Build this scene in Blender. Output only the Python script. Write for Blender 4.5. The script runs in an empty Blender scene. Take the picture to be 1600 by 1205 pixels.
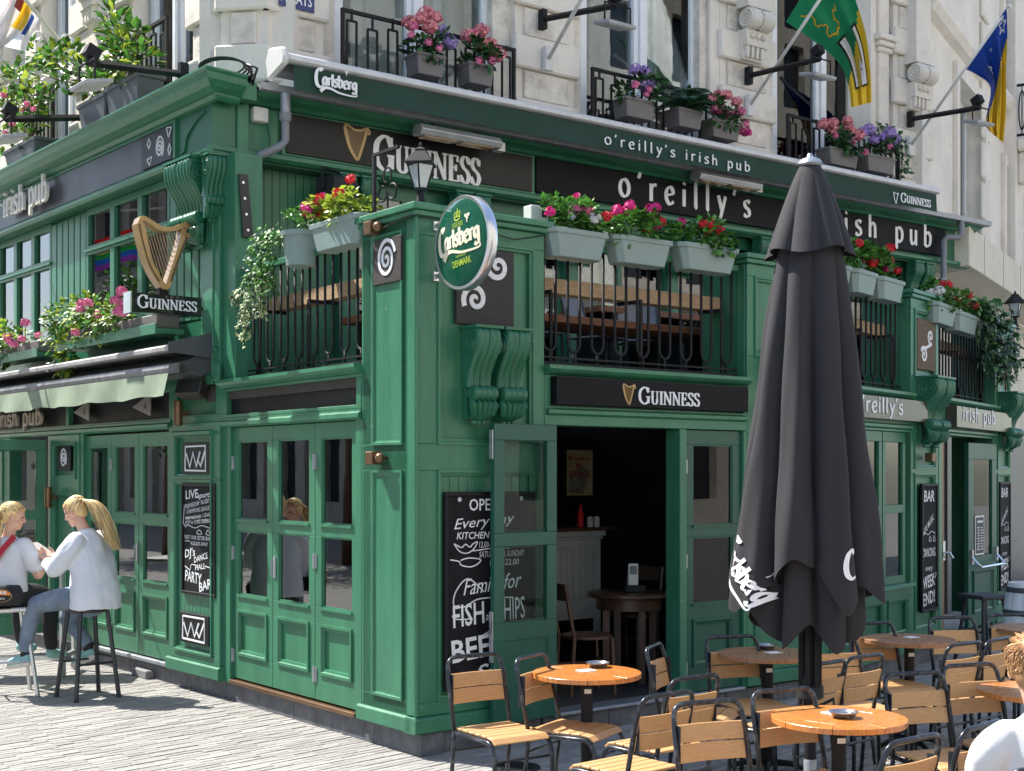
import bpy, bmesh, math, random
from mathutils import Vector, Matrix
random.seed(7)
R = math.radians
sc = bpy.context.scene
col = sc.collection

# ---------------------------------------------------------------- camera, sky, sun, exposure
FPX, HZN, CAMH = 2073.0, 740.0, 1.9          # focal length in photo pixels, horizon row, eye height
cd = bpy.data.cameras.new('camera'); cam = bpy.data.objects.new('camera', cd); col.objects.link(cam)
cam.location = (0, 0, CAMH); cam.rotation_euler = (R(90), 0, 0)
cd.sensor_width = 36; cd.sensor_fit = 'HORIZONTAL'; cd.lens = FPX/1600*36
cd.shift_y = (HZN-602.5)/1600; cd.clip_end = 2000; cd.clip_start = .1
sc.camera = cam

Uv = Vector((2670, FPX)).normalized()         # along the terrace front, to the right
Vv = Vector((-Uv.y, Uv.x))                    # along the side front, away from the corner
CY = CAMH*FPX/(1184.6-HZN); CX = (651-800)/FPX*CY
SUN_EL, SUN_R = R(54), .48
sd = (Uv*SUN_R - Vv).normalized()             # horizontal travel of the sunlight
sun_to = Vector((-sd.x*math.cos(SUN_EL), -sd.y*math.cos(SUN_EL), math.sin(SUN_EL)))

w = bpy.data.worlds.new('World'); sc.world = w; w.use_nodes = True
nt = w.node_tree; bg = nt.nodes['Background']
sky = nt.nodes.new('ShaderNodeTexSky'); sky.sky_type = 'NISHITA'; sky.sun_disc = False
sky.sun_elevation = SUN_EL; sky.sun_rotation = math.atan2(sun_to.x, sun_to.y)
sky.air_density = 1.0; sky.dust_density = 1.2; sky.ozone_density = 1.0
nt.links.new(sky.outputs[0], bg.inputs[0]); bg.inputs[1].default_value = .15
sl = bpy.data.lights.new('sun', 'SUN'); sl.energy = 5.0; sl.angle = R(.53); sl.color = (1, .95, .87)
so = bpy.data.objects.new('sun', sl); col.objects.link(so); so.location = (0, 0, 30)
so.rotation_euler = (-sun_to).to_track_quat('-Z', 'Y').to_euler()
sc.view_settings.view_transform = 'Standard'; sc.view_settings.look = 'None'
sc.view_settings.exposure = 1.15; sc.view_settings.gamma = 1
sc.render.engine = 'CYCLES'

# ---------------------------------------------------------------- frames: x to the right along a front, y into the wall, z up
def frame(ox, oy, dx, dy):
    n = math.hypot(dx, dy); dx /= n; dy /= n
    return Matrix(((dx, -dy, 0, ox), (dy, dx, 0, oy), (0, 0, 1, 0), (0, 0, 0, 1)))
def pt(F, x, y=0):
    v = F @ Vector((x, y, 0)); return v.x, v.y
R1 = frame(CX, CY, Uv.x, Uv.y)                        # terrace front
L1 = frame(CX, CY, -Vv.x, -Vv.y)                      # side front below the terrace end (x negative)
L2 = frame(*pt(R1, 0, 2.93), 1730, -FPX)              # the rest of the side front (x negative)
P2 = frame(*pt(R1, -.1, 2.97), 2800, FPX)             # upper fascia behind the terrace
S2 = frame(*pt(R1, 4.3), 1620, FPX)                   # terrace front after the bend
S3 = frame(*pt(S2, 2.6), 1380, FPX)                   # terrace front after the second bend
N4 = frame(*pt(P2, 10.75, .0), 1215, FPX)             # neighbour
W0 = Matrix.Identity(4)
def X(F, px, y=0):                                    # where image column px meets the plane y of a frame
    ox, oy = pt(F, 0, y); dx, dy = F[0][0], F[1][0]; k = (px-800)/FPX
    return (k*oy-ox)/(dx-k*dy)
def XZ(F, px, py, y=0):
    x = X(F, px, y); Y = pt(F, x, y)[1]
    return x, CAMH-(py-HZN)/FPX*Y
def GP(px, py, z=0):                                  # world point at height z under a pixel
    Y = (CAMH-z)*FPX/(py-HZN); return (px-800)/FPX*Y, Y
def T(x, y, z=0, rz=0): return Matrix.Translation((x, y, z)) @ Matrix.Rotation(rz, 4, 'Z')

# ---------------------------------------------------------------- mesh collector
WM = {}
class MB:
    def __init__(s): s.v = []; s.f = []; s.m = []; s.mi = 0
    def add(s, vs, fs):
        n = len(s.v); s.v += [tuple(q) for q in vs]; s.f += [tuple(i+n for i in f) for f in fs]; s.m += [s.mi]*len(fs); return s
    def box(s, x0, x1, y0, y1, z0, z1):
        return s.add([(x0,y0,z0),(x1,y0,z0),(x1,y1,z0),(x0,y1,z0),(x0,y0,z1),(x1,y0,z1),(x1,y1,z1),(x0,y1,z1)],
              [(0,3,2,1),(4,5,6,7),(0,1,5,4),(1,2,6,5),(2,3,7,6),(3,0,4,7)])
    def prism(s, poly, y0, y1):                        # polygon in x,z pulled from y0 to y1
        n = len(poly)
        s.add([(x, y0, z) for x, z in poly]+[(x, y1, z) for x, z in poly],
              [tuple(range(n)), tuple(range(2*n-1, n-1, -1))]+[(i, n+i, n+(i+1) % n, (i+1) % n) for i in range(n)]); return s
    def sweep(s, prof, x0, x1):                        # profile in y,z pulled along x
        n = len(prof)
        s.add([(x0, y, z) for y, z in prof]+[(x1, y, z) for y, z in prof],
              [tuple(range(n-1, -1, -1)), tuple(range(n, 2*n))]+[(i, (i+1) % n, n+(i+1) % n, n+i) for i in range(n)]); return s
    def tube(s, pts, r, n=8, caps=True, closed=False):
        pts = [Vector(p) for p in pts]; m = len(pts)
        rs = r if isinstance(r, (list, tuple)) else [r]*m
        vs = []; up = None
        for i, p in enumerate(pts):
            a = pts[(i-1) % m] if (i > 0 or closed) else p; b = pts[(i+1) % m] if (i < m-1 or closed) else p
            d = (b-a)
            if d.length < 1e-9: d = Vector((0, 0, 1))
            d.normalize()
            if up is None: up = Vector((0, 0, 1)) if abs(d.z) < .9 else Vector((1, 0, 0))
            sx = d.cross(up)
            if sx.length < 1e-6: sx = d.orthogonal()
            sx.normalize(); up = sx.cross(d).normalized()
            for k in range(n):
                t = 2*math.pi*k/n; vs.append(p+(sx*math.cos(t)+up*math.sin(t))*rs[i])
        fs = []
        for i in range(m if closed else m-1):
            j = (i+1) % m
            for k in range(n): fs.append((i*n+k, i*n+(k+1) % n, j*n+(k+1) % n, j*n+k))
        if caps and not closed: fs += [tuple(range(n-1, -1, -1)), tuple(range((m-1)*n, m*n))]
        return s.add(vs, fs)
    def lathe(s, prof, n=20, c=(0, 0, 0), sy=1):       # profile in r,z
        vs = []; fs = []; m = len(prof)
        for r, z in prof:
            for k in range(n):
                t = 2*math.pi*k/n; vs.append((c[0]+r*math.cos(t), c[1]+r*math.sin(t)*sy, c[2]+z))
        for i in range(m-1):
            for k in range(n): fs.append((i*n+k, i*n+(k+1) % n, (i+1)*n+(k+1) % n, (i+1)*n+k))
        fs += [tuple(range(n-1, -1, -1)), tuple(range((m-1)*n, m*n))]
        return s.add(vs, fs)
    def ball(s, c, rx, ry=None, rz=None, n=8, m=6):
        ry = rx if ry is None else ry; rz = rx if rz is None else rz; vs = []; fs = []
        for i in range(1, m):
            a = math.pi*i/m
            for k in range(n):
                t = 2*math.pi*k/n; vs.append((c[0]+rx*math.sin(a)*math.cos(t), c[1]+ry*math.sin(a)*math.sin(t), c[2]+rz*math.cos(a)))
        for i in range(m-2):
            for k in range(n): fs.append((i*n+k, (i+1)*n+k, (i+1)*n+(k+1) % n, i*n+(k+1) % n))
        top = len(vs); vs += [(c[0], c[1], c[2]+rz), (c[0], c[1], c[2]-rz)]
        for k in range(n): fs += [(top, k, (k+1) % n), (top+1, (m-2)*n+(k+1) % n, (m-2)*n+k)]
        return s.add(vs, fs)
    def ribbon(s, pts, ws, y0=0, y1=.004):             # flat stroke in x,z with front y0 and back y1
        m = len(pts)
        if m < 2: return s
        if not isinstance(ws, (list, tuple)): ws = [ws]*m
        a = []; b = []
        for i in range(m):
            p = pts[max(0, i-1)]; q = pts[min(m-1, i+1)]
            dx, dz = q[0]-p[0], q[1]-p[1]; l = math.hypot(dx, dz) or 1
            nx, nz = -dz/l*ws[i]/2, dx/l*ws[i]/2
            a.append((pts[i][0]+nx, pts[i][1]+nz)); b.append((pts[i][0]-nx, pts[i][1]-nz))
        vs = []
        for i in range(m): vs += [(a[i][0], y0, a[i][1]), (b[i][0], y0, b[i][1]), (b[i][0], y1, b[i][1]), (a[i][0], y1, a[i][1])]
        fs = []
        for i in range(m-1):
            for k in range(4): fs.append((4*i+k, 4*i+(k+1) % 4, 4*i+4+(k+1) % 4, 4*i+4+k))
        fs += [(3, 2, 1, 0), (4*m-4, 4*m-3, 4*m-2, 4*m-1)]
        return s.add(vs, fs)
    def grid(s, fn, nu, nv, cu=False):
        vs = [fn(i/nu, j/nv) for j in range(nv+1) for i in range(nu+1)]
        return s.add(vs, [(j*(nu+1)+i, j*(nu+1)+i+1, (j+1)*(nu+1)+i+1, (j+1)*(nu+1)+i) for j in range(nv) for i in range(nu)])
    def xf(s, M):
        s.v = [tuple(M @ Vector(q)) for q in s.v]; return s
    def mesh(s, name, mat, smooth=False):
        me = bpy.data.meshes.new(name); me.from_pydata(s.v, [], s.f)
        for m in (mat if isinstance(mat, (list, tuple)) else [mat]): me.materials.append(m)
        if any(s.m): me.polygons.foreach_set('material_index', s.m)
        if smooth: me.polygons.foreach_set('use_smooth', [True]*len(me.polygons))
        me.update(); return me
    def build(s, name, mat, parent=None, F=None, smooth=False, bevel=0, kind=None, label=None, auto=False):
        return link(s.mesh(name, mat, smooth or auto), name, parent, F, bevel, kind, label, auto)
def link(me, name, parent=None, F=None, bevel=0, kind=None, label=None, auto=False):
    o = bpy.data.objects.new(name, me); col.objects.link(o)
    if F is None: F = WM[parent] if parent else W0
    WM[o] = F
    if parent: o.parent = parent; o.matrix_local = WM[parent].inverted() @ F
    else: o.matrix_world = F
    if bevel:
        b = o.modifiers.new('bevel', 'BEVEL'); b.width = bevel; b.segments = 1; b.limit_method = 'ANGLE'; b.angle_limit = R(40)
    if auto: 
        try: me.set_sharp_from_angle(angle=R(38))
        except Exception: pass
    if kind: o['kind'] = kind
    if label: o['label'] = label
    return o
def tag(o, label, cat, group=None):
    o['label'] = label; o['category'] = cat
    if group: o['group'] = group
    return o
def thing(name, label, cat, F, group=None):
    o = bpy.data.objects.new(name, None); col.objects.link(o); o.matrix_world = F; WM[o] = F; o.empty_display_size = .1
    return tag(o, label, cat, group)
def copy_thing(root, F, label, group=None):
    r = root.copy(); col.objects.link(r); r.matrix_world = F; WM[r] = F; r['label'] = label
    if group: r['group'] = group
    def rec(a, b):
        for ch in list(a.children):
            c = ch.copy(); col.objects.link(c); c.parent = b; c.matrix_local = WM[a].inverted() @ WM[ch]; WM[c] = WM[b] @ WM[a].inverted() @ WM[ch]; rec(ch, c)
    rec(root, r); return r

# ---------------------------------------------------------------- materials
MATS = {}
def mat(name, c, rough=.5, metal=0, var=.12, scale=6., bump=.0, bscale=40., spec=.5, island=False, transl=0, coat=0, stretch=None, c2=None, dirt=None, chips=None):
    if name in MATS: return MATS[name]
    m = bpy.data.materials.new(name); m.use_nodes = True; n = m.node_tree.nodes; l = m.node_tree.links
    b = n['Principled BSDF']; b.inputs['Roughness'].default_value = rough; b.inputs['Metallic'].default_value = metal
    b.inputs['Specular IOR Level'].default_value = spec; b.inputs['Coat Weight'].default_value = coat
    tc = n.new('ShaderNodeTexCoord'); mp = n.new('ShaderNodeMapping'); l.new(tc.outputs['Object'], mp.inputs[0])
    if stretch: mp.inputs['Scale'].default_value = stretch
    no = n.new('ShaderNodeTexNoise'); no.inputs['Scale'].default_value = scale; no.inputs['Detail'].default_value = 6; no.inputs['Roughness'].default_value = .62
    l.new(mp.outputs[0], no.inputs['Vector'])
    cr = n.new('ShaderNodeValToRGB'); e = cr.color_ramp.elements
    k = lambda q, f: tuple(min(1, max(0, x*f)) for x in q)+(1,)
    e[0].position = .3; e[1].position = .7
    e[0].color = k(c, 1-var); e[1].color = k(c2 or c, 1+var)
    src = no.outputs['Fac']
    if island:
        ge = n.new('ShaderNodeNewGeometry'); mx = n.new('ShaderNodeMath'); mx.operation = 'MULTIPLY_ADD'
        l.new(ge.outputs['Random Per Island'], mx.inputs[0]); mx.inputs[1].default_value = .55
        m2 = n.new('ShaderNodeMath'); m2.operation = 'MULTIPLY'; l.new(no.outputs['Fac'], m2.inputs[0]); m2.inputs[1].default_value = .5
        l.new(m2.outputs[0], mx.inputs[2]); src = mx.outputs[0]
    l.new(src, cr.inputs[0]); out = cr.outputs[0]
    if dirt:                                             # (colour, amount, scale): blotchy wear with a shape of its own
        nd = n.new('ShaderNodeTexNoise'); nd.inputs['Scale'].default_value = dirt[2]; nd.inputs['Detail'].default_value = 8
        nd.inputs['Roughness'].default_value = .7; l.new(mp.outputs[0], nd.inputs['Vector'])
        rd = n.new('ShaderNodeMapRange'); rd.inputs[1].default_value = .52; rd.inputs[2].default_value = .72; rd.inputs[4].default_value = dirt[1]
        l.new(nd.outputs['Fac'], rd.inputs[0])
        mi = n.new('ShaderNodeMix'); mi.data_type = 'RGBA'; l.new(rd.outputs[0], mi.inputs[0]); l.new(out, mi.inputs[6]); mi.inputs[7].default_value = dirt[0]+(1,)
        out = mi.outputs[2]
    if chips:                                            # tiny flaked spots of paint
        nc = n.new('ShaderNodeTexNoise'); nc.inputs['Scale'].default_value = 38; nc.inputs['Detail'].default_value = 2; l.new(tc.outputs['Object'], nc.inputs['Vector'])
        rc = n.new('ShaderNodeMapRange'); rc.inputs[1].default_value = .735; rc.inputs[2].default_value = .75; rc.inputs[4].default_value = .8; l.new(nc.outputs['Fac'], rc.inputs[0])
        mc = n.new('ShaderNodeMix'); mc.data_type = 'RGBA'; l.new(rc.outputs[0], mc.inputs[0]); l.new(out, mc.inputs[6]); mc.inputs[7].default_value = chips+(1,); out = mc.outputs[2]
    l.new(out, b.inputs['Base Color'])
    if bump:
        nb = n.new('ShaderNodeTexNoise'); nb.inputs['Scale'].default_value = bscale; nb.inputs['Detail'].default_value = 5; l.new(mp.outputs[0], nb.inputs['Vector'])
        bu = n.new('ShaderNodeBump'); bu.inputs['Strength'].default_value = bump; bu.inputs['Distance'].default_value = .01
        l.new(nb.outputs['Fac'], bu.inputs['Height']); l.new(bu.outputs[0], b.inputs['Normal'])
        rr = n.new('ShaderNodeMapRange'); rr.inputs[3].default_value = max(.03, rough-.1); rr.inputs[4].default_value = min(1, rough+.15)
        l.new(no.outputs['Fac'], rr.inputs[0]); l.new(rr.outputs[0], b.inputs['Roughness'])
    if transl:
        tr = n.new('ShaderNodeBsdfTranslucent'); l.new(out, tr.inputs[0]); ms = n.new('ShaderNodeMixShader'); ms.inputs[0].default_value = transl
        l.new(b.outputs[0], ms.inputs[1]); l.new(tr.outputs[0], ms.inputs[2]); l.new(ms.outputs[0], n['Material Output'].inputs[0])
    MATS[name] = m; return m
def glassmat(name, tint=(.9, .95, .93), refl=.5, ior=1.5):
    m = bpy.data.materials.new(name); m.use_nodes = True; n = m.node_tree.nodes; l = m.node_tree.links; n.remove(n['Principled BSDF'])
    tr = n.new('ShaderNodeBsdfTransparent'); tr.inputs[0].default_value = tint+(1,)
    gl = n.new('ShaderNodeBsdfGlossy'); gl.inputs['Roughness'].default_value = .0; gl.inputs[0].default_value = (1, 1, 1, 1)
    fr = n.new('ShaderNodeFresnel'); fr.inputs[0].default_value = ior
    mr = n.new('ShaderNodeMapRange'); mr.inputs[3].default_value = refl*.25; mr.inputs[4].default_value = 1; l.new(fr.outputs[0], mr.inputs[0])
    tc = n.new('ShaderNodeTexCoord'); no = n.new('ShaderNodeTexNoise'); no.inputs['Scale'].default_value = 2.2; l.new(tc.outputs['Object'], no.inputs['Vector'])
    bu = n.new('ShaderNodeBump'); bu.inputs['Strength'].default_value = .02; bu.inputs['Distance'].default_value = .012; l.new(no.outputs['Fac'], bu.inputs['Height']); l.new(bu.outputs[0], gl.inputs['Normal'])
    ms = n.new('ShaderNodeMixShader'); l.new(mr.outputs[0], ms.inputs[0]); l.new(tr.outputs[0], ms.inputs[1]); l.new(gl.outputs[0], ms.inputs[2])
    l.new(ms.outputs[0], n['Material Output'].inputs[0]); MATS[name] = m; return m
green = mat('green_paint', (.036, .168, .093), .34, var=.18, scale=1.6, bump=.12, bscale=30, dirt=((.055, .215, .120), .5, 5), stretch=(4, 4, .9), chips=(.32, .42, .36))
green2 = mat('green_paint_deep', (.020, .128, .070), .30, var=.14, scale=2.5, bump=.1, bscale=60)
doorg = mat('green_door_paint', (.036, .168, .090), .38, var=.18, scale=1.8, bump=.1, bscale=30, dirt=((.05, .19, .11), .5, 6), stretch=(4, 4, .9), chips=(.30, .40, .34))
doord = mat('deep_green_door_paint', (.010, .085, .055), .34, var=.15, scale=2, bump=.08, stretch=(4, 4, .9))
black = mat('black_board', (.009, .009, .011), .45, var=.2, scale=5, bump=.05, spec=.25)
signblk = mat('black_sign_panel', (.010, .0095, .0105), .32, var=.15, scale=3, bump=.03, bscale=25, spec=.3)
signblk2 = mat('matt_black_sign_panel', (.009, .009, .011), .5, var=.15, scale=3, spec=.12)
chalkb = mat('chalkboard', (.010, .010, .013), .7, var=.4, scale=7, spec=.2)
chalk = mat('chalk_white', (.74, .76, .78), .8, var=.16, scale=60)
white = mat('white_letters', (.80, .81, .83), .45, var=.04)
cream = mat('cream_letters', (.78, .74, .55), .4, var=.05)
iron = mat('black_iron', (.014, .014, .016), .6, var=.2, scale=20, bump=.1, spec=.25)
grey = mat('grey_metal', (.40, .42, .45), .35, .7, var=.12, scale=9, bump=.06)
galv = mat('galvanised', (.33, .35, .38), .45, .5, var=.2, scale=12, bump=.1)
silver = mat('silver', (.70, .71, .73), .25, .9, var=.06)
alu = mat('brushed_aluminium', (.60, .60, .60), .32, .85, var=.1, scale=30)
plinth = mat('blue_stone', (.095, .10, .115), .6, var=.35, scale=9, bump=.3, bscale=30, dirt=((.20, .21, .22), .6, 6))
stone = mat('pale_limestone', (.75, .705, .63), .85, var=.12, scale=1.6, bump=.35, bscale=30, dirt=((.42, .385, .335), .55, 3.2))
stone2 = mat('rough_limestone', (.68, .635, .56), .9, var=.2, scale=5, bump=1.0, bscale=26, dirt=((.30, .27, .23), .6, 4))
stucco = mat('pale_stucco', (.66, .63, .53), .8, var=.08, scale=1.2, bump=.2, dirt=((.45, .42, .33), .5, 2.2))
upvc = mat('white_window_frame', (.74, .77, .80), .35, var=.04)
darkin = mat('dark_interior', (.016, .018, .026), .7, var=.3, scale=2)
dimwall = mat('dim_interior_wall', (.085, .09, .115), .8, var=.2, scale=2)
curtain = mat('grey_curtain', (.70, .71, .72), .9, var=.2, scale=8)
cabinet = mat('grey_painted_wood', (.46, .47, .48), .5, var=.08)
glass2 = glassmat('tinted_window_glass', (.55, .62, .62), .25, 1.5); glassd = glassmat('door_glass', (.84, .90, .88), .0, 1.4); glasss = glassmat('side_door_glass', (.80, .86, .86), .5, 1.55); glasso = glassmat('open_leaf_glass', (.80, .86, .86), .0, 1.18)
sage = mat('sage_plastic', (.22, .30, .285), .5, var=.06, scale=8, bump=.08)
slate_p = mat('slate_plastic', (.085, .09, .105), .5, var=.12, scale=8)
brownp = mat('taupe_plastic', (.15, .14, .135), .6, var=.12)
leafm = mat('leaf_green', (.035, .12, .018), .42, var=.55, scale=9, island=True, transl=.22, c2=(.07, .20, .03))
leafd = mat('leaf_dark', (.018, .062, .020), .38, var=.55, scale=9, island=True, transl=.15, c2=(.035, .11, .03))
leafy = mat('leaf_yellow', (.12, .22, .02), .42, var=.5, scale=9, island=True, transl=.28, c2=(.30, .38, .04))
ivym = mat('ivy_variegated', (.05, .13, .03), .45, var=.5, scale=8, island=True, transl=.15, c2=(.30, .36, .18))
palmm = mat('palm_green', (.02, .075, .03), .4, var=.4, island=True, transl=.15)
pink = mat('petal_pink', (.72, .10, .33), .55, var=.3, scale=30, island=True, transl=.25, c2=(.85, .25, .42))
magenta = mat('petal_magenta', (.62, .025, .22), .55, var=.3, scale=30, island=True, transl=.2)
redp = mat('petal_red', (.62, .018, .03), .55, var=.3, scale=30, island=True, transl=.2)
coral = mat('petal_coral', (.75, .22, .28), .55, var=.25, scale=30, island=True, transl=.25, c2=(.80, .35, .36))
lilac = mat('petal_lilac', (.33, .25, .62), .55, var=.3, scale=30, island=True, transl=.25, c2=(.50, .34, .70))
whitep = mat('petal_white', (.75, .76, .78), .55, var=.1, island=True, transl=.25)
soilm = mat('soil', (.03, .022, .015), .95, var=.3, scale=30, bump=.6)
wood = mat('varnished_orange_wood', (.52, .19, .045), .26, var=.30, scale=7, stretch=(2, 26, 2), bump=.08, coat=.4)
woodbr = mat('shaded_brown_wood', (.30, .15, .075), .40, var=.35, scale=7, stretch=(2, 26, 2), bump=.1)  # same table wood, with the shade on the rear tables put into its colour
slatw = mat('pale_slat_wood', (.50, .285, .125), .45, var=.20, scale=8, stretch=(1.5, 30, 30), bump=.08)
benchw = mat('red_brown_wood', (.22, .085, .038), .5, var=.4, scale=6, stretch=(3, 22, 22))
plank = mat('raw_plank_wood', (.40, .275, .165), .7, var=.35, scale=6, stretch=(3, 18, 18))
darkw = mat('dark_cafe_wood', (.085, .045, .030), .35, var=.3, scale=6, stretch=(14, 14, 2))
steel = mat('gunmetal_tube', (.022, .027, .036), .28, .35, var=.25, scale=14, dirt=((.35, .37, .39), .4, 24))
umb = mat('black_canvas', (.021, .0205, .025), .85, var=.18, scale=7, bump=.12, bscale=300)
fab = mat('dark_green_canvas', (.016, .050, .036), .85, var=.18, scale=4, bump=.1, bscale=120)
fabp = mat('faded_green_canvas', (.19, .245, .175), .85, var=.16, scale=4, bump=.15, bscale=90, dirt=((.27, .32, .26), .5, 5))
gold = mat('gold_paint', (.37, .235, .09), .33, .25, var=.2, scale=9, coat=.3)
golddark = mat('bronze_paint', (.10, .065, .035), .4, .2, var=.2)
bronze = mat('brown_bronze', (.17, .10, .055), .35, .6, var=.2)
greyplast = mat('pale_grey_plastic', (.62, .62, .60), .45, var=.06)
cable = mat('black_cable', (.012, .012, .013), .45)
rubber = mat('black_rubber', (.015, .015, .016), .7)
neon = mat('lime_letters', (.45, .62, .06), .4)
discg = mat('glossy_green_disc', (.006, .085, .050), .1, var=.1, coat=1)
paper = mat('paper', (.72, .72, .70), .8, var=.06)
mesh_dark = mat('void_black', (.006, .006, .007), .9)
# ---------------------------------------------------------------- lettering
def cat_rom(p, n=7):
    o = []
    for i in range(len(p)-1):
        a = p[max(0, i-1)]; b = p[i]; c = p[i+1]; d = p[min(len(p)-1, i+2)]
        for k in range(n):
            t = k/n
            o.append(tuple(.5*((2*b[j])+(c[j]-a[j])*t+(2*a[j]-5*b[j]+4*c[j]-d[j])*t*t+(3*b[j]-a[j]-3*c[j]+d[j])*t**3) for j in range(len(b))))
    o.append(tuple(p[-1])); return o
def arc(cx, cz, rx, rz, a0, a1, n=22): return [(cx+rx*math.cos(R(a0+(a1-a0)*i/n)), cz+rz*math.sin(R(a0+(a1-a0)*i/n))) for i in range(n+1)]
s_ = lambda *p: cat_rom(list(p)); l_ = lambda *p: list(p)
GL = {   # pen letters, x-height 1
 'o': (.84, [arc(.40, .5, .32, .48, 90, 450)]),
 'r': (.62, [l_((.14, 1), (.14, 0)), s_((.14, .70), (.32, .95), (.54, .95))]),
 'e': (.78, [s_((.12, .50), (.40, .56), (.62, .66), (.54, .92), (.34, .98), (.13, .75), (.10, .38), (.26, .06), (.46, .02), (.66, .18))]),
 'i': (.36, [l_((.14, 1), (.14, 0)), l_((.12, 1.26), (.19, 1.40))]),
 'l': (.38, [l_((.14, 1.5), (.14, .08), (.24, 0))]),
 'y': (.74, [l_((.08, 1), (.38, .08)), l_((.66, 1), (.38, .08), (.22, -.40), (.04, -.44))]),
 's': (.64, [s_((.54, .86), (.36, .98), (.14, .86), (.18, .62), (.46, .42), (.52, .16), (.32, .01), (.06, .12))]),
 'h': (.78, [l_((.14, 1.5), (.14, 0)), s_((.14, .70), (.36, .97), (.56, .84), (.60, .5), (.60, 0))]),
 'p': (.80, [l_((.14, 1), (.14, -.48)), s_((.14, .78), (.36, .98), (.62, .76), (.64, .28), (.42, .02), (.14, .16))]),
 'u': (.80, [s_((.14, 1), (.14, .32), (.26, .03), (.46, .10), (.60, .34)), l_((.60, 1), (.60, .05), (.70, 0))]),
 'b': (.80, [l_((.14, 1.5), (.14, .04)), s_((.14, .76), (.40, .98), (.64, .72), (.60, .22), (.36, .02), (.14, .10))]),
 "'": (.28, [l_((.16, 1.52), (.04, 1.18))]),
 'a': (.80, [s_((.56, .84), (.32, .98), (.10, .62), (.13, .16), (.32, .02), (.55, .34)), l_((.58, 1), (.58, .10), (.68, 0))]),
 'g': (.78, [s_((.56, .86), (.32, .98), (.10, .68), (.15, .26), (.34, .14), (.55, .42)), s_((.58, 1), (.59, .3), (.56, -.28), (.32, -.46), (.06, -.30))]),
 'C': (.86, [s_((.66, 1.18), (.48, 1.40), (.20, 1.12), (.10, .50), (.22, -.08), (.52, -.26), (.80, -.10)), l_((.30, 1.36), (.84, 1.42))]),
 ' ': (.55, []),
}
SF = {   # roman capitals, height 1; ('t', ...) marks a thin stroke
 'G': (1.0, [s_((.80, .72), (.66, .95), (.44, .99), (.17, .80), (.10, .50), (.17, .20), (.44, .01), (.66, .06), (.80, .20)), l_((.80, .44), (.80, .06)), l_((.62, .44), (.95, .44)), l_((.80, .99), (.80, .70), 't')]),
 'U': (.86, [s_((.18, 1), (.18, .4), (.22, .12), (.43, .02), (.62, .12), (.66, .4)), l_((.66, .40), (.66, 1), 't'), l_((.02, .975), (.36, .975)), l_((.53, .975), (.82, .975))]),
 'I': (.44, [l_((.22, 1), (.22, 0)), l_((.05, .975), (.39, .975)), l_((.05, .025), (.39, .025))]),
 'N': (.92, [l_((.16, 0), (.16, 1), 't'), l_((.14, 1), (.74, .02)), l_((.74, 0), (.74, 1), 't'), l_((.0, .975), (.24, .975)), l_((.03, .025), (.30, .025)), l_((.60, .975), (.90, .975))]),
 'E': (.76, [l_((.20, 1), (.20, 0)), l_((.05, .975), (.62, .975)), l_((.20, .52), (.50, .52)), l_((.05, .025), (.66, .025)), l_((.61, .99), (.61, .76), 't'), l_((.50, .64), (.50, .40), 't'), l_((.66, .0), (.66, .26), 't')]),
 'S': (.66, [s_((.54, .80), (.42, .97), (.22, .97), (.10, .78), (.22, .58), (.44, .44), (.55, .24), (.44, .03), (.22, .03), (.09, .18)), l_((.55, .97), (.55, .72), 't'), l_((.08, .02), (.08, .28), 't')]),
}
def pen_text(txt, tab, h, thick, thin, ang=0, track=0, width=None, wide=1):
    """strokes of a line of text: list of (points, widths) with the left end at 0 and the baseline at 0"""
    out = []; x = 0
    for ch in txt:
        adv, sts = tab[ch]
        for st in sts:
            tf = 1
            if st and st[-1] == 't': st = st[:-1]; tf = .38
            p = [((x+a)*h*wide, b*h) for a, b in st]; ws = []
            for i in range(len(p)):
                q0 = p[max(0, i-1)]; q1 = p[min(len(p)-1, i+1)]
                th = math.atan2(q1[1]-q0[1], q1[0]-q0[0])
                ws.append((thin+(thick-thin)*abs(math.sin(th-R(ang)))*tf)*h)
            out.append((p, ws))
        x += adv+track
    tot = (x-track)*h*wide
    if width:
        k = width/tot; out = [([(a*k, b) for a, b in p], ws) for p, ws in out]; tot = width
    return out, tot
def put_strokes(mb, sts, x0, z0, y0=0, dep=.004, jit=.0004):
    for i, (p, ws) in enumerate(sts):
        e = (i % 5)*jit*.2                              # crossing strokes never share a plane
        mb.ribbon([(x0+a, z0+b) for a, b in p], ws, y0-dep-e, y0)
    return mb
GUIN = dict(tab=SF, thick=.185, thin=.06)
OREI = dict(tab=GL, thick=.26, thin=.10, ang=20)
def guinness(w, h):
    a, wa = pen_text('G', SF, h, .19, .065); b, wb = pen_text('UINNESS', SF, h*.80, .19, .065, track=.0)
    sts = a+[([(x+wa, z) for x, z in p], ws) for p, ws in b]; k = w/(wa+wb)
    return [([(x*k, z) for x, z in p], ws) for p, ws in sts]
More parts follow.
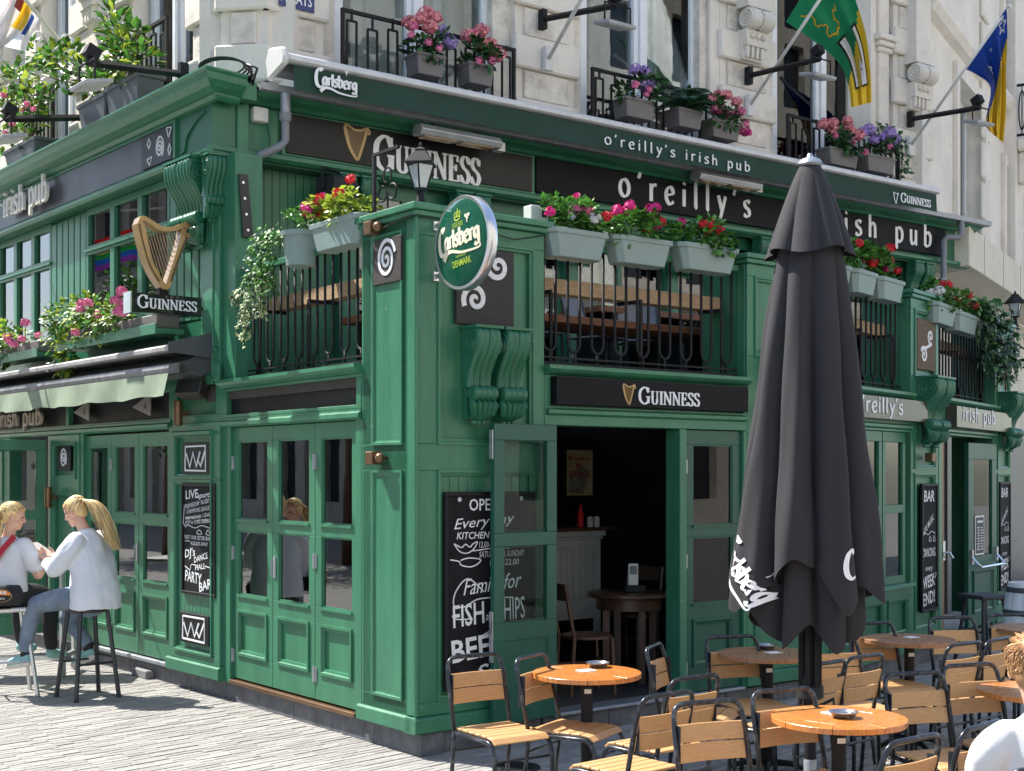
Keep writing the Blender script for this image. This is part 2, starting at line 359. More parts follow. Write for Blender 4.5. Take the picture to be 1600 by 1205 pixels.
def carlsberg(w):
    a, wa = pen_text('C', GL, 1, .34, .12, 25); b, wb = pen_text('arlsberg', GL, .72, .36, .12, 25, track=-.06)
    sts = a+[([(x+wa-.12, z) for x, z in p], ws) for p, ws in b]; k = w/(wa+wb-.12)
    sw = cat_rom([(.55, -.62), (1.0, -.26), (1.6, -.24), (2.6, -.50), (4.2, -.52), (wa+wb-.35, -.05)])
    n = len(sw); sts.append((sw, [.34-.27*(i/(n-1))**.8 for i in range(n)]))
    gx = wa+wb-1.25
    for dx, dz in ((0, 1.62), (-.14, 1.78), (.14, 1.78)): sts.append((arc(gx+dx, dz-.12, .05, .05, 0, 360, 8), [.12]*9))
    sts.append(([(gx, 1.45), (gx, 1.2)], [.06, .06]))
    return [([(x*k, z*k) for x, z in p], [q*k for q in ws]) for p, ws in sts]
TXT = {}
def font_text(s, shear=0, off=0.0):                      # plain printed words, 1 high, as flat polygons (x right, z up), centred on x
    key = (s, shear, off)
    if key in TXT: return TXT[key]
    cu = bpy.data.curves.new('t', 'FONT'); cu.body = s; cu.size = 1; cu.shear = shear; cu.offset = off; cu.resolution_u = 2; cu.align_x = 'CENTER'
    o = bpy.data.objects.new('t', cu); col.objects.link(o)
    dg = bpy.context.evaluated_depsgraph_get(); me = bpy.data.meshes.new_from_object(o.evaluated_get(dg))
    r = ([tuple(v.co) for v in me.vertices], [tuple(p.vertices) for p in me.polygons])
    bpy.data.objects.remove(o); bpy.data.curves.remove(cu); bpy.data.meshes.remove(me); TXT[key] = r; return r
WORDS = [('OPEN', .0, .012), ('Every day', .35, 0), ('KITCHEN :', .2, .01), ('12.00-14.30  18.00-22.00', .1, 0), ('SATURDAY & SUNDAY', .15, 0), ('12.00-22.00', .1, 0),
 ('Family for', .4, 0), ('FISH', .05, .012), ('and', .3, 0), ('CHIPS', .05, .0), ('BEERS', 0, .02), ('St', .3, .01), ('LIVE', .05, .015), ('sports', .1, .015), ('PREMIERSHIP / RUGBY', .1, 0), ('CHAMPIONS LEAGUE', .1, 0),
 ('internationals / GAA', .2, 0), ('GOLF on 12 BIG SCREENS', .1, 0), ('VISIT OUR SISTER BAR', 0, .005), ('4 DOORS AWAY', .1, .005), ("DJ's", .1, .01), ('DANCE', .1, .01), ('HALL', .1, .01), ('PARTY', .0, .015), ('BAR', .1, .015),
 ('DENMARK', .0, .01), ('COPENHAGEN', 0, 0), ('A', 0, 0), ('LIVE MUSIC', .1, .01), ('DANCING', 0, .01), ('every', .3, 0), ('WEEK', 0, .015), ('END!', 0, .015), ('DÚN NA NGALL', 0, .012), ('ESTD 1759', 0, .01), ('PLAATS', 0, .01), ('My Goodness', 0, .02), ('My', 0, .02), ('GUINNESS', 0, .02), ('SIMTO', 0, .01)]
for q in WORDS: font_text(*q)
def put_text(mb, key, x, z, h, y=-.004, width=None, rot=0, fn=None):
    vs, fs = font_text(*key); h = h/.73
    xs = [v[0] for v in vs]; mid = (max(xs)+min(xs))/2; k = (width/(max(xs)-min(xs)) if width else h); c, s = math.cos(R(rot)), math.sin(R(rot)); o = []
    for vx, vz, _ in vs:
        a, b = (vx-mid)*k, vz*h; p = (x+a*c-b*s, y, z+a*s+b*c); o.append(fn(p) if fn else p)
    mb.add(o, fs); return mb
def spiral(cx, cz, r, turns, a0=0, sgn=1, n=60, rmin=.05, sx=1):
    return [(cx+sx*(r*(rmin+(1-rmin)*i/n))*math.cos(sgn*(R(a0)+2*math.pi*turns*i/n)), cz+(r*(rmin+(1-rmin)*i/n))*math.sin(sgn*(R(a0)+2*math.pi*turns*i/n))) for i in range(n+1)]
def harp_shape(mb, w, h, y0, dep, f=1):
    """harp outline strokes: curved neck, pillar, soundbox; origin at lower tip centre, in units of w,h"""
    P = lambda L: [(a*w, b*h) for a, b in L]
    sb = cat_rom(P([(.44, 1.0), (.36, .95), (.30, .72), (.18, .40), (.04, .06), (-.03, 0)])); mb.ribbon(sb, [.10*w]*len(sb), y0-dep, y0)
    pi = cat_rom(P([(-.50, .92), (-.42, .62), (-.30, .32), (-.12, .08), (-.02, 0)])); mb.ribbon(pi, [(.15-.05*i/len(pi))*w for i in range(len(pi))], y0-dep*1.08, y0)
    nk = cat_rom(P([(-.52, .90), (-.46, 1.0), (-.30, .95), (-.10, .88), (.14, .90), (.34, .97), (.46, .93), (.46, .84), (.38, .82)])); mb.ribbon(nk, [.085*w]*len(nk), y0-dep*1.16, y0)
    return mb
def harp_strings(mb, w, h, y0, n=9):
    for i in range(n):
        t = i/(n-1); x1 = (-.36+.62*t)*w; z1 = (.90-.02*math.sin(t*3.1))*h; x0 = (-.04+.34*t*1.0)*w; z0 = (.10+.62*t)*h
        mb.ribbon([(x1-.02*w, z1), (x0-.02*w, z0)], .012*w, y0-.004, y0)
    return mb

# ---------------------------------------------------------------- setting: ground
ground = MB().box(-60, 60, -14, 80, -.3, -.012).build('ground', mat('joint_sand', (.085, .08, .075), .95, var=.2, scale=8, bump=.3), kind='structure')
pav = mat('pale_paving_brick', (.34, .325, .30), .82, var=.22, scale=5, bump=.35, bscale=60, island=True, dirt=((.50, .48, .45), .35, 1.2))
GF = frame(CX, CY, 2000, FPX)                              # brick courses run a little off the terrace front
def ground_paving():                                        # the same courses as a material where the built bricks end
    m = bpy.data.materials.new('distant_paving'); m.use_nodes = True; n = m.node_tree.nodes; l = m.node_tree.links
    tc = n.new('ShaderNodeTexCoord'); mp = n.new('ShaderNodeMapping'); mp.inputs['Rotation'].default_value = (0, 0, -math.atan2(FPX, 2000)); l.new(tc.outputs['Object'], mp.inputs[0])
    br = n.new('ShaderNodeTexBrick'); br.inputs['Scale'].default_value = 1; br.inputs['Brick Width'].default_value = .27; br.inputs['Row Height'].default_value = .062; br.inputs['Mortar Size'].default_value = .003
    br.inputs['Color1'].default_value = (.20, .195, .187, 1); br.inputs['Color2'].default_value = (.27, .265, .253, 1); br.inputs['Mortar'].default_value = (.085, .08, .075, 1)
    l.new(mp.outputs[0], br.inputs['Vector']); b = n['Principled BSDF']; b.inputs['Roughness'].default_value = .85; l.new(br.outputs['Color'], b.inputs['Base Color']); return m
ground.data.materials[0] = ground_paving()
cand = []; BW, BL = .062, .27
for j in range(-110, 170):
    for i in range(-48, 60):
        x = i*BL+(j % 2)*BL*.5+((j*7919) % 13)*.006; y = j*BW
        cx, cy = pt(GF, x+BL/2, y+BW/2)
        if cy < 4.2 or cy > 17: continue
        px = 800+FPX*cx/cy; py = HZN+FPX*CAMH/cy
        if -60 < px < 1660 and py < 1300:
            b = R1.inverted() @ Vector((cx, cy, 0))
            if b.x > .25 and b.y > .2 and b.x < 4.2: continue
            vis = 0 < px < 1600 and py < 1204 and (px < 640 or py > 1100)
            cand.append(((0 if vis and px < 660 else 1 if vis else 2, cy), x, y))
cand.sort(key=lambda q: q[0])
bricks = []
for k in range(6):
    e = .003; m = MB(); m.add([(e+.003, e+.003, 0), (BL-e-.003, e+.003, 0), (BL-e-.003, BW-e-.003, 0), (e+.003, BW-e-.003, 0), (e, e, -.005), (BL-e, e, -.005), (BL-e, BW-e, -.005), (e, BW-e, -.005), (e, e, -.04), (BL-e, e, -.04), (BL-e, BW-e, -.04), (e, BW-e, -.04)],
      [(0, 1, 2, 3)]+[(a+4, (a+1) % 4+4, (a+1) % 4, a) for a in range(4)]+[(a+8, (a+1) % 4+8, (a+1) % 4+4, a+4) for a in range(4)])
    bricks.append(m)
tones = [mat('paving_brick_%d' % k, tuple(c*f for c in (.258, .25, .235)), .82, var=.14, scale=12, bump=.35, bscale=60, dirt=((.17, .165, .155), .45, 6), chips=(.09, .09, .09)) for k, f in enumerate((.84, .92, .97, 1.02, 1.08, 1.15))]
bm_ = [b.mesh('paving_brick', tones[k]) for k, b in enumerate(bricks)]
rest = MB()
for k, (q, x, y) in enumerate(cand):
    dz = random.uniform(-.004, .001)
    if k < 300: link(bm_[random.randrange(6)], 'paving_brick', ground, GF @ T(x, y, dz))
    else:
        rest.mi = random.randrange(6); n = len(rest.v)
        rest.v += [tuple(GF @ Vector((x+a, y+b, c+dz))) for a, b, c in bricks[0].v]; rest.f += [tuple(i+n for i in f) for f in bricks[0].f]; rest.m += [rest.mi]*9
rest.build('paving_bricks', tones, ground, W0, kind='stuff')
# ---------------------------------------------------------------- the pub
pub = thing('corner_pub', 'green painted corner pub with a raised open terrace, scroll brackets and black sign boards', 'building', R1)
def cells(mb, x0, x1, z0, z1, y0, y1, ops):               # a sheet of stiles and rails round the openings
    zs = sorted({z0, z1, *[o[2] for o in ops], *[o[3] for o in ops]}); 
    for a, b in zip(zs, zs[1:]):
        zc = (a+b)/2; row = sorted([(o[0], o[1]) for o in ops if o[2] < zc < o[3]]); x = x0
        for p, q in row:
            if p > x: mb.box(x, p, y0, y1, a, b)
            x = q
        if x < x1: mb.box(x, x1, y0, y1, a, b)
    return mb
def mould(mb, x0, x1, z0, z1, y, w=.035, h=.02, inward=True):
    rg = [(-.004, 0), (-.004, -h), (.4*w, -h), (.55*w, -.45*h), (w, -.25*h), (w, .02)]
    n = len(mb.v)
    for i, d in rg: mb.v += [(x0+i, y+d, z0+i), (x1-i, y+d, z0+i), (x1-i, y+d, z1-i), (x0+i, y+d, z1-i)]
    for r in range(len(rg)-1):
        for k in range(4): mb.f.append((n+4*r+k, n+4*r+(k+1) % 4, n+4*r+4+(k+1) % 4, n+4*r+4+k)); mb.m.append(mb.mi)
    return mb
def panelled(F, x0, x1, z0, z1, ops, y=0, t=.03, back=.12, m=green, name='panelled_front', boards=(), parent=None, bev=.004):
    p = cells(MB(), x0, x1, z0, z1, y, y+t, ops).box(x0, x1, y+t, y+back, z0, z1).build(name, m, parent or pub, F, bevel=bev)
    for o in ops: mould(MB(), *o, y+.006).build('panel_moulding', m, p, F)
    for k in boards:
        a, b, c, d = ops[k]; a += .035; b -= .035; c += .035; d -= .035; nb = max(3, round((b-a)/.075)); wd = (b-a)/nb
        me = MB().box(.0015, wd-.0015, y+t-.012, y+t, c, d).mesh('board', m)
        for i in range(nb): link(me, 'board', p, F @ T(a+i*wd, 0), bevel=.003)
    return p
hinge_me = MB().box(-.03, .03, -.006, 0, -.055, .055).tube([(0, -.008, -.06), (0, -.008, .06)], .008, 6).mesh('hinge', grey)
def door(F, x0, x1, z0=.2, z1=2.28, y=.03, th=.045, hinges=None, handle=None, label=None, m=doorg, mid=.5, glassm=None):
    w = x1-x0; s = min(.095, w*.17); h = z1-z0; f = lambda q: z0+q*h
    ops = [(x0+s, x1-s, f(.635), f(.945)), (x0+s, x1-s, f(.335), f(.590))]; pn = (x0+s*.95, x1-s*.95, f(.095), f(.275))
    d = cells(MB(), x0+.003, x1-.003, z0, z1, y, y+th, ops+[pn]).build('door', m, pub, F, bevel=.003, label=label)
    for o in ops:
        MB().box(o[0]+.002, o[1]-.002, y+th*.45, y+th*.6, o[2]+.002, o[3]-.002).build('pane', glassm or glassd, d, F)
        g = MB()
        for a, b, c, e in ((o[0], o[0]+.012, o[2], o[3]), (o[1]-.012, o[1], o[2], o[3]), (o[0]+.012, o[1]-.012, o[3]-.012, o[3]), (o[0]+.012, o[1]-.012, o[2], o[2]+.012)): g.box(a, b, y+.008, y+th*.44, c, e)
        g.box(o[0]-.012, o[1]+.012, y-.014, y-.001, o[2]-.018, o[2]+.002)
        g.build('glazing_bead', m, d, F)
    mould(MB().box(pn[0], pn[1], y+.02, y+.035, pn[2], pn[3]), pn[0], pn[1], pn[2], pn[3], y+.008, .045, .022).build('panel', m, d, F)
    for hx in hinges or ():
        for q in (.09, .5, .86): link(hinge_me, 'hinge', d, F @ T(hx, y-.001, f(q)))
    if handle is not None:
        MB().box(handle-.02, handle+.02, y-.008, y-.001, f(.42), f(.50)).tube([(handle, y-.03, f(.43)), (handle, y-.03, f(.49))], .008, 6).build('door_handle', grey, d, F)
    return d
# --- scroll bracket
def bracket_parts():
    w, d = .205, .20
    cur = cat_rom([(.93*d, 0), (1.02*d, -.03), (1.03*d, -.09), (.93*d, -.17), (.70*d, -.245), (.50*d, -.315), (.42*d, -.38), (.44*d, -.42)], 5)
    nx = 26; mb = MB(); rows = []
    for j, (o, z) in enumerate(cur):
        r = []
        for i in range(nx+1):
            t = i/nx; rib = .016*(abs(math.sin(4*math.pi*t))**.6) if .02 < t < .98 else -.012
            r.append((t*w-w/2, -(o+rib), z))
        rows += r
    m = len(cur)
    mb.add(rows, [(j*(nx+1)+i, (j+1)*(nx+1)+i, (j+1)*(nx+1)+i+1, j*(nx+1)+i+1) for j in range(m-1) for i in range(nx)])
    for i in (0, nx):                                     # cheeks
        e = [rows[j*(nx+1)+i] for j in range(m)]; x = e[0][0]; n = len(mb.v)
        mb.v += e+[(x, .0, q[2]) for q in e]
        mb.f += [(n+j, n+j+1, n+m+j+1, n+m+j) if i else (n+j+1, n+j, n+m+j, n+m+j+1) for j in range(m-1)]; mb.m += [0]*(m-1)
    mb.box(-w/2-.02, w/2+.02, -d*1.08, 0, 0, .02)
    for sx in (-1, 1):
        for rr in (.085, .055, .026):
            mb.tube([(sx*(w/2+.002), -d*.62+rr*math.cos(k*.42), -.11+rr*math.sin(k*.42)) for k in range(15)], .008, 5, closed=True)
    a = mb
    b = MB()                                              # roll with beads
    for k in range(4):
        xx = -w/2+w*(k+.5)/4; b.lathe([(.02, -.032), (.05, -.026), (.06, 0), (.05, .026), (.02, .032)], 10)
        q = b.v[-50:]; b.v[-50:] = [(xx+p[2], -.13+p[1], -.46+p[0]) for p in q]
    b.tube([(-w/2-.012, -.13, -.46), (w/2+.012, -.13, -.46)], .03, 8)
    c = MB()                                              # acanthus drop
    for k in range(5):
        xx = (-2+k)*.045
        c.tube([(xx, -.12, -.50), (xx*1.08, -.145, -.54), (xx*.9, -.13, -.60), (xx*.62, -.07, -.66+abs(k-2)*.012)], [.018, .03, .026, .01], 6)
        c.tube([(xx+.02, -.10, -.50), (xx+.025, -.115, -.56), (xx*.8, -.085, -.63)], [.014, .02, .01], 5)
    c.box(-.09, .09, -.06, 0, -.64, -.42)
    for k in (-1, 0, 1): c.ball((k*.04, -.075, -.665), .02, n=6, m=5)
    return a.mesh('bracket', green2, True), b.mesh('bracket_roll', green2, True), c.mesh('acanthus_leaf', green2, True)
BR = bracket_parts()
for q in BR:
    q.set_sharp_from_angle(angle=R(50))
def bracket(F, x, z, y=0, s=1.0, sd_=1.0):
    M = F @ T(x, y, z) @ Matrix.Diagonal((s, s*sd_, s, 1))
    o = link(BR[0], 'bracket', pub, M)
    link(BR[1], 'bracket_roll', o, M); link(BR[2], 'acanthus_leaf', o, M)
    return o
def plinth_row(F, x0, x1, y=.03, z1=.15, step=.62):
    n = max(1, round((x1-x0)/step)); w_ = (x1-x0)/n
    for i in range(n): MB().box(x0+i*w_+.002, x0+(i+1)*w_-.002, y+random.uniform(0, .004), y+.2, -.05, z1).build('plinth_stone', plinth, pub, F, bevel=.004)

# --- corner pillar
plinth_row(R1, .03, 1.1); plinth_row(L1, -2.93, -.005)
def pillar(F, x0, x1, ops, boards, fz=3.62):
    panelled(F, x0, x1, .27, fz, ops, boards=boards)
panelled(R1, .0, 1.1, .27, 3.62, [(.17, 1.0, 2.10, 3.50), (.17, 1.0, .36, 1.92)], boards=(1,), name='pillar_front')
panelled(L1, -.70, -.122, .27, 3.62, [(-.55, -.17, 2.10, 3.55), (-.55, -.17, .36, 1.92)], boards=(1,), name='pillar_side')
MB().box(.0, 1.1, .122, .68, .27, 3.62).build('pillar_core', green, pub, R1)
MB().sweep([(-.012, .155), (-.03, .165), (-.03, .255), (-.012, .268), (.1, .268), (.1, .155)], -.03, 1.12).build('base_board', green, pub, R1, bevel=.003)
MB().sweep([(-.012, .155), (-.03, .165), (-.03, .255), (-.012, .268), (.1, .268), (.1, .155)], -.73, -.035).build('base_board', green, pub, L1, bevel=.003)
MB().box(-.06, 1.15, -.06, .76, 3.66, 3.705).box(-.035, 1.125, -.035, .735, 3.622, 3.659).build('pillar_cap', green, pub, R1, bevel=.006)
MB().tube([(-.004, -.004, .28), (-.004, -.004, 3.62)], .016, 8).build('corner_bead', green, pub, R1)
for xx in (.48, .735): bracket(R1, xx, 2.89, .028, .96)
MB().lathe([(.012, 0), (.02, .03), (.035, .05), (.02, .075)], 12).xf(Matrix.Rotation(R(90), 4, 'X')).build('door_stop_knob', bronze, pub, R1 @ T(.66, 0, 2.0))

# --- side bay below the terrace end (L1)
LX = [-2.93, -2.80, -2.10, -1.42, -.79, -.70]
MB().box(-2.93, -2.80, .0, .14, .15, 2.36).build('door_jamb', green, pub, L1, bevel=.004)
MB().box(-.787, -.702, .0, .14, .15, 2.36).build('door_jamb', green, pub, L1, bevel=.004)
MB().box(-2.80, -.79, -.01, .16, .15, .185).build('threshold', bronze, pub, L1, bevel=.004)
door(L1, LX[1], LX[2], hinges=[LX[1]], m=doorg, glassm=glasss); door(L1, LX[2], LX[3], hinges=[], handle=LX[2]+.04, glassm=glasss); door(L1, LX[3], LX[4], hinges=[LX[3]], glassm=glasss)
MB().sweep([(-.004, 2.285), (-.03, 2.30), (-.03, 2.33), (-.008, 2.345), (-.008, 2.362), (.15, 2.362), (.15, 2.285)], -2.93, -.702).build('architrave', green, pub, L1)
cells(MB(), -2.93, -.702, 2.364, 2.612, -.005, .045, [(-2.86, -.77, 2.392, 2.588)]).build('sign_frame', green, pub, L1, bevel=.003)
MB().box(-2.93, -.702, .045, .15, 2.364, 2.612).build('transom_board', black, pub, L1)
MB().sweep([(-.006, 2.614), (-.045, 2.635), (-.065, 2.655), (-.065, 2.682), (.05, 2.69), (.2, 2.69), (.2, 2.614)], -2.95, -.702).build('terrace_ledge', green, pub, L1)
# --- terrace: deck, railings
MB().box(.02, 4.3, .21, 3.3, 2.52, 2.66).build('terrace_deck', mat('deck_boards', (.05, .045, .04), .8), pub, R1)
MB().box(.0, 2.7, .21, 3.0, 2.53, 2.66).build('terrace_deck', mat('deck_boards', (.05, .045, .04), .8), pub, S2)
MB().box(.0, 4, .21, 3.0, 2.54, 2.66).build('terrace_deck', mat('deck_boards', (.05, .045, .04), .8), pub, S3)
PIT = .117
def baluster_mesh(h):
    r = PIT/2; p = [(-r, 0, h), (-r, 0, .16)]+[(r*math.cos(R(a)), 0, .16+r*1.25*math.sin(R(a))) for a in range(200, 341, 20)]+[(r, 0, .16), (r, 0, h)]
    return MB().tube(p, .0115, 6).tube([(0, 0, .16-r*1.25), (0, 0, 0)], .0115, 6).tube([(-.012, 0, .16-r*1.3), (.012, 0, .16-r*1.3)], .008, 5).mesh('baluster', iron, True)
BAL = baluster_mesh(.85)
def railing(F, x0, x1, y=.10, z0=2.70, z1=3.56):
    r = MB().box(x0, x1, y-.03, y+.03, z1+.0, z1+.05).build('railing', green, pub, F, bevel=.005)
    MB().box(x0, x1, y-.014, y+.014, z0-.004, z0+.018).box(x0, x1, y-.010, y+.010, z0+.045, z0+.058).build('bottom_rail', iron, r, F)
    n = int((x1-x0)/(2*PIT)); off = ((x1-x0)-n*2*PIT)/2+PIT
    for i in range(n): link(BAL, 'baluster', r, F @ T(x0+off+i*2*PIT, y, z0+.01))
    MB().box(x0, x1, y+.16, y+.30, 3.25, 3.36).build('drinks_shelf', plank, r, F)
    for xx in (x0+.15, (x0+x1)/2, x1-.15): MB().box(xx-.012, xx+.012, y+.015, y+.28, 3.222, 3.248).box(xx-.012, xx+.012, y+.012, y+.03, 2.71, 3.222).build('shelf_bracket', iron, r, F)
    return r
railing(L1, X(L1, 372), -.72); railing(R1, 1.11, 3.22); railing(S2, .05, 1.82); railing(S3, .05, 2.2)
MB().box(-2.95, -2.70, -.0, .25, 2.69, 4.57).build('terrace_post', green, pub, L1, bevel=.004)
# --- front door bay (R1 1.1 .. 3.24)
MB().sweep([(-.006, 2.614), (-.045, 2.635), (-.065, 2.655), (-.065, 2.682), (.05, 2.69), (.2, 2.69), (.2, 2.614)], 1.10, 3.24).build('terrace_ledge', green, pub, R1)
cells(MB(), 1.102, 3.238, 2.25, 2.612, .0, .045, [(1.16, 3.20, 2.39, 2.60)]).box(1.102, 3.238, .045, .2, 2.25, 2.612).build('sign_frame', green, pub, R1, bevel=.003)
MB().sweep([(-.001, 2.32), (-.03, 2.335), (-.03, 2.36), (-.001, 2.375)], 1.12, 3.22).build('architrave', green, pub, R1)
MB().box(1.102, 1.19, .0, .16, .15, 2.248).build('door_jamb', green, pub, R1, bevel=.004)
MB().box(2.47, 2.545, .0, .16, .15, 2.248).build('door_jamb', green, pub, R1, bevel=.004)
MB().box(3.20, 3.238, .0, .16, .15, 2.248).build('door_jamb', green, pub, R1, bevel=.004)
plinth_row(R1, 1.11, 4.28, y=.02, z1=.14)
MB().box(1.19, 3.2, -.02, .18, .142, .165).build('threshold', grey, pub, R1, bevel=.004)
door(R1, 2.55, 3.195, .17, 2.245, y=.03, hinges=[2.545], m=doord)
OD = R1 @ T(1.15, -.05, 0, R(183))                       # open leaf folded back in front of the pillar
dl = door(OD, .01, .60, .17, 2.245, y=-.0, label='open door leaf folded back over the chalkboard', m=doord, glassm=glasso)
for z0, z1 in ((.6, .95), (2.0, 2.2)): MB().box(.602, .612, .005, .038, z0, z1).build('door_bolt', grey, dl, OD)
# --- second pillar, bend, far bays
def far_pillar(F, x0, x1, plaque=True):
    panelled(F, x0, x1, .27, 3.62, [(x0+.09, x1-.09, 2.86, 3.52), (x0+.09, x1-.09, 1.95, 2.22), (x0+.09, x1-.09, .36, 1.90)], name='pillar_front')
    MB().box(x0, x1, .122, .5, .27, 3.62).build('pillar_core', green, pub, F)
    MB().box(x0-.05, x1+.05, -.05, .55, 3.66, 3.70).box(x0-.03, x1+.03, -.03, .53, 3.622, 3.659).build('pillar_cap', green, pub, F, bevel=.005)
    MB().sweep([(-.012, .155), (-.03, .165), (-.03, .255), (-.012, .268), (.1, .268), (.1, .155)], x0-.02, x1+.02).build('base_board', green, pub, F)
far_pillar(R1, 3.24, 4.28); far_pillar(S2, 1.84, 2.58); far_pillar(S3, 2.28, 3.05)
bracket(R1, 3.6, 2.90, .028); bracket(R1, 3.9, 2.90, .028)
for xx in (2.09, 2.35): bracket(S2, xx, 2.84, .028, 1.0, 1.15)
for xx in (2.53, 2.80): bracket(S3, xx, 2.84, .028, 1.0, 1.15)
plinth_row(S2, .02, 2.6); plinth_row(S3, .02, 3.4)
def far_ledge(F, x0, x1):
    MB().sweep([(-.006, 2.614), (-.045, 2.635), (-.065, 2.655), (-.065, 2.682), (.05, 2.69), (.2, 2.69), (.2, 2.614)], x0, x1).build('terrace_ledge', green, pub, F)
    MB().box(x0, x1, .0, .2, 2.30, 2.612).build('sign_frame', green, pub, F, bevel=.003)
    MB().sweep([(-.001, 2.32), (-.03, 2.335), (-.03, 2.36), (-.001, 2.375)], x0, x1).build('architrave', green, pub, F)
far_ledge(S2, .0, 1.838); far_ledge(S3, .0, 2.278)
# window bay on S2
panelled(S2, .0, 1.838, .27, .80, [(.1, .55, .36, .70), (.66, 1.15, .36, .70), (1.26, 1.75, .36, .70)], name='window_apron', m=green2)
MB().sweep([(-.012, .155), (-.03, .165), (-.03, .255), (-.012, .268), (.1, .268), (.1, .155)], 0, 1.838).build('base_board', green, pub, S2)
MB().box(.0, 1.838, -.05, .15, .802, .84).build('window_sill', green, pub, S2, bevel=.005)
for a, b in ((.06, .62), (.64, 1.20), (1.22, 1.78)):
    wn = cells(MB(), a, b, .842, 2.298, .03, .09, [(a+.07, b-.07, 1.60, 2.20), (a+.07, b-.07, .92, 1.52)]).build('window', green2, pub, S2, bevel=.003)
    for c, d in ((1.60, 2.20), (.92, 1.52)): MB().box(a+.072, b-.072, .055, .062, c+.002, d-.002).build('pane', glass2, wn, S2)
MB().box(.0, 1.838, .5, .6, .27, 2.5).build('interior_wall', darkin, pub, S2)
# far door bay on S3: one leaf shut to the side, one standing open
MB().box(.0, .12, .0, .2, .15, 2.30).build('door_jamb', green, pub, S3, bevel=.004); MB().box(2.18, 2.278, .0, .2, .15, 2.30).build('door_jamb', green, pub, S3, bevel=.004)
OD3 = S3 @ T(1.20, .02, 0, R(-4))
d3 = cells(MB(), .0, .95, .2, 2.24, 0, .05, [(.17, .80, .98, 2.06)]).build('door', doord, pub, OD3, bevel=.003, label='far half-glazed door with push bar and menu')
MB().box(.172, .798, .02, .03, .982, 2.058).build('pane', glassd, d3, OD3)
mould(MB(), .14, .82, .35, .82, .001).build('panel', doord, d3, OD3)
MB().tube([(.06, -.02, .98), (.06, -.09, .90), (.10, -.11, .87), (.86, -.11, .87), (.90, -.09, .90), (.90, -.02, .98)], .014, 8).box(.035, .085, -.03, -.001, .90, 1.06).box(.875, .925, -.03, -.001, .90, 1.06).build('push_bar', silver, d3, OD3)
MB().box(.20, .50, -.006, -.001, .99, 1.43).build('menu_frame', paper, d3, OD3)
MB().box(.222, .478, -.009, -.0065, 1.01, 1.41).build('menu_card', mat('menu_dark', (.03, .04, .06), .5), d3, OD3)
mm = MB()
for k in range(9): mm.box(.25+.02*(k % 2), .33, -.0115, -.0095, 1.05+.03*k, 1.062+.03*k).box(.37, .45-.015*(k % 3), -.0115, -.0095, 1.05+.03*k, 1.062+.03*k)
mm.box(.26, .44, -.0115, -.0095, 1.35, 1.375).build('menu_lines', paper, d3, OD3)
OD4 = S3 @ T(.26, .02, 0, R(78))
d4 = MB().box(-.0, .62, 0, .05, .2, 2.26).build('door', mat('brown_door', (.24, .12, .06), .45, var=.2), pub, OD4, bevel=.003, label='brown door edge with lever handle')
MB().box(-.012, -.001, .0, .05, 1.0, 1.2).tube([(-.02, .02, 1.08), (-.05, -.01, 1.08), (-.06, -.07, 1.02)], .012, 6).build('door_handle', silver, d4, OD4)
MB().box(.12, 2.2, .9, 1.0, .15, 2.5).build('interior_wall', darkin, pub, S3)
# --- upper fascia (P2)
FX1 = 10.62
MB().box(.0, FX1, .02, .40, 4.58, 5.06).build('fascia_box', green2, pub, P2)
MB().sweep([(.018, 4.585), (-.02, 4.595), (-.05, 4.62), (-.05, 4.655), (-.012, 4.672), (.018, 4.672)], -.02, FX1).build('fascia_moulding', green, pub, P2)
MB().sweep([(.018, 5.055), (-.03, 5.06), (-.06, 5.085), (-.14, 5.11), (-.18, 5.135), (.4, 5.14), (.4, 5.055)], .36, FX1+.1).build('fascia_cornice', green, pub, P2)
MB().sweep([(-.20, 5.137), (-.24, 5.142), (-.245, 5.20), (-.235, 5.20), (-.225, 5.152), (-.06, 5.152), (-.06, 5.137)], .36, FX1+.18).build('gutter', galv, pub, P2)
MB().box(.36, FX1+.1, -.05, .4, 5.141, 5.16).build('fascia_roof', galv, pub, P2)
# corner casing of the fascia with arched relief, then the cornice return
MB().box(-.001, .20, -.02, .018, 4.60, 5.04).box(.225, .33, -.055, .018, 4.55, 5.06).box(.36, .62, -.01, .018, 4.6, 5.04).build('corner_casing', green, pub, P2, bevel=.005)
mb = MB()
mb.ribbon(cat_rom([(.38, 4.98), (.50, 4.93), (.545, 4.80), (.55, 4.72), (.61, 4.71)]), .012, -.02, -.009); mb.build('arch_relief', green2, pub, P2)
MB().box(.36, .50, -.09, .015, 4.905, 5.03).build('junction_box', greyplast, pub, P2, bevel=.01)
MB().box(.20, .335, -.20, .018, 5.04, 5.19).build('cornice_end_box', doorg, pub, P2, bevel=.003)
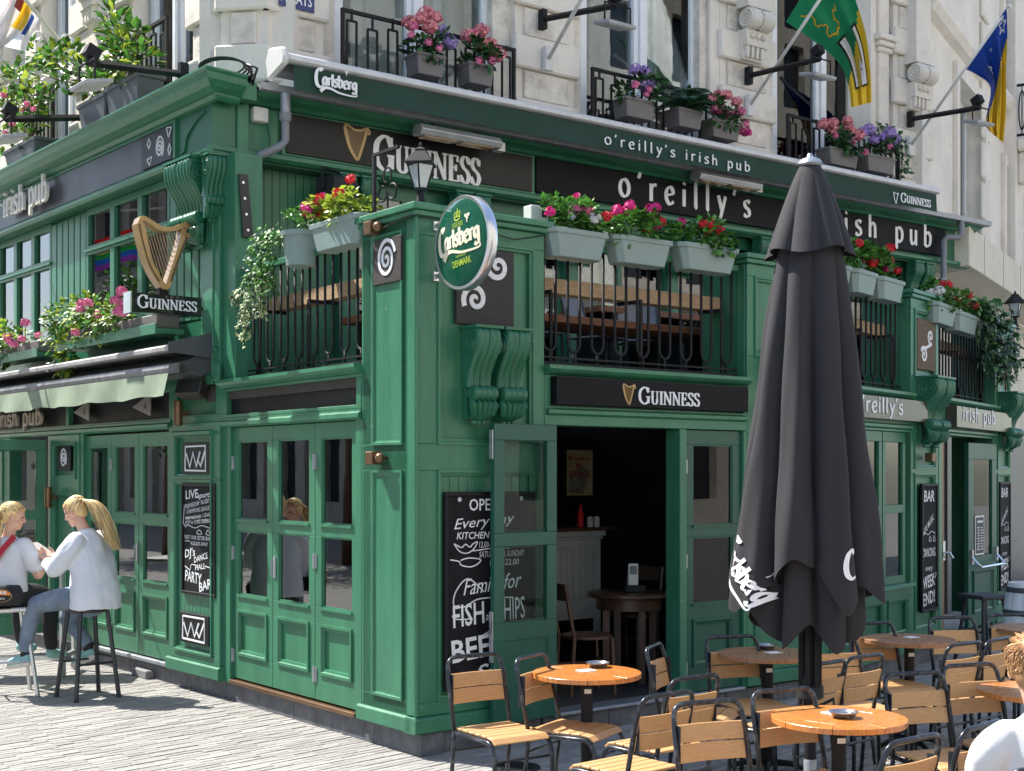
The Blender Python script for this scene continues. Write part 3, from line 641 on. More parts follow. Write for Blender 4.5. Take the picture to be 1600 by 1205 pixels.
# wall below the fascia, behind the terrace
cols_ = [0.05, 1.30, 2.55, 3.9, 5.3, 6.7, 8.1, 9.5]
for i, xx in enumerate(cols_):
    c = MB().box(xx, xx+.16, .06, .30, 2.66, 4.578).build('terrace_column', green, pub, P2, bevel=.005)
    for q in (-.02, .20): bracket(P2, xx+q+.0, 4.56, .05, .8, .9)
MB().box(.21, 1.30, .22, .30, 2.66, 4.578).build('boarded_wall', green, pub, P2)
for i in range(14): MB().box(.215+i*.077, .215+i*.077+.07, .205, .219, 2.67, 4.575).build('board', green, pub, P2)
MB().box(1.46, FX1, .9, 1.0, 2.66, 4.578).build('interior_wall', darkin, pub, P2)
for i in range(1, 7):
    a, b = cols_[i]+.16, cols_[i+1]
    wn = cells(MB(), a, b, 2.66, 4.577, .14, .19, [(a+.06, (a+b)/2-.03, 3.0, 4.45), ((a+b)/2+.03, b-.06, 3.0, 4.45)]).build('terrace_window', green2, pub, P2)
    for c, d in ((a+.06, (a+b)/2-.03), ((a+b)/2+.03, b-.06)): MB().box(c, d, .16, .167, 3.0, 4.45).build('pane', glass2, wn, P2)
# --- side front (L2)
LE = -9.6
plinth_row(L2, LE, -.005)
panelled(L2, -.95, -.002, .27, 2.34, [(-.86, -.14, 1.86, 2.25), (-.86, -.14, .34, 1.84)], boards=(1,), y=-.03, back=.15, name='pilaster_front')
MB().sweep([(-.042, .155), (-.06, .165), (-.06, .255), (-.042, .268), (.1, .268), (.1, .155)], -.98, .02).build('base_board', green, pub, L2)
MB().sweep([(-.03, 2.22), (-.065, 2.235), (-.065, 2.262), (-.03, 2.275)], -.88, -.12).build('panel_hood', green, pub, L2)
MB().box(LE, -1.0, -.01, .16, .15, .185).build('threshold', galv, pub, L2, bevel=.004)
for a, b, h in ((-3.0, -2.37, -2.37), (-2.37, -1.74, None), (-1.735, -1.03, -1.03)): door(L2, a, b, hinges=[h] if h else [], handle=None if h else -1.77, glassm=glasss)
MB().box(-1.03, -.952, .0, .14, .15, 2.30).build('door_jamb', green, pub, L2); MB().box(-3.08, -3.003, .0, .14, .15, 2.30).build('door_jamb', green, pub, L2)
panelled(L2, -3.87, -3.082, .17, 2.30, [(-3.78, -3.17, 1.85, 2.22), (-3.78, -3.17, .3, 1.7)], y=-.01, name='pilaster_front')
MB().box(-3.96, -3.872, .0, .14, .15, 2.30).build('door_jamb', green, pub, L2); MB().box(-5.25, -5.14, .0, .14, .15, 2.30).build('door_jamb', green, pub, L2)
OD5 = L2 @ T(-3.97, -.01, 0, R(-100)); door(OD5, .01, .60, .2, 2.26, y=0, label='open side door leaf seen nearly edge on')
panelled(L2, -6.3, -5.252, .17, 2.30, [(-6.2, -5.35, 1.2, 2.2), (-6.2, -5.35, .3, 1.05)], name='pilaster_front')
panelled(L2, LE, -6.302, .17, 2.30, [(-9.4, -8.0, .3, 2.2), (-7.8, -6.5, .3, 2.2)], name='pilaster_front')
cells(MB(), LE, -.002, 2.30, 2.70, -.005, .05, [(-9.4, -3.45, 2.40, 2.64), (-3.38, -1.02, 2.40, 2.64), (-.86, -.12, 2.41, 2.66)]).build('frieze_frame', green, pub, L2, bevel=.003)
MB().sweep([(-.006, 2.30), (-.05, 2.315), (-.05, 2.345), (-.02, 2.36), (-.02, 2.38), (-.006, 2.385)], LE, -.96).build('architrave', green, pub, L2)
MB().box(LE, -1.0, .05, .15, 2.30, 2.70).build('sign_backing', black, pub, L2); MB().box(-.998, -.002, .05, .15, 2.30, 2.70).build('panel_back', green, pub, L2)
MB().box(LE, -.002, .0, .16, 2.702, 3.22).build('wall', green2, pub, L2)
# upper windows
def upper_window(x0, x1, n):
    wd = (x1-x0)/n; ops = []
    for i in range(n):
        a, b = x0+i*wd+.05, x0+(i+1)*wd-.05; ops += [(a, b, 3.28, 4.10), (a, b, 4.19, 4.50)]
    wn = cells(MB(), x0, x1, 3.222, 4.566, .0, .07, ops).build('window', green, pub, L2, bevel=.004)
    for o in ops: MB().box(o[0], o[1], .035, .042, o[2], o[3]).build('pane', glass2, wn, L2)
    MB().box(x0, x1, -.02, -.001, 4.13, 4.16).build('transom', green, wn, L2)
    MB().box(x0-.03, x1+.03, -.09, .0, 3.205, 3.24).build('sill', green, wn, L2, bevel=.004)
upper_window(-2.92, -1.02, 3); upper_window(-5.5, -3.87, 3); upper_window(-8.4, -6.4, 3)
for a, b in ((-3.87, -2.92), (-1.02, -.002), (-6.4, -5.5), (LE, -8.4)):
    p = MB().box(a+.001, b-.001, .03, .16, 3.222, 4.566).build('boarded_wall', green, pub, L2)
    n = max(3, round((b-a)/.15)); wd = (b-a)/n
    for i in range(n): MB().box(a+i*wd+.012, a+(i+1)*wd-.012, .0, .03, 3.24, 4.54).build('board', green, p, L2, bevel=.006)
MB().box(-.12, -.0, -.035, .0, 2.70, 4.566).build('corner_board', green, pub, L2, bevel=.004)
for q in (-.52, -.27): bracket(L2, q, 4.565, -.0, 1.1)
MB().box(LE, -.0, -.10, .3, 4.568, 5.03).build('fascia_box', green2, pub, L2)
MB().box(LE, -.72, -.112, -.101, 4.66, 4.97).build('fascia_panel', mat('slate_fascia', (.06, .066, .085), .35, var=.12, scale=3, bump=.05), pub, L2)
MB().sweep([(-.10, 4.57), (-.13, 4.575), (-.15, 4.60), (-.15, 4.625), (-.114, 4.655), (-.10, 4.655)], LE, .02).build('fascia_moulding', green, pub, L2)
MB().box(-.70, -.655, -.122, -.101, 4.66, 4.97).box(LE, -.655, -.122, -.101, 4.972, 5.0).build('panel_frame', green, pub, L2)
mb = MB().ribbon(cat_rom([(-.58, 4.68), (-.50, 4.70), (-.46, 4.80), (-.30, 4.90), (-.12, 4.96)]), .014, -.114, -.101).build('arch_relief', green2, pub, L2)
prof = [(-.10, 5.0), (-.14, 5.005), (-.17, 5.03), (-.17, 5.05), (-.24, 5.075), (-.29, 5.12), (-.30, 5.17), (-.32, 5.19), (-.32, 5.205), (.35, 5.205), (.35, 5.03), (-.10, 5.03)]
# the cornice turns the corner: mitred sweep along the side front, then a short return
mb = MB()
def corn(px_, F, x, mit): return [tuple(F @ Vector((x+mit*(-a), a, b))) for a, b in px_]
inv = L2.inverted()
ringA = [(LE, a, b) for a, b in prof]
ringB = [(.0-a*1.0 if a < 0 else 0, a, b) for a, b in prof]
PL = L2.inverted() @ P2
ringC = []
for a, b in prof:
    q = PL @ Vector((.20, a if a < 0 else a, b)); ringC.append((q.x, q.y, b))
m_ = len(prof)
mb.add(ringA+ringB+ringC, [tuple(range(m_-1, -1, -1))]+[(r*m_+i, r*m_+(i+1) % m_, (r+1)*m_+(i+1) % m_, (r+1)*m_+i) for r in (0, 1) for i in range(m_)]+[tuple(range(2*m_, 3*m_))])
mb.build('cornice', green, pub, L2)
# insides
MB().box(LE, -.3, 1.3, 1.4, .15, 2.5).box(LE, -.3, .9, 1.0, 2.7, 4.56).box(LE, -.2, .16, 1.3, .1, .16).box(LE, -.2, .16, 1.4, 2.66, 2.70).build('interior_wall', darkin, pub, L2)
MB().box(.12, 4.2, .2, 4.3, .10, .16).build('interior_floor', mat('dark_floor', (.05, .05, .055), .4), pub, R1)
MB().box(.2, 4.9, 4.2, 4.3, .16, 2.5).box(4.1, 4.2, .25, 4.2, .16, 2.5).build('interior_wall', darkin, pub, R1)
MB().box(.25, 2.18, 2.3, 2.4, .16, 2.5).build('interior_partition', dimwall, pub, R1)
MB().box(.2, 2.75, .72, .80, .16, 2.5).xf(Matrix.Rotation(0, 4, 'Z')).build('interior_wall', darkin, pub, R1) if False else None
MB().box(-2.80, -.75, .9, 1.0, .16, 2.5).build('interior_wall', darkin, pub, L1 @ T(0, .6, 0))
# ---------------------------------------------------------------- pale stone building over the pub
glassu = glassmat("street_window_glass", (.78, .84, .87), .05, 1.38)
stb = thing('stone_building', 'pale limestone building with banded piers and iron balconies above the pub', 'building', P2 @ T(0, .4, 5.1))
TOP = 13.5
railv = MB().box(-.008, .008, -.008, .008, 0, .90).mesh('rail_bar', iron)
def key_mesh(w, h, zt):                                   # a narrow square hoop hanging on a stem from the top rail
    m = MB(); t = .009
    m.box(-t, t, -t, t, zt-.10, zt)
    m.box(-w/2, w/2, -t, t, zt-.10-2*t, zt-.10).box(-w/2-t, -w/2+t, -t, t, zt-h, zt-.10-t).box(w/2-t, w/2+t, -t, t, zt-h, zt-.10-t)
    return m.mesh('rail_hoop', iron)
KEYA, KEYB = key_mesh(.10, .90, .94), key_mesh(.10, .84, .98)
def balcony(F, x0, x1, y, z0=5.17, zt=6.13):
    r = MB().box(x0, x1, y-.018, y+.018, zt-.03, zt).box(x0, x1, y-.012, y+.012, z0+.06, z0+.085).box(x0, x0+.03, y-.015, y+.015, z0, zt-.03).box(x1-.03, x1, y-.015, y+.015, z0, zt-.03).build('balcony_railing', iron, stb, F)
    n = max(3, round((x1-x0)/.21)); w_ = (x1-x0)/n
    for i in range(n): link(KEYA if i % 2 else KEYB, 'rail_hoop', r, F @ T(x0+(i+.5)*w_, y, zt-.97))
    return r
def pier(F, x0, x1, yf, corbel=False, z0=5.14, rough=True):
    b = MB().box(x0+.04, x1-.04, yf+.07, yf+.5, z0, TOP).build('pier', stone, stb, F)
    k = 0; z = 5.38
    while z < 9.2:
        MB().box(x0, x1, yf, yf+.09, z, z+.33).build('stone_block', stone, b, F, bevel=.018)
        if rough and x1-x0 > .35: MB().box(x0+.14, x1-.14, yf+.035, yf+.075, z+.345, z+.625).build('rough_panel', stone2, b, F, bevel=.008)
        MB().box(x0+.045, x0+.115, yf+.03, yf+.075, z+.335, z+.635).box(x1-.115, x1-.045, yf+.03, yf+.075, z+.335, z+.635).build('side_strip', stone, b, F) if False else None
        z += .64
    if corbel:
        xc = (x0+x1)/2; zc = corbel; c = MB().tube([(xc-.19, yf-.12, zc), (xc-.17, yf-.12, zc), (xc-.07, yf-.12, zc), (xc, yf-.12, zc), (xc+.07, yf-.12, zc), (xc+.17, yf-.12, zc), (xc+.19, yf-.12, zc)], [.105, .125, .125, .10, .125, .125, .105], 16)
        c.box(xc-.2, xc+.2, yf-.16, yf+.05, zc+.13, zc+.30).box(xc-.15, xc+.15, yf-.12, yf+.05, zc+.30, TOP-4)
        o = c.build('corbel', stone, b, F, auto=True)
        c = MB()
        for sx in (-1, 1):
            for rr in (.095, .058, .024): c.tube([(xc+sx*.192, yf-.12+rr*math.cos(k*.42), zc+rr*math.sin(k*.42)) for k in range(15)], .013, 5, closed=True)
        for k in range(9): c.ball((xc, yf-.12-.112*math.cos(R(-70+k*18)), zc+.112*math.sin(R(-70+k*18))), .016, n=6, m=5)
        c.build('corbel_volutes', stone, o, F, smooth=True)
        c = MB().prism([(xc-.17, zc-.30), (xc+.17, zc-.30), (xc+.19, zc-.12), (xc-.19, zc-.12)], yf-.12, yf+.05); c.build('corbel_foot', stone, o, F)
        c = MB()
        for q in (-1, 0, 1): c.ball((xc+q*.09, yf-.125, zc-.19), .038, n=10, m=6)
        c.build('corbel_beads', stone, o, F, smooth=True)
        c = MB()
        for q in range(4): c.prism([(xc-.15+q*.078, zc-.30), (xc-.10+q*.078, zc-.30), (xc-.12+q*.078, zc-.43), (xc-.15+q*.078, zc-.43)], yf-.10, yf-.0)
        c.box(xc-.17, xc+.17, yf-.05, yf+.04, zc-.45, zc-.29).build('corbel_dentils', stone, o, F)
    return b
def french(F, x0, x1, y, z1=9.4, cur=True, n=2, tr=None):
    z0 = 5.17; wd = (x1-x0)/n; ops = [(x0+i*wd+.10, x0+(i+1)*wd-.10, z0+.42, tr or z1-.1) for i in range(n)]+([(x0+i*wd+.10, x0+(i+1)*wd-.10, tr+.12, z1-.1) for i in range(n)] if tr else [])
    wn = cells(MB(), x0, x1, z0, z1, y, y+.09, ops).build('french_window', upvc, stb, F, bevel=.008)
    for o in ops: MB().box(o[0], o[1], y+.05, y+.058, o[2], o[3]).build('pane', glassu, wn, F)
    for i in range(1, n): MB().box(x0+i*wd-.035, x0+i*wd+.035, y-.03, y-.001, z0, z1).build('meeting_stile', upvc, wn, F, bevel=.008)
    if cur:
        mb = MB(); mb.grid(lambda u, v: (x0+wd*(1.25)+u*wd*.5, y+.45+.05*math.sin(u*40)+.03*math.sin(u*17), z0+v*(z1-z0)), 60, 1)
        mb.build('curtain', curtain, wn, F, smooth=True)
    mb = MB(); mb.grid(lambda u, v: (x0+wd*.05+u*wd*.32, y+.45+.05*math.sin(u*30)+.03*math.sin(u*13), z0+v*(z1-z0)), 40, 1); mb.build('curtain', curtain, wn, F, smooth=True)
    MB().box(x0-.3, x1+.3, y+1.2, y+1.3, z0, z1).box(x0-.3, x1+.3, y+.12, y+1.3, z0-.1, z0).build('room', dimwall, wn, F)
    return wn

YP, YW = .26, .34
xs = lambda px, y=YP: X(P2, px, y)
# piers and windows along the terrace front
pier(P2, .62, xs(517), YP)
pier(P2, xs(806), xs(908), YP); pier(P2, xs(1128), xs(1214), YP, corbel=7.12); pier(P2, xs(1400), xs(1461), YP, corbel=7.05)
for a, b, pa, pb in ((523, 768, 517, 806), (908, 1092, 908, 1128), (1208, 1358, 1214, 1400)):
    french(P2, xs(a, .48), xs(b, .48), .50, 9.6, tr=None if a > 600 else None)
    MB().box(xs(pb)-.001 if False else xs(b, .4)+.01, xs(pb)+.05, .40, .9, 5.14, TOP).build('window_reveal', stone2, stb, P2)
    MB().box(xs(pa)-.05, xs(a, .4)-.01, .40, .9, 5.14, TOP).build('window_reveal', stone2, stb, P2)
    MB().box(xs(pa)-.05, xs(pb)+.05, .42, .9, 9.6, TOP).build('lintel_wall', stone, stb, P2)
    balcony(P2, xs(pa)+.04, xs(pb)-.10, .14)
for px in (1372, 1108):
    x = xs(px, .36); MB().box(x, x+.20, .34, .398, 5.2, 9.5).build('pilaster', stone, stb, P2, bevel=.01)
    if px == 1372: MB().box(x-.05, x+.26, .28, .399, 7.35, 7.42).box(x-.03, x+.24, .31, .3985, 7.28, 7.348).box(x-.08, x+.3, .25, .397, 7.422, 7.5).build('capital', stone, stb, P2, bevel=.012)
# chamfered corner
pa = pt(L2, -.62, .26); pb_ = pt(P2, .66, .26)
CH = frame(pa[0], pa[1], pb_[0]-pa[0], pb_[1]-pa[1]); CW = math.hypot(pb_[0]-pa[0], pb_[1]-pa[1])
pier(CH, -.02, CW+.02, -.02)
MB().box(-.2, CW+.2, .1, 1.2, 5.14, TOP).build('corner_wall', stone, stb, CH)
# side front of the stone building
xl = lambda px, y=.28: X(L2, px, y)
pier(L2, -1.28, -.60, .27)
pier(L2, xl(108), xl(200), .27, corbel=7.05); pier(L2, xl(0)-.6, xl(58), .27, corbel=7.1)
for a, b in ((xl(200), -1.28), (xl(58), xl(108))):
    french(L2, a+.05, b-.05, .50, 9.6); MB().box(a-.05, b+.05, .42, .9, 9.6, TOP).build('lintel_wall', stone, stb, L2)
    balcony(L2, a+.03, b-.03, .12)
MB().box(-12, xl(0)-.5, .35, .9, 5.14, TOP).build('wall', stone, stb, L2)
# bulk behind (keeps the afternoon side dark)
MB().box(.9, 10.3, 1.85, 9, 5.2, TOP).build('bulk', stone, stb, P2)
MB().box(-12, -.9, 1.85, 5, 5.2, TOP).build('bulk', stone, stb, L2)
# street name plate, cut by the top of the picture
pl = thing('street_name_plate', 'dark blue enamel street name plate at the top edge above the awning', 'sign', P2 @ T(0, 0, 0))
q = XZ(P2, 462, 6, .25); MB().box(q[0]-.17, q[0]+.18, .235, .25, q[1]-.05, q[1]+.30).build('plate', mat('blue_enamel', (.02, .035, .16), .3), pl)
put_text(MB(), ('PLAATS', 0, .01), q[0], q[1]-.005, .10, .2335, width=.31).build('lettering', white, pl)
# ---------------------------------------------------------------- neighbour to the right
nb = thing('neighbour_building', 'pale building on the right with a projecting cream band over the shopfront', 'building', N4)
MB().box(-.35, 9, -.02, .6, 4.60, 5.12).build('band', stucco, nb, N4, bevel=.01)
for k in range(5): MB().box(.6+k*1.4, .606+k*1.4, -.026, -.019, 4.61, 5.11).build('band_joint', mat('joint_grey', (.3, .29, .25), .9), nb, N4)
MB().box(-.3, 9, .62, .75, 2.6, 4.6).build('wall', stucco, nb, N4); MB().box(-.2, 9, .60, .619, 4.40, 4.46).build('wall_ledge', stucco, nb, N4)
MB().box(.3, 9, .40, .5, .0, 2.6).build('shopfront', mat('shop_grey', (.08, .085, .09), .4), nb, N4)
ops = [(X(N4, 1487, .55), X(N4, 1528, .55), 5.30, 7.55), (X(N4, 1562, .55), X(N4, 1583, .55), 5.2, 7.0), (X(N4, 1560, .55), X(N4, 1590, .55), 7.9, 10.5)]
cells(MB(), -.7, 9, 5.12, TOP, .50, .75, ops).build('wall', stone, nb, N4)
MB().box(-1.5, 9, .95, 2.6, 5.12, TOP).build('bulk', stone, nb, N4)
for k, o in enumerate(ops):
    wn = cells(MB(), o[0]+.01, o[1]-.01, o[2]+.01, o[3]-.01, .70, .76, [(o[0]+.15, o[1]-.12, o[2]+.1, o[3]-.1)]).build('window', upvc, nb, N4)
    MB().box(o[0]+.15, o[1]-.12, .73, .738, o[2]+.1, o[3]-.1).build('pane', glassu, wn, N4)
    cells(MB(), o[0]-.16, o[1]+.16, o[2]-.02, o[3]+.18, .43, .499, [(o[0]+.001, o[1]-.001, o[2]-.03, o[3])]).build('window_surround', stone, wn, N4, bevel=.02)
MB().sweep([(.499, 7.9), (.40, 7.95), (.34, 8.05), (.34, 8.12), (.499, 8.14)], -.6, 9).build('string_course', stone, nb, N4)
for i in range(9): MB().box(X(N4, 1546, .4)-.25, X(N4, 1546, .4)+.28, .44, .499, 5.2+i*.62, 5.2+i*.62+.55).build('quoin', stone, nb, N4, bevel=.02)
fb = thing('far_balcony_house', 'farther pale house with a curled iron balcony at the right edge', 'building', N4 @ T(7.4, 0, 0))
a = 5.0
MB().box(a, a+8, .32, 3, 4.9, TOP).build('wall', stone, fb, N4)
MB().box(a+.1, a+4, -.12, .32, 7.28, 7.48).box(a+.2, a+.45, -.0, .32, 6.75, 7.28).box(a+1.8, a+2.05, -.0, .32, 6.75, 7.28).build('balcony_slab', stone, fb, N4, bevel=.03)
mb = MB().box(a+.12, a+4, -.10, -.07, 8.35, 8.39).box(a+.12, a+4, -.10, -.07, 7.52, 7.56).box(a+.12, a+.15, -.07, .32, 8.35, 8.39).box(a+.12, a+.15, -.07, .32, 7.52, 7.56)
for k in range(3):
    cx = a+.135; cy = .0+k*.12; mb.tube([(cx, cy+.05*math.cos(t*.5), 7.95+.33*math.sin(t*.5)) for t in range(13)], .012, 5, closed=True).tube([(cx, cy, 7.54), (cx, cy, 8.37)], .01, 5)
for k in range(13): mb.tube([(a+.2+k*.3, -.085, 7.54), (a+.2+k*.3, -.085, 8.37)], .012, 5).tube([(a+.35+k*.3+.09*math.cos(t*.5), -.085, 7.95+.33*math.sin(t*.5)) for t in range(13)], .014, 5, closed=True)
mb.build('balcony_railing', iron, fb, N4)
wn = MB().box(a+.8, a+1.7, .24, .319, 5.3, 6.7).build('window', upvc, fb, N4); MB().box(a+.88, a+1.62, .232, .2395, 5.38, 6.62).build('pane', glassu, wn, N4)
# ---------------------------------------------------------------- across the square and across the side street (seen mirrored in the glass)
def facade(name, label, F, x0, x1, h, bay, base=True, m=stone):
    t = thing(name, label, 'building', F)
    n = round((x1-x0)/bay); ops = []
    for i in range(n):
        c = x0+(i+.5)*bay
        for z in (1.0, 5.4, 9.4, 13.6, 17.6, 21.0):
            if z+2.9 < h: ops.append((c-.62, c+.62, z, z+2.7))
    cells(MB(), x0, x1, 0, h, 0, .5, ops).build('wall', m, t)
    mb = MB().box(x0, x1, .35, .36, 0, h); mb.build('window_glass', mat('dark_glass', (.03, .035, .04), .08), t)
    for i in range(n+1): MB().box(x0+i*bay-.25, x0+i*bay+.25, -.25, 0, .5, h-1.2).build('pilaster', m, t)
    for z in (4.4, 8.6, h-1.1): MB().box(x0-.1, x1+.1, -.45, -.0, z, z+.45).build('cornice', m, t)
    return t
facade('palace_building', 'sunlit stone palace across the square, mirrored in the front windows', R1 @ T(0, -25, 0, R(180)), -56, 16, 25, 3.2, m=mat('palace_stone', (.56, .53, .47), .9, var=.15, scale=2))
facade('row_of_houses', 'stone house row across the side street, mirrored in the side windows', L2 @ T(0, -15, 0, R(180)), -2, 40, 21, 3.0, m=mat('grey_stone', (.36, .33, .28), .9, var=.2, scale=2))
# ---------------------------------------------------------------- signs
def board(name, label, F, x0, x1, z0, z1, y0, y1, m=signblk, cat_='sign', group=None):
    t = thing(name, label, cat_, F @ T((x0+x1)/2, y0, z0), group)
    MB().box(x0, x1, y0, y1, z0, z1).build('panel', m, t, F, bevel=.003); return t
def harp_logo(t, F, x, z, w, h, y, dark=True):
    harp_shape(MB(), w, h, 0, .004).build('harp_emblem', gold, t, F @ T(x, y, z))
    mb = MB().prism([(-.40*w, .86*h), (.30*w, .86*h), (.22*w, .5*h), (-.02*w, .08*h), (-.3*w, .4*h)], -.001, 0); mb.build('harp_body', golddark, t, F @ T(x, y, z))
    harp_strings(MB(), w, h, -.001).build('harp_strings', gold, t, F @ T(x, y, z))
def word(t, F, sts, x0, z0, y, m=white, dep=.006, name='lettering', per=False):
    if not per: return put_strokes(MB(), sts, x0, z0, y, dep).build(name, m, t, F, kind='stuff')
    g = []                                                   # strokes that overlap along the line make one letter
    for p, ws in sorted(sts, key=lambda q: min(a[0] for a in q[0])):
        a = min(q[0] for q in p)-max(ws)*.3; b = max(q[0] for q in p)+max(ws)*.3
        if g and a < g[-1][1]-.001: g[-1][1] = max(b, g[-1][1]); g[-1][2].append((p, ws))
        else: g.append([a, b, [(p, ws)]])
    for a, b, ss in g: put_strokes(MB(), ss, x0, z0, y, dep).build('letter', m, t, F)
# upper boards on the fascia
t = board('brewery_sign', 'long black sign board with gold harp and large white serif lettering under the awning', P2, .70, 3.385, 4.69, 5.035, -.03, .017)
cells(MB(), .66, 3.43, 4.674, 5.052, -.012, .017, [(.701, 3.384, 4.691, 5.034)]).build('frame', green, t, P2)
a = X(P2, 581); b = X(P2, 748); word(t, P2, guinness(b-a, .31), a, XZ(P2, 590, 266)[1], -.031, per=True); harp_logo(t, P2, X(P2, 556), XZ(P2, 556, 251)[1], .26, .30, -.031)
t = board('pub_name_sign', 'long black board with widely spaced white uncial pub name below the awning', P2, 3.435, 10.1, 4.70, 5.045, -.035, .017, signblk2)
def spaced(txt, x0, x1, h, **k):
    sts, w0 = pen_text(txt, GL, h, .26, .10, 20, **k); f = (x1-x0)/w0; return [([(p*f, q) for p, q in s], ws) for s, ws in sts]
sp = lambda tx, F, p0, p1, h, tr: pen_text(tx, GL, h, .27, .11, 20, track=tr, width=X(F, p1)-X(F, p0))[0]
word(t, P2, sp("o'reilly's", P2, 963, 1169, .185, .55), X(P2, 963), XZ(P2, 975, 309)[1], -.036, per=True)
word(t, P2, sp("irish pub", P2, 1277, 1452, .185, .55), X(P2, 1277), XZ(P2, 975, 309)[1], -.036, per=True)
# boards over the ground floor
t = board('brewery_sign', 'black sign box with small gold harp and white serif lettering over the open door', R1, 1.168, 3.19, 2.398, 2.602, -.06, .02, signblk2)
a = X(R1, 997, -.06); word(t, R1, guinness(X(R1, 1093, -.06)-a, .125), a, XZ(R1, 1000, 631, -.06)[1], -.061, per=True); harp_logo(t, R1, X(R1, 983, -.06), XZ(R1, 983, 632, -.06)[1], .125, .15, -.061)
signm = mat('bronze_grey_sign', (.10, .085, .075), .22, .35, var=.15, scale=3)
t = board('pub_name_sign', 'bronze grey sign box with white uncial letters left of the far scroll brackets', S2, .15, 2.02, 2.40, 2.605, -.10, .02, signm)
word(t, S2, sp("o'reilly's", S2, 1335, 1409, .095, .12), X(S2, 1335, -.1), 2.455, -.101)
t = board('pub_name_sign', 'bronze grey sign box with white uncial letters above the far door', S3, .22, 2.55, 2.38, 2.60, -.12, .0, signm)
word(t, S3, sp("irish pub", S3, 1504, 1553, .105, .2), X(S3, 1504, -.12), 2.45, -.121)
# standing letters on the side front
def letters(label, txt, F, x0, x1, z, h, y, m, stand=.05):
    t = thing('pub_name_letters', label, 'sign', F @ T((x0+x1)/2, y, z)); tot = sum(GL[c][0]+.04 for c in txt); k = (x1-x0)/tot; x = x0
    for i, c in enumerate(txt):
        if c != ' ':
            sts, _ = pen_text(c, GL, h, .27, .13, 20); f = GL[c][0]*k/(GL[c][0]*h)
            mb = MB()
            for j, (p, ws) in enumerate(sts): mb.ribbon([(x+q*f, z+r) for q, r in p], ws, y-stand-.03-j*.0004, y-stand)
            mb.build('letter', m, t, F)
        x += (GL[c][0]+.04)*k
    MB().box(x0, x1, y-stand+.001, y-stand+.012, z+h*.30, z+h*.36).build('mounting_rail', iron, t, F)
    return t
a = X(L2, 8, -.17); b = X(L2, 77, -.17)
letters('white standing uncial letters on the slate fascia at the left edge', 'irish pub', L2, a, b, XZ(L2, 40, 327, -.17)[1], .19, -.112, mat('ivory_letters', (.70, .68, .62), .5))
a = X(L2, -8, -.06); b = X(L2, 62, -.06)
letters('cream standing letters on the black board above the open side door', 'irish pub', L2, a, b, XZ(L2, 30, 665, -.06)[1], .13, .05, mat('tan_letters', (.55, .45, .36), .5), .06)
# round double-sided sign on the pillar
DC = R1 @ T(.14, -.40, 3.395)
t = thing('round_brewery_sign', 'round glossy green double-sided sign in a silver rim on the corner pillar', 'sign', DC)
RR = .295
def disc_prof(r, n=40): return [(r*math.cos(2*math.pi*k/n), r*math.sin(2*math.pi*k/n)) for k in range(n)]
DM = DC @ Matrix.Rotation(R(-90), 4, 'Z')                   # face looks towards the side street
ring = MB(); n = 48; prof = [(RR-.012, -.062), (RR+.006, -.064), (RR+.012, -.055), (RR+.012, .0), (RR+.006, .008), (RR-.012, .006)]
vs = [(r*math.cos(2*math.pi*k/n), y, r*math.sin(2*math.pi*k/n)) for k in range(n) for r, y in prof]; m_ = 6
ring.add(vs, [(k*m_+i, k*m_+(i+1) % m_, ((k+1) % n)*m_+(i+1) % m_, ((k+1) % n)*m_+i) for k in range(n) for i in range(m_)]); ring.build('rim', silver, t, DM, auto=True)
def dome(sy): 
    mb = MB(); rows = [(0.0, .088), (.08, .086), (.16, .08), (.23, .072), (.27, .066), (.289, .06)]
    vs = [(0, -sy*rows[0][1], 0)]+[(r*math.cos(2*math.pi*k/48), -sy*y, r*math.sin(2*math.pi*k/48)) for r, y in rows[1:] for k in range(48)]
    fs = [(0, 1+k, 1+(k+1) % 48) for k in range(48)]+[(1+j*48+k, 1+(j+1)*48+k, 1+(j+1)*48+(k+1) % 48, 1+j*48+(k+1) % 48) for j in range(4) for k in range(48)]
    return mb.add(vs, fs)
dome(1).build('face', discg, t, DM, smooth=True); MB().box(-.01, .01, .0, .03, -.01, .01).build('back_boss', silver, t, DM)
def ondome(p): return (p[0], -(.0885-.30*(p[0]**2+p[2]**2)+max(0, -p[1])), p[2])
rotz = Matrix.Rotation(R(-6), 4, 'Y')
mb = put_strokes(MB(), carlsberg(.46), -.235, -.02, 0, .002); mb.v = [ondome(tuple(rotz @ Vector(v))) for v in mb.v]; mb.build('lettering', cream, t, DM)
mb = put_text(MB(), ('DENMARK', 0, .01), .02, -.155, .045, -.001, .20); put_text(mb, ('COPENHAGEN', 0, 0), .02, -.098, .014, -.001, .11)
for k in range(3): put_text(mb, ('COPENHAGEN', 0, 0), .0, .125-.012*k, .009, -.001, .12)
mb.ribbon(arc(0, .165, .03, .02, 180, 360, 8), .008, -.002, 0)
for q in (-.025, 0, .025): mb.ribbon(arc(q*.8, .185, .012, .018, 0, 360, 10), .005, -.002, 0)
mb.ribbon([(0, .20), (0, .225)], .006, -.002, 0)
mb.v = [ondome(tuple(rotz @ Vector(v))) for v in mb.v]; mb.build('small_lettering', neon, t, DM, kind='stuff')
for z in (.17, -.17): MB().tube([(.0, .385, z), (.0, .22, z)], .018, 8).box(-.02, .02, .37, .398, z-.03, z+.03).build('mounting_arm', silver, t, DC)
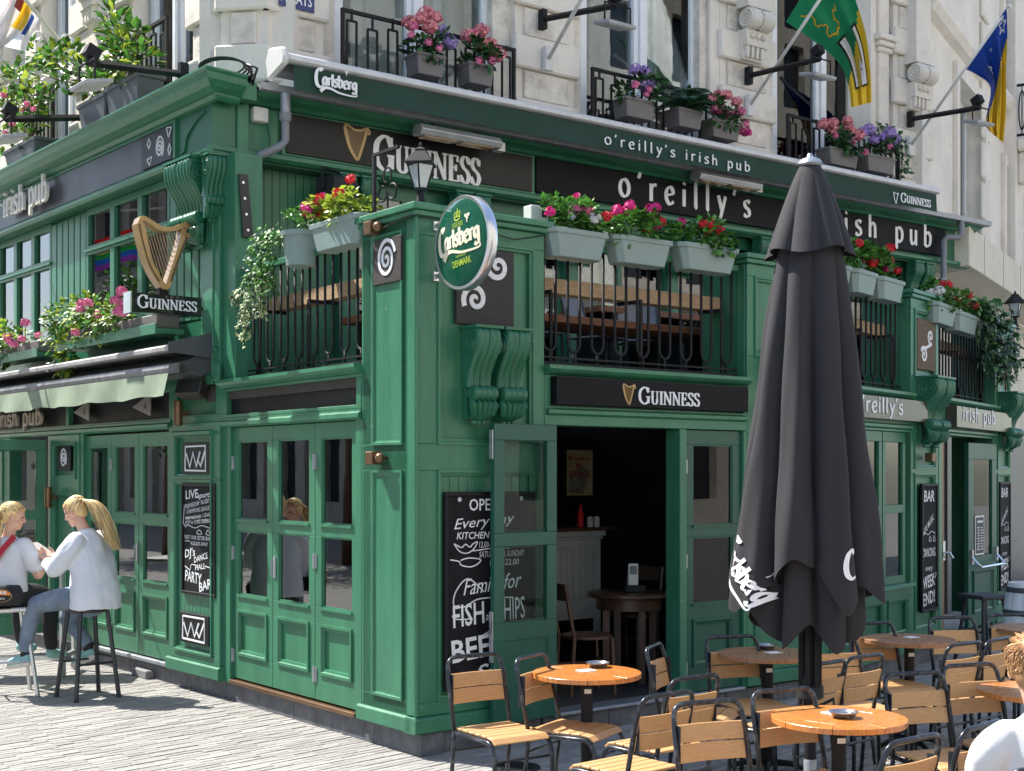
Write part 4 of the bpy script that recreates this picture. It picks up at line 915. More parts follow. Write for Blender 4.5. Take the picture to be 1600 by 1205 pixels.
# harp sign projecting from the side front
HF = R1 @ T(-.385, 3.25, -.10)
t = thing('harp_sign', 'big gold harp on a black lettered box projecting from the side front', 'sign', HF @ T(0, 0, 3.34))
MB().box(-.32, .31, -.07, .07, 3.335, 3.50).build('letter_box', mat('gloss_black_box', (.01, .01, .012), .15, coat=.6), t, HF, bevel=.006)
MB().box(-.325, -.312, -.075, .075, 3.33, 3.505).build('end_cap', silver, t, HF)
word(t, HF, guinness(.53, .105), -.265, 3.375, -.071)
harp_shape(MB(), .46, .56, .05, .10).build('harp', gold, t, HF @ T(-.0, 0, 3.56), bevel=.006)
harp_shape(MB(), .46, .57, .02, .12).build('harp_inlay', golddark, t, HF @ T(-.055, .0, 3.565)) if False else None
harp_strings(MB(), .46, .56, .01, 11).build('harp_strings', gold, t, HF @ T(.01, 0, 3.56))
sb = cat_rom([(.44*.46, .9*.56), (.33*.46, .72*.56), (.18*.46, .40*.56), (.06*.46, .1*.56)]); MB().ribbon([(a+.012, b) for a, b in sb], [.016]*len(sb), -.056, -.051).build('pillar_line', golddark, t, HF @ T(-.0, 0, 3.56))
sb = cat_rom([(-.50*.46, .90*.56), (-.42*.46, .62*.56), (-.30*.46, .32*.56), (-.12*.46, .08*.56)]); MB().ribbon([(a-.012, b) for a, b in sb], [.012]*len(sb), -.062, -.0585).build('soundbox_line', golddark, t, HF @ T(-.0, 0, 3.56))
put_text(MB(), ('ESTD 1759', 0, .01), .1, 3.75, .022, -.0515, .2, rot=68).build('small_lettering', golddark, t, HF)
MB().box(-.05, .03, -.03, .03, 3.5, 3.57).tube([(.2, 0, 4.05), (.42, 0, 4.05)], .018, 6).tube([(.33, 0, 3.42), (.42, 0, 3.42)], .018, 6).box(.40, .425, -.04, .04, 3.85, 4.1).build('mounting_arm', iron, t, HF)
# plaques
def plaque(name, label, F, x0, x1, z0, z1, y, sts, m=black, cat_='plaque', th=.02, group=None):
    t = thing(name, label, cat_, F @ T((x0+x1)/2, y, z0), group); MB().box(x0, x1, y-th, y, z0, z1).build('board', m, t, F, bevel=.004)
    mb = MB(); put_strokes(mb, sts, 0, 0, y-th, .006); mb.build('painted_mark', chalk, t, F, kind='stuff'); return t
grain = mat('black_stained_board', (.035, .028, .026), .6, var=.5, scale=8, stretch=(30, 30, 2.5), bump=.5, bscale=30)
def wmark(x0, x1, z0, z1):
    w_, h = x1-x0, z1-z0; f = lambda a, b: (x0+a*w_, z0+b*h)
    return [([f(.12, .12), f(.88, .10), f(.87, .88), f(.13, .87), f(.12, .10)], [.016]*5), ([f(.16, .66), f(.30, .22), f(.42, .68), f(.54, .24), f(.68, .70)], [.018]*5), ([f(.60, .44), f(.70, .24), f(.86, .72)], [.018]*3)]
for lab, p0, p1 in (('square black plaque with a white framed zigzag above the sports chalkboard', (284, 692), (326, 741)), ('square black plaque with a white framed zigzag below the sports chalkboard', (281, 955), (326, 1011))):
    a, z1 = XZ(L2, *p0, y=-.05); b, z0 = XZ(L2, *p1, y=-.05); plaque('zigzag_plaque', lab, L2, a, b, z0, z1, -.005 if z1 > 1.5 else -.012, wmark(a, b, z0, z1), th=.04)
def spw(s, w_): return (s, [w_*(.75+.25*i/len(s)) for i in range(len(s))])
a, z1 = XZ(L1, 586, 378); b, z0 = XZ(L1, 630, 438)
plaque('spiral_plaque', 'square dark board with a white spiral on the sunny side of the corner pillar', L1, a, b, z0, z1, .012, [spw(spiral((a+b)/2, (z0+z1)/2+.01, .14, 2.4, 200, -1, sx=.82), .026)], grain, th=.03)
a, z1 = XZ(R1, 712, 383); b, z0 = XZ(R1, 802, 513)
c1 = XZ(R1, 776, 417); c2 = XZ(R1, 741, 468); q = spw(spiral(c1[0], c1[1], .105, 1.5, 60, -1), .04); q2 = spw(spiral(c2[0], c2[1], .105, 1.5, 30, 1), .04)
plaque('swirl_plaque', 'large dark board with joined white swirls behind the round sign', R1, a, b, z0, z1, .02, [q, q2], grain, th=.03)
a, z1 = XZ(S2, 1432, 500); b, z0 = XZ(S2, 1460, 580); c = (a+b)/2
q = spw(spiral(c+.10, z1-.14, .075, 1.4, 150, 1), .03); q2 = spw(spiral(c-.08, z0+.14, .085, 1.5, 330, 1), .03)
plaque('swirl_plaque', 'brown board with a tall white S-shaped swirl on the far terrace pillar', S2, a, b, 2.93, z1+.02, .02, [q, q2, (cat_rom([q[0][-1], (c+.05, (z0+z1)/2), q2[0][-1]]), [.03]*15)], mat('brown_mosaic_board', (.13, .09, .06), .8, var=.6, scale=60, bump=.8, bscale=60), th=.03)
a, z1 = XZ(L2, 222, 228, -.12); b, z0 = XZ(L2, 272, 248, -.12); c = X(L2, 249, -.13)
def dia(x, z, w_, h): return ([(x, z-h), (x+w_, z), (x, z+h), (x-w_, z), (x, z-h)], [.012]*5)
plaque('spiral_plaque', 'dark plaque with white spiral and small diamonds on the slate fascia', L2, a, -.725, 4.665, 4.965, -.113, [spw(spiral(c, 4.81, .105, 2.6, 200, -1, sx=.8), .018), dia(c-.22, 4.88, .035, .045), dia(c+.20, 4.75, .03, .05), ([(c+.14, 4.95), (c+.24, 4.94), (c+.18, 4.86), (c+.14, 4.95)], [.012]*4), ([(c-.26, 4.74), (c-.16, 4.75), (c-.20, 4.68), (c-.26, 4.74)], [.012]*4)], mat('blue_slate', (.05, .055, .075), .5, var=.3, scale=20, bump=.3), th=.012)
a, z1 = XZ(L2, 89, 697, -.02); b, z0 = XZ(L2, 110, 736, -.02)
plaque('spiral_plaque', 'small black plaque with a white spiral beside the open side door', L2, a, b, z0, z1, .0, [spw(spiral((a+b)/2, (z0+z1)/2, .11, 2.4, 250, -1, sx=.75), .02)], th=.02)
# chalkboards
def chalkboard(label, F, x0, x1, z0, z1, y, rows, extra=None, tilt=0):
    t = thing('chalkboard', label, 'chalkboard', F @ T((x0+x1)/2, y, z0)); w_, h = x1-x0, z1-z0
    MB().box(x0+.02, x1-.02, y-.018, y, z0+.02, z1-.02).build('slate', chalkb, t, F)
    cells(MB(), x0, x1, z0, z1, y-.03, y, [(x0+.028, x1-.028, z0+.028, z1-.028)]).build('frame', black, t, F, bevel=.004)
    mb = MB()
    for key, xf_, zf, hf, wf, rot in rows: put_text(mb, key, x0+(.47+(xf_-.5)*.9)*w_, z0+zf*h, hf*h, y-.0195-random.random()*.0006, wf*w_*.9 if wf else None, rot)
    if extra: extra(mb, x0, z0, w_, h, y-.0185)
    mb.build('chalk_writing', chalk, t, F, kind='stuff'); return t
def fishpan(mb, x0, z0, w_, h, y):
    f = lambda L: [(x0+a*w_, z0+(b-.055 if b > .6 else b)*h) for a, b in L]
    for L, wd in (([(.10, .795), (.16, .755), (.24, .745), (.31, .765), (.35, .80), (.30, .79), (.27, .775), (.22, .79), (.18, .775), (.10, .795)], .007), ([(.06, .715), (.15, .705), (.18, .685), (.28, .675), (.36, .69), (.38, .71), (.26, .72), (.17, .71)], .008)): s = cat_rom(f(L)); mb.ribbon(s, wd, y-.003, y)
    for c in ((.16, .962), (.84, .962), (.18, .045)):
        for a in range(0, 180, 45): mb.ribbon([(x0+c[0]*w_-.018*math.cos(R(a)), z0+c[1]*h-.018*math.sin(R(a))), (x0+c[0]*w_+.018*math.cos(R(a)), z0+c[1]*h+.018*math.sin(R(a)))], .004, y-.002-a*.00001, y)
    for L in ([(.42, .49), (.25, .56), (.12, .50), (.10, .43), (.22, .42), (.38, .455), (.75, .45)], [(.42, .27), (.6, .30), (.88, .27)], [(.30, .355), (.12, .36), (.08, .38)], [(.30, .755), (.55, .765), (.7, .76)]): mb.ribbon(cat_rom(f(L)), .008, y-.0032, y)
a, z1 = XZ(R1, 692, 769); b = 1.0
chalkboard('tall chalkboard with opening hours behind the folded open door leaf', R1, a, b, .42, z1, -.0, [(('OPEN', .0, .012), .45, .905, .062, .36, 0), (('Every day', .35, 0), .46, .825, .055, .74, 4), (('KITCHEN :', .2, .01), .34, .762, .036, .44, 0), (('12.00-14.30  18.00-22.00', .1, 0), .67, .715, .032, .56, 0), (('SATURDAY & SUNDAY', .15, 0), .67, .665, .032, .56, 0), (('12.00-22.00', .1, 0), .70, .62, .032, .36, 0), (('Family for', .4, 0), .56, .49, .085, .72, 4), (('FISH', .05, .012), .27, .325, .115, .38, 4), (('and', .3, 0), .54, .345, .045, .14, 6), (('CHIPS', .05, .0), .78, .335, .12, .36, 3), (('BEERS', 0, .02), .46, .16, .115, .78, 5), (('St', .3, .01), .48, .04, .085, .26, 4)], fishpan)
a, z1 = XZ(L2, 281, 755, -.05); b, z0 = XZ(L2, 334, 935, -.05)
def doodle(mb, x0, z0, w_, h, y):
    for L in ([(.1, .60), (.2, .62), (.4, .60), (.6, .625), (.85, .605)], [(.08, .80), (.06, .70), (.05, .64), (.12, .61)], [(.45, .555), (.52, .585), (.60, .555), (.52, .545), (.45, .555)], [(.72, .55), (.78, .59), (.84, .55), (.78, .545), (.72, .55)], [(.1, .475), (.18, .48), (.25, .475)], [(.1, .25), (.25, .22), (.3, .27), (.5, .26)], [(.7, .27), (.85, .26), (.9, .30)]): mb.ribbon(cat_rom([(x0+p*w_, z0+q*h) for p, q in L]), .006, y-.003, y)
chalkboard('tall narrow chalkboard about live sports between two zigzag plaques', L2, a, b, z0, z1, -.012, [(('LIVE', .05, .015), .32, .865, .08, .42, 4), (('sports', .1, .015), .72, .875, .05, .44, 4), (('PREMIERSHIP / RUGBY', .1, 0), .5, .80, .042, .8, 8), (('CHAMPIONS LEAGUE', .1, 0), .52, .745, .04, .76, 6), (('internationals / GAA', .2, 0), .5, .69, .038, .8, 5), (('GOLF on 12 BIG SCREENS', .1, 0), .5, .64, .036, .8, 4), (('VISIT OUR SISTER BAR', 0, .005), .5, .495, .038, .86, 0), (('4 DOORS AWAY', .1, .005), .56, .445, .036, .56, 0), (("DJ's", .1, .01), .26, .34, .075, .34, 8), (('DANCE', .1, .01), .62, .315, .055, .46, 12), (('HALL', .1, .01), .6, .235, .05, .34, 8), (('PARTY', .0, .015), .36, .11, .10, .54, -4), (('BAR', .1, .015), .76, .06, .085, .40, 14)], doodle)
def narrow(label, F, a, b, z0, z1): return chalkboard(label, F, a, b, z0, z1, -.0, [(('BAR', .1, .015), .5, .86, .09, .72, 0), (('LIVE MUSIC', .1, .01), .5, .66, .05, .8, 30), (('DANCING', 0, .01), .5, .43, .07, .84, 0), (('every', .3, 0), .5, .32, .045, .5, 0), (('WEEK', 0, .015), .5, .19, .10, .8, 6), (('END!', 0, .015), .5, .06, .10, .8, 6)], doodle)
narrow('narrow chalkboard about music on the far pillar left of the brown door', S2, X(S2, 1437), X(S2, 1462), .52, 1.80)
narrow('narrow chalkboard on the last pillar behind the white barrel', S3, 2.42, 2.92, .52, 1.80)
# pennants
for px, lab in ((128, 'grey triangular pennant plate with letter A nearer the lettered board'), (222, 'grey triangular pennant plate with letter A nearer the spotlight')):
    x = X(L2, px, .0); t = thing('pennant_plate', lab, 'sign', L2 @ T(x, 0, 2.4), 'pennant plates')
    MB().prism([(x-.20, 2.525), (x+.20, 2.43), (x+.20, 2.64)], -.01, .0).build('plate', mat('brushed_plate', (.30, .28, .27), .4, .4, scale=20), t, L2)
    put_text(MB(), ('A', 0, 0), x+.09, 2.49, .08, -.0105).build('lettering', iron, t, L2)
# ---------------------------------------------------------------- awnings
t = thing('retracted_awning', 'retracted dark green awning in a white cassette with lettered valance along the terrace front', 'awning', P2 @ T(5, -.3, 5.1))
ax0, ax1 = X(P2, 448, -.45), X(P2, 1467, -.45)
MB().sweep([(-.16, 5.33), (-.45, 5.345), (-.475, 5.358), (-.475, 5.395), (-.45, 5.415), (-.25, 5.475), (-.12, 5.47)], ax0, ax1).build('cassette', mat('white_powder_coat', (.60, .61, .63), .35), t, P2, bevel=.004)
MB().sweep([(-.14, 5.29), (-.30, 5.30), (-.40, 5.328), (-.14, 5.328)], ax0+.02, ax1-.02).build('roller', mat('dark_grey', (.06, .065, .07), .5), t, P2)
MB().sweep([(-.20, 5.22), (-.50, 5.30), (-.52, 5.36), (-.48, 5.45), (-.22, 5.50), (-.16, 5.40)], ax0-.06, ax0-.002).build('end_cap', greyplast, t, P2, bevel=.02)
mb = MB(); mb.grid(lambda u, v: (ax0+.07+u*(ax1-ax0-.1), -.435+.010*math.sin(u*31)*(1-v)+.006*math.sin(u*90)*(1-v)-.01*(1-v), 5.12+.21*v), 120, 4); mb.build('valance', fab, t, P2, smooth=True)
VY = -.462
x0 = X(P2, 492, VY); word(t, P2, carlsberg(X(P2, 558, VY)-x0), x0, XZ(P2, 500, 138, VY)[1]+.035, VY)
word(t, P2, pen_text("o'reilly's irish pub", GL, .072, .24, .11, 20, track=.35, width=X(P2, 1172, VY)-X(P2, 944, VY))[0], X(P2, 944, VY), XZ(P2, 950, 226, VY)[1], VY)
x0 = X(P2, 1407, VY); word(t, P2, guinness(X(P2, 1454, VY)-x0, .11), x0, XZ(P2, 1410, 316, VY)[1], VY); harp_shape(MB(), .09, .13, 0, .003).build('harp_emblem', white, t, P2 @ T(X(P2, 1400, VY), VY, XZ(P2, 1400, 318, VY)[1]))
for xx in (1.0, 3.4, 6.0, 8.6): MB().box(xx-.03, xx+.03, -.3, .2, 5.2, 5.29).build('wall_bracket', iron, t, P2)
t = thing('side_awning', 'half retracted faded green awning above the side front', 'awning', L2 @ T(-3, -.3, 2.7))
ax1 = X(L2, 343, -.36)-.02; ax1 = -.12
MB().sweep([(.0, 3.02), (-.16, 3.03), (-.40, 2.975), (-.43, 2.955), (-.43, 2.925), (-.38, 2.92), (-.12, 2.95), (.0, 2.93)], LE, ax1).build('hood', mat('weathered_grey_hood', (.30, .30, .30), .6, var=.3, scale=6, dirt=((.12, .12, .13), .7, 5)), t, L2)
MB().sweep([(-.02, 2.78), (-.12, 2.72), (-.22, 2.75), (-.24, 2.85), (-.14, 2.91), (-.02, 2.90)], LE, ax1-.03).build('roller', mat('dark_grey', (.06, .065, .07), .5), t, L2)
MB().sweep([(-.30, 2.745), (-.385, 2.74), (-.40, 2.78), (-.39, 2.815), (-.30, 2.83)], LE, ax1-.08).build('front_bar', mat('chipped_grey_bar', (.16, .165, .175), .5, var=.3, scale=8, dirt=((.45, .45, .45), .6, 7)), t, L2)
mb = MB(); mb.grid(lambda u, v: (LE+u*(ax1-.09-LE), -.395-.03*(1-v)+.018*math.sin(u*80)*(1-v)+.012*math.sin(u*37+1)*(1-v), 2.545+.195*v+(.008*math.sin(u*47)+.006*math.sin(u*101))*(1-v)), 160, 5); mb.build('valance', fabp, t, L2, smooth=True)
MB().prism([(-.44, 2.91), (.02, 2.87), (.02, 3.05), (-.05, 3.09), (-.44, 2.99)], -.004, .004).xf(Matrix.Rotation(R(90), 4, 'Z')).build('end_plate', mat('dark_end_plate', (.07, .075, .085), .5), t, L2 @ T(ax1+.005, 0, 0))
# ---------------------------------------------------------------- lamps, heaters, pipes
def heater(label, px0, px1, pyc):
    y = -.30; a, z = XZ(P2, px0, pyc, y); b = X(P2, px1, y); t = thing('patio_heater', label, 'heater', P2 @ T((a+b)/2, y, z-.07), 'patio heaters')
    z0 = z-.055; MB().sweep([(y-.06, z0), (y-.085, z0+.05), (y-.05, z0+.10), (y+.05, z0+.11), (y+.09, z0+.06), (y+.08, z0+.01)], a, b).build('housing', mat('silver_grey_housing', (.45, .46, .48), .35, .6), t, P2, bevel=.004)
    n = 2
    for i in range(n):
        c0, c1 = a+.05+i*(b-a-.06)/n, a+(i+1)*(b-a-.06)/n-.02
        MB().box(c0, c1, y-.05, y+.07, z0-.006, z0-.001).build('heating_element', mat('amber_element', (.55, .38, .22), .3, .3, var=.3, scale=40), t, P2)
    for xx in (a+.2, b-.2): MB().tube([(xx, y+.02, z0+.1), (xx, y+.06, 5.11)], .01, 6).build('bracket_arm', iron, t, P2)
    MB().box(b+.01, b+.10, y+.02, y+.10, z0+.0, z0+.08).build('switch_box', greyplast, t, P2)
heater('silver infrared heater above the serif lettered board', 652, 778, 202); heater('silver infrared heater at the end of the pub name board', 1087, 1184, 273)
def lantern(t, F, s=1.0):
    MB().lathe([(.06*s, 0), (.045*s, .02*s), (.03*s, .08*s), (.022*s, .13*s), (.03*s, .135*s)], 12).build('stem', iron, t, F)
    z = .135*s; gl = MB()
    for k in range(4): gl.add([((.045*math.cos(R(45+90*q)))*s, (.045*math.sin(R(45+90*q)))*s, z+.005*s) for q in (k, k+1)]+[((.10*math.cos(R(45+90*q)))*s, (.10*math.sin(R(45+90*q)))*s, z+.19*s) for q in (k+1, k)], [(0, 1, 2, 3)])
    gl.build('lantern_glass', mat('smoky_glass', (.45, .5, .52), .08, .0, spec=.8), t, F)
    fr_ = MB()
    for k in range(4):
        c, s2 = math.cos(R(45+90*k)), math.sin(R(45+90*k)); fr_.tube([(.047*c*s, .047*s2*s, z), (.103*c*s, .103*s2*s, z+.195*s)], .007*s, 5)
    fr_.lathe([(.06*s, z-.01), (.06*s, z+.01*s)], 4); fr_.build('lantern_frame', iron, t, F)
    MB().lathe([(.145*s, z+.185*s), (.15*s, z+.20*s), (.07*s, z+.285*s), (.06*s, z+.29*s), (.055*s, z+.31*s), (.015*s, z+.33*s), (.018*s, z+.345*s), (.004*s, z+.37*s)], 4).xf(Matrix.Rotation(R(0), 4, 'Z')).build('lantern_roof', iron, t, F, bevel=.003)
t = thing('lantern', 'black lantern with shamrock scrollwork on top of the corner pillar', 'lamp', R1 @ T(.10, .10, 3.706)); lantern(t, WM[t], .88)
FL = R1 @ T(.0, .16, 3.706)
mb = MB().box(-.012, .012, .36, .385, 0, .43).box(-.012, .012, .06, .36, .41, .43)
for a in (90, 210, 330):
    c = (.20+.075*math.cos(R(a)), .17+.08*math.sin(R(a)))
    mb.tube([(0, c[0]+.05*math.cos(R(a+200+k*20)), c[1]+.052*math.sin(R(a+200+k*20))) for k in range(16)], .008, 5)
mb.tube([(0, .20, .13), (0, .20, .0)], .008, 5); mb.build('shamrock_bracket', iron, t, FL)
q = XZ(N4, 1586, 505, -.3)
t = thing('lantern', 'small blue-black lantern above the hanging ivy at the right edge', 'lamp', N4 @ T(q[0], -.3, q[1]-.05)); lantern(t, WM[t], 1.0); MB().tube([(0, 0, 0), (0, .1, -.1), (0, .3, -.1)], .015, 6).build('wall_arm', iron, t, WM[t])
def spot(label, F, x, y, z, m=bronze, cyl=False):
    t = thing('wall_spotlight', label, 'lamp', F @ T(x, y, z), 'wall spotlights')
    if cyl: MB().lathe([(.032, -.11), (.04, -.105), (.04, .105), (.032, .11)], 14, c=(0, -.09, 0)).box(-.015, .015, -.06, 0, -.02, .02).build('lamp_body', m, t, WM[t], auto=True)
    else: MB().box(-.09, .0, -.10, -.02, -.045, .045).build('lamp_body', m, t, WM[t], bevel=.005); MB().ball((.04, -.06, 0), .035, n=10, m=8).tube([(0, -.06, 0), (.04, -.06, 0), (.04, 0, 0)], .015, 6).build('lamp_head', m, t, WM[t], smooth=True)
    return t
q = XZ(L1, 600, 716); spot('bronze wall spotlight on the sunny side of the corner pillar', L1, q[0], 0, q[1])
q = XZ(L1, 597, 355); spot('small weathered spotlight above the spiral plaque', L1, q[0], -.0, q[1]-.01)
q = XZ(L2, 90, 777); spot('long brown cylinder wall light beside the open side door', L2, q[0], -.01, q[1], cyl=True)
q = XZ(L2, 293, 646); spot('small bronze cylinder light above the zigzag pilaster', L2, q[0], .0, q[1], cyl=True)
q = XZ(S2, 1447, 715); spot('small copper wall light on the far pillar above the music chalkboard', S2, q[0], 0, q[1])
q = XZ(L2, 300, 612, -.1); t = thing('loudspeaker', 'small dark box loudspeaker above the zigzag pilaster', 'speaker', L2 @ T(q[0], -.06, q[1], R(25)) @ Matrix.Rotation(R(-20), 4, 'X')); MB().box(-.13, .13, -.12, .02, -.07, .07).build('cabinet', mat('dark_brown_case', (.03, .025, .022), .5), t, WM[t], bevel=.01); MB().box(-.12, .12, -.125, -.121, -.06, .06).build('grille', rubber, t, WM[t])
q = XZ(P2, 527, 300, -.1); t = thing('loudspeaker', 'black rounded loudspeaker hanging under the fascia at the terrace corner', 'speaker', P2 @ T(q[0], -.1, q[1], R(20))); MB().box(-.16, .16, -.13, .13, -.12, .12).build('cabinet', rubber, t, WM[t], bevel=.03); MB().tube([(-.17, 0, 0), (-.2, 0, .0), (-.2, 0, .18), (.2, 0, .18), (.2, 0, 0), (.17, 0, 0)], .012, 6).build('bracket_arm', iron, t, WM[t])
q = XZ(R1, 842, 345, .3); t = thing('control_box', 'cream control box behind the pillar cap next to the flower boxes', 'box', R1 @ T(q[0]-.02, .3, q[1]-.1)); MB().box(-.09, .0, -.05, .05, 0, .20).build('housing', greyplast, t, WM[t], bevel=.006); MB().box(.002, .075, -.045, .04, .0, .19).build('cover', mat('cream_plastic', (.70, .66, .55), .5), t, WM[t], bevel=.005); MB().box(.012, .062, -.047, -.0455, .12, .17).build('display', rubber, t, WM[t])
# downpipe
gx = X(P2, 445, -.2); q = [(gx, -.21, 5.15), (gx, -.21, 4.74), (gx-.04, -.20, 4.69), (gx-.20, -.16, 4.60), (gx-.235, -.12, 4.56), (gx-.24, -.10, 4.45), (gx-.24, -.10, 2.68)]
t = thing('downpipe', 'grey plastic downpipe from the gutter down beside the terrace post', 'pipe', P2 @ T(gx, -.2, 2.7)); MB().tube(q, .036, 12).build('pipe', mat('grey_pvc', (.20, .21, .24), .45), t, P2, auto=True)
MB().tube([(gx, -.21, 5.14), (gx, -.21, 4.98)], .044, 12).build('metal_sleeve', galv, t, P2, auto=True); MB().lathe([(.04, 4.90), (.052, 4.92), (.052, 4.975), (.043, 4.98)], 14, c=(gx, -.21, 0)).build('collar', mat('grey_pvc', (.20, .21, .24), .45), t, P2, auto=True)
gx = X(P2, 1502, -.2); t = thing('downpipe', 'grey plastic downpipe at the right end of the fascia', 'pipe', P2 @ T(gx, -.2, 3.7)); MB().tube([(gx, -.2, 5.15), (gx, -.2, 4.98), (gx-.05, -.19, 4.93), (gx-.22, -.14, 4.92), (gx-.26, -.12, 4.88), (gx-.26, -.12, 4.4), (gx-.7, -.1, 4.1)], .04, 10).build('pipe', mat('grey_pvc', (.20, .21, .24), .45), t, P2, auto=True)
a = P2 @ Vector((.06, -.1, 5.24)); mb = MB()
for k in range(4): mb.tube([(a.x+(.19+.012*k)*math.cos(tt*.35), a.y+.05*k, a.z+.07+(.075+.01*k)*math.sin(tt*.35)) for tt in range(18)], .009, 5, closed=True)
b = P2 @ Vector((.27, -.17, 5.16)); mb.tube([(a.x+.2, a.y, a.z+.06), (a.x+.26, a.y, a.z), tuple(b)], .012, 5).tube([(a.x+.2, a.y+.05, a.z+.1), (a.x+.30, a.y, a.z+.05), (b.x+.03, b.y, b.z)], .012, 5)
tag(mb.build('cable_coil', cable, smooth=True), 'coil of black cable lying on the cornice corner', 'cable')
a, z1 = XZ(L1, 375, 265); b, z0 = XZ(L1, 383, 365); t = thing('bolted_strap', 'dark bolted strap on the green post left of the hanging ivy', 'strap', R1 @ T(0, 2.8, z0))
mb = MB().prism([(-.04, 0), (.05, 0), (.0, .52), (-.08, .52)], -.03, -.01); SF_ = frame(*pt(R1, .10, 2.70), Uv.x, Uv.y); mb.build('strap', mat('strap_black', (.03, .028, .03), .5), t, SF_ @ T(0, 0, z0))
for k in range(4): MB().lathe([(.012, 0), (.012, .006)], 8).xf(Matrix.Rotation(R(90), 4, 'X')).build('bolt', silver, t, SF_ @ T(-.045+.015*(3-k), -.03, z0+.06+.13*k))
# floodlights on arms (boom leans out from the stone piers)
def flood(label, p0, p1, dz=0, F=P2, d0=.2):
    """p0: image point of the wall end, p1: image point of the lamp; both turned into points on the building"""
    x0, z0 = XZ(F, *p0, y=d0); A = F @ Vector((x0, d0, z0))
    x1, z1 = XZ(F, *p1, y=-1.0); B = F @ Vector((x1, -1.0, z1))
    t = thing('floodlight', label, 'floodlight', Matrix.Translation(A), 'floodlights on arms'); d = (B-A).normalized()
    MB().tube([A, B], .032, 4).build('arm', iron, t, W0); MB().box(-.03, .03, -.02, .06, -.10, .10).build('wall_plate', iron, t, F @ T(x0, d0, z0))
    M = F @ T(x1, -1.0, z1); MB().box(-.17, .17, -.12, .12, -.20, -.165).build('lamp_housing', mat('grey_flood', (.35, .36, .37), .5), t, M @ Matrix.Rotation(R(12), 4, 'X'), bevel=.005)
    MB().box(-.15, .15, -.10, .10, -.206, -.2005).build('lamp_glass', mat('flood_glass', (.62, .63, .62), .2), t, M @ Matrix.Rotation(R(12), 4, 'X'))
    MB().tube([(-.16, 0, -.17), (-.16, 0, .0), (.16, 0, 0), (.16, 0, -.17)], .010, 5).build('yoke', iron, t, M)
    MB().box(-.05, .05, -.06, .06, .05, .15).tube([(0, 0, 0), (0, 0, .06)], .02, 6).build('gear_box', iron, t, M @ Matrix.Rotation(R(-25), 4, 'X'), bevel=.005)
flood('floodlight arm highest above the middle balcony', (850, 30), (965, 8)); flood('floodlight arm in front of the green and yellow flag window', (1172, 118), (1282, 92)); flood('floodlight arm crossing the blue and yellow flag pole', (1425, 186), (1532, 168))
flood('floodlight arm over the left balcony plants', (283, 116), (136, 98), F=L2, d0=-.05); flood('floodlight arm at the left edge below the plants', (132, 184), (8, 186), F=L2, d0=-.05)

# small odds and ends on the fronts and the pavement
q = GP(225, 1058); t = tag(MB().box(-.17, .17, -.06, .06, 0, .075).build('stone_block', mat('pale_block', (.20, .20, .205), .8, var=.15, bump=.3), None, T(q[0], q[1]+.02, 0, math.atan2(-Vv.y, -Vv.x)), bevel=.008), 'loose pale grey stone block lying against the plinth of the side front', 'block')
q = GP(806, 1199); t = thing('drain_cover', 'round cast iron drain cover in the paving in front of the pillar', 'drain cover', T(q[0], q[1], 0)); MB().lathe([(.16, -.006), (.16, .004), (.145, .005), (.0, .005)], 28).build('cover', iron, t, auto=True)
for k in range(7): MB().box(-.10, .10, -.105+.03*k, -.092+.03*k, .0052, .009).build('rib', iron, t)
a = XZ(L1, 606, 358)[1]; mb = MB().tube([L1 @ Vector((-.36, -.04, a)), L1 @ Vector((-.2, -.03, a+.03)), L1 @ Vector((-.03, -.035, a+.035)), R1 @ Vector((-.03, -.03, a+.035)), R1 @ Vector((.3, -.028, a+.02)), R1 @ Vector((.8, -.03, a-.04)), R1 @ Vector((1.08, -.03, a+.02))], .005, 5); tag(mb.build('cable', cable, smooth=True), 'thin black cable sagging round the head of the corner pillar', 'cable')
q = XZ(L2, 338, 572, -.06); mb = MB().tube([L2 @ Vector((q[0]-.02+.13*math.cos(R(60+k*20))-.05, -.05, q[1]+.02+.13*math.sin(R(60+k*20)))) for k in range(13)], .012, 6); t = thing('conduit', 'green painted conduit loop and box under the end of the side awning', 'pipe', L2 @ T(q[0], -.05, q[1])); mb.build('conduit_pipe', green, t, W0, smooth=True); MB().box(q[0]-.04, q[0]+.05, -.07, -.036, q[1]-.12, q[1]+.02).build('conduit_box', green, t, L2, bevel=.006)
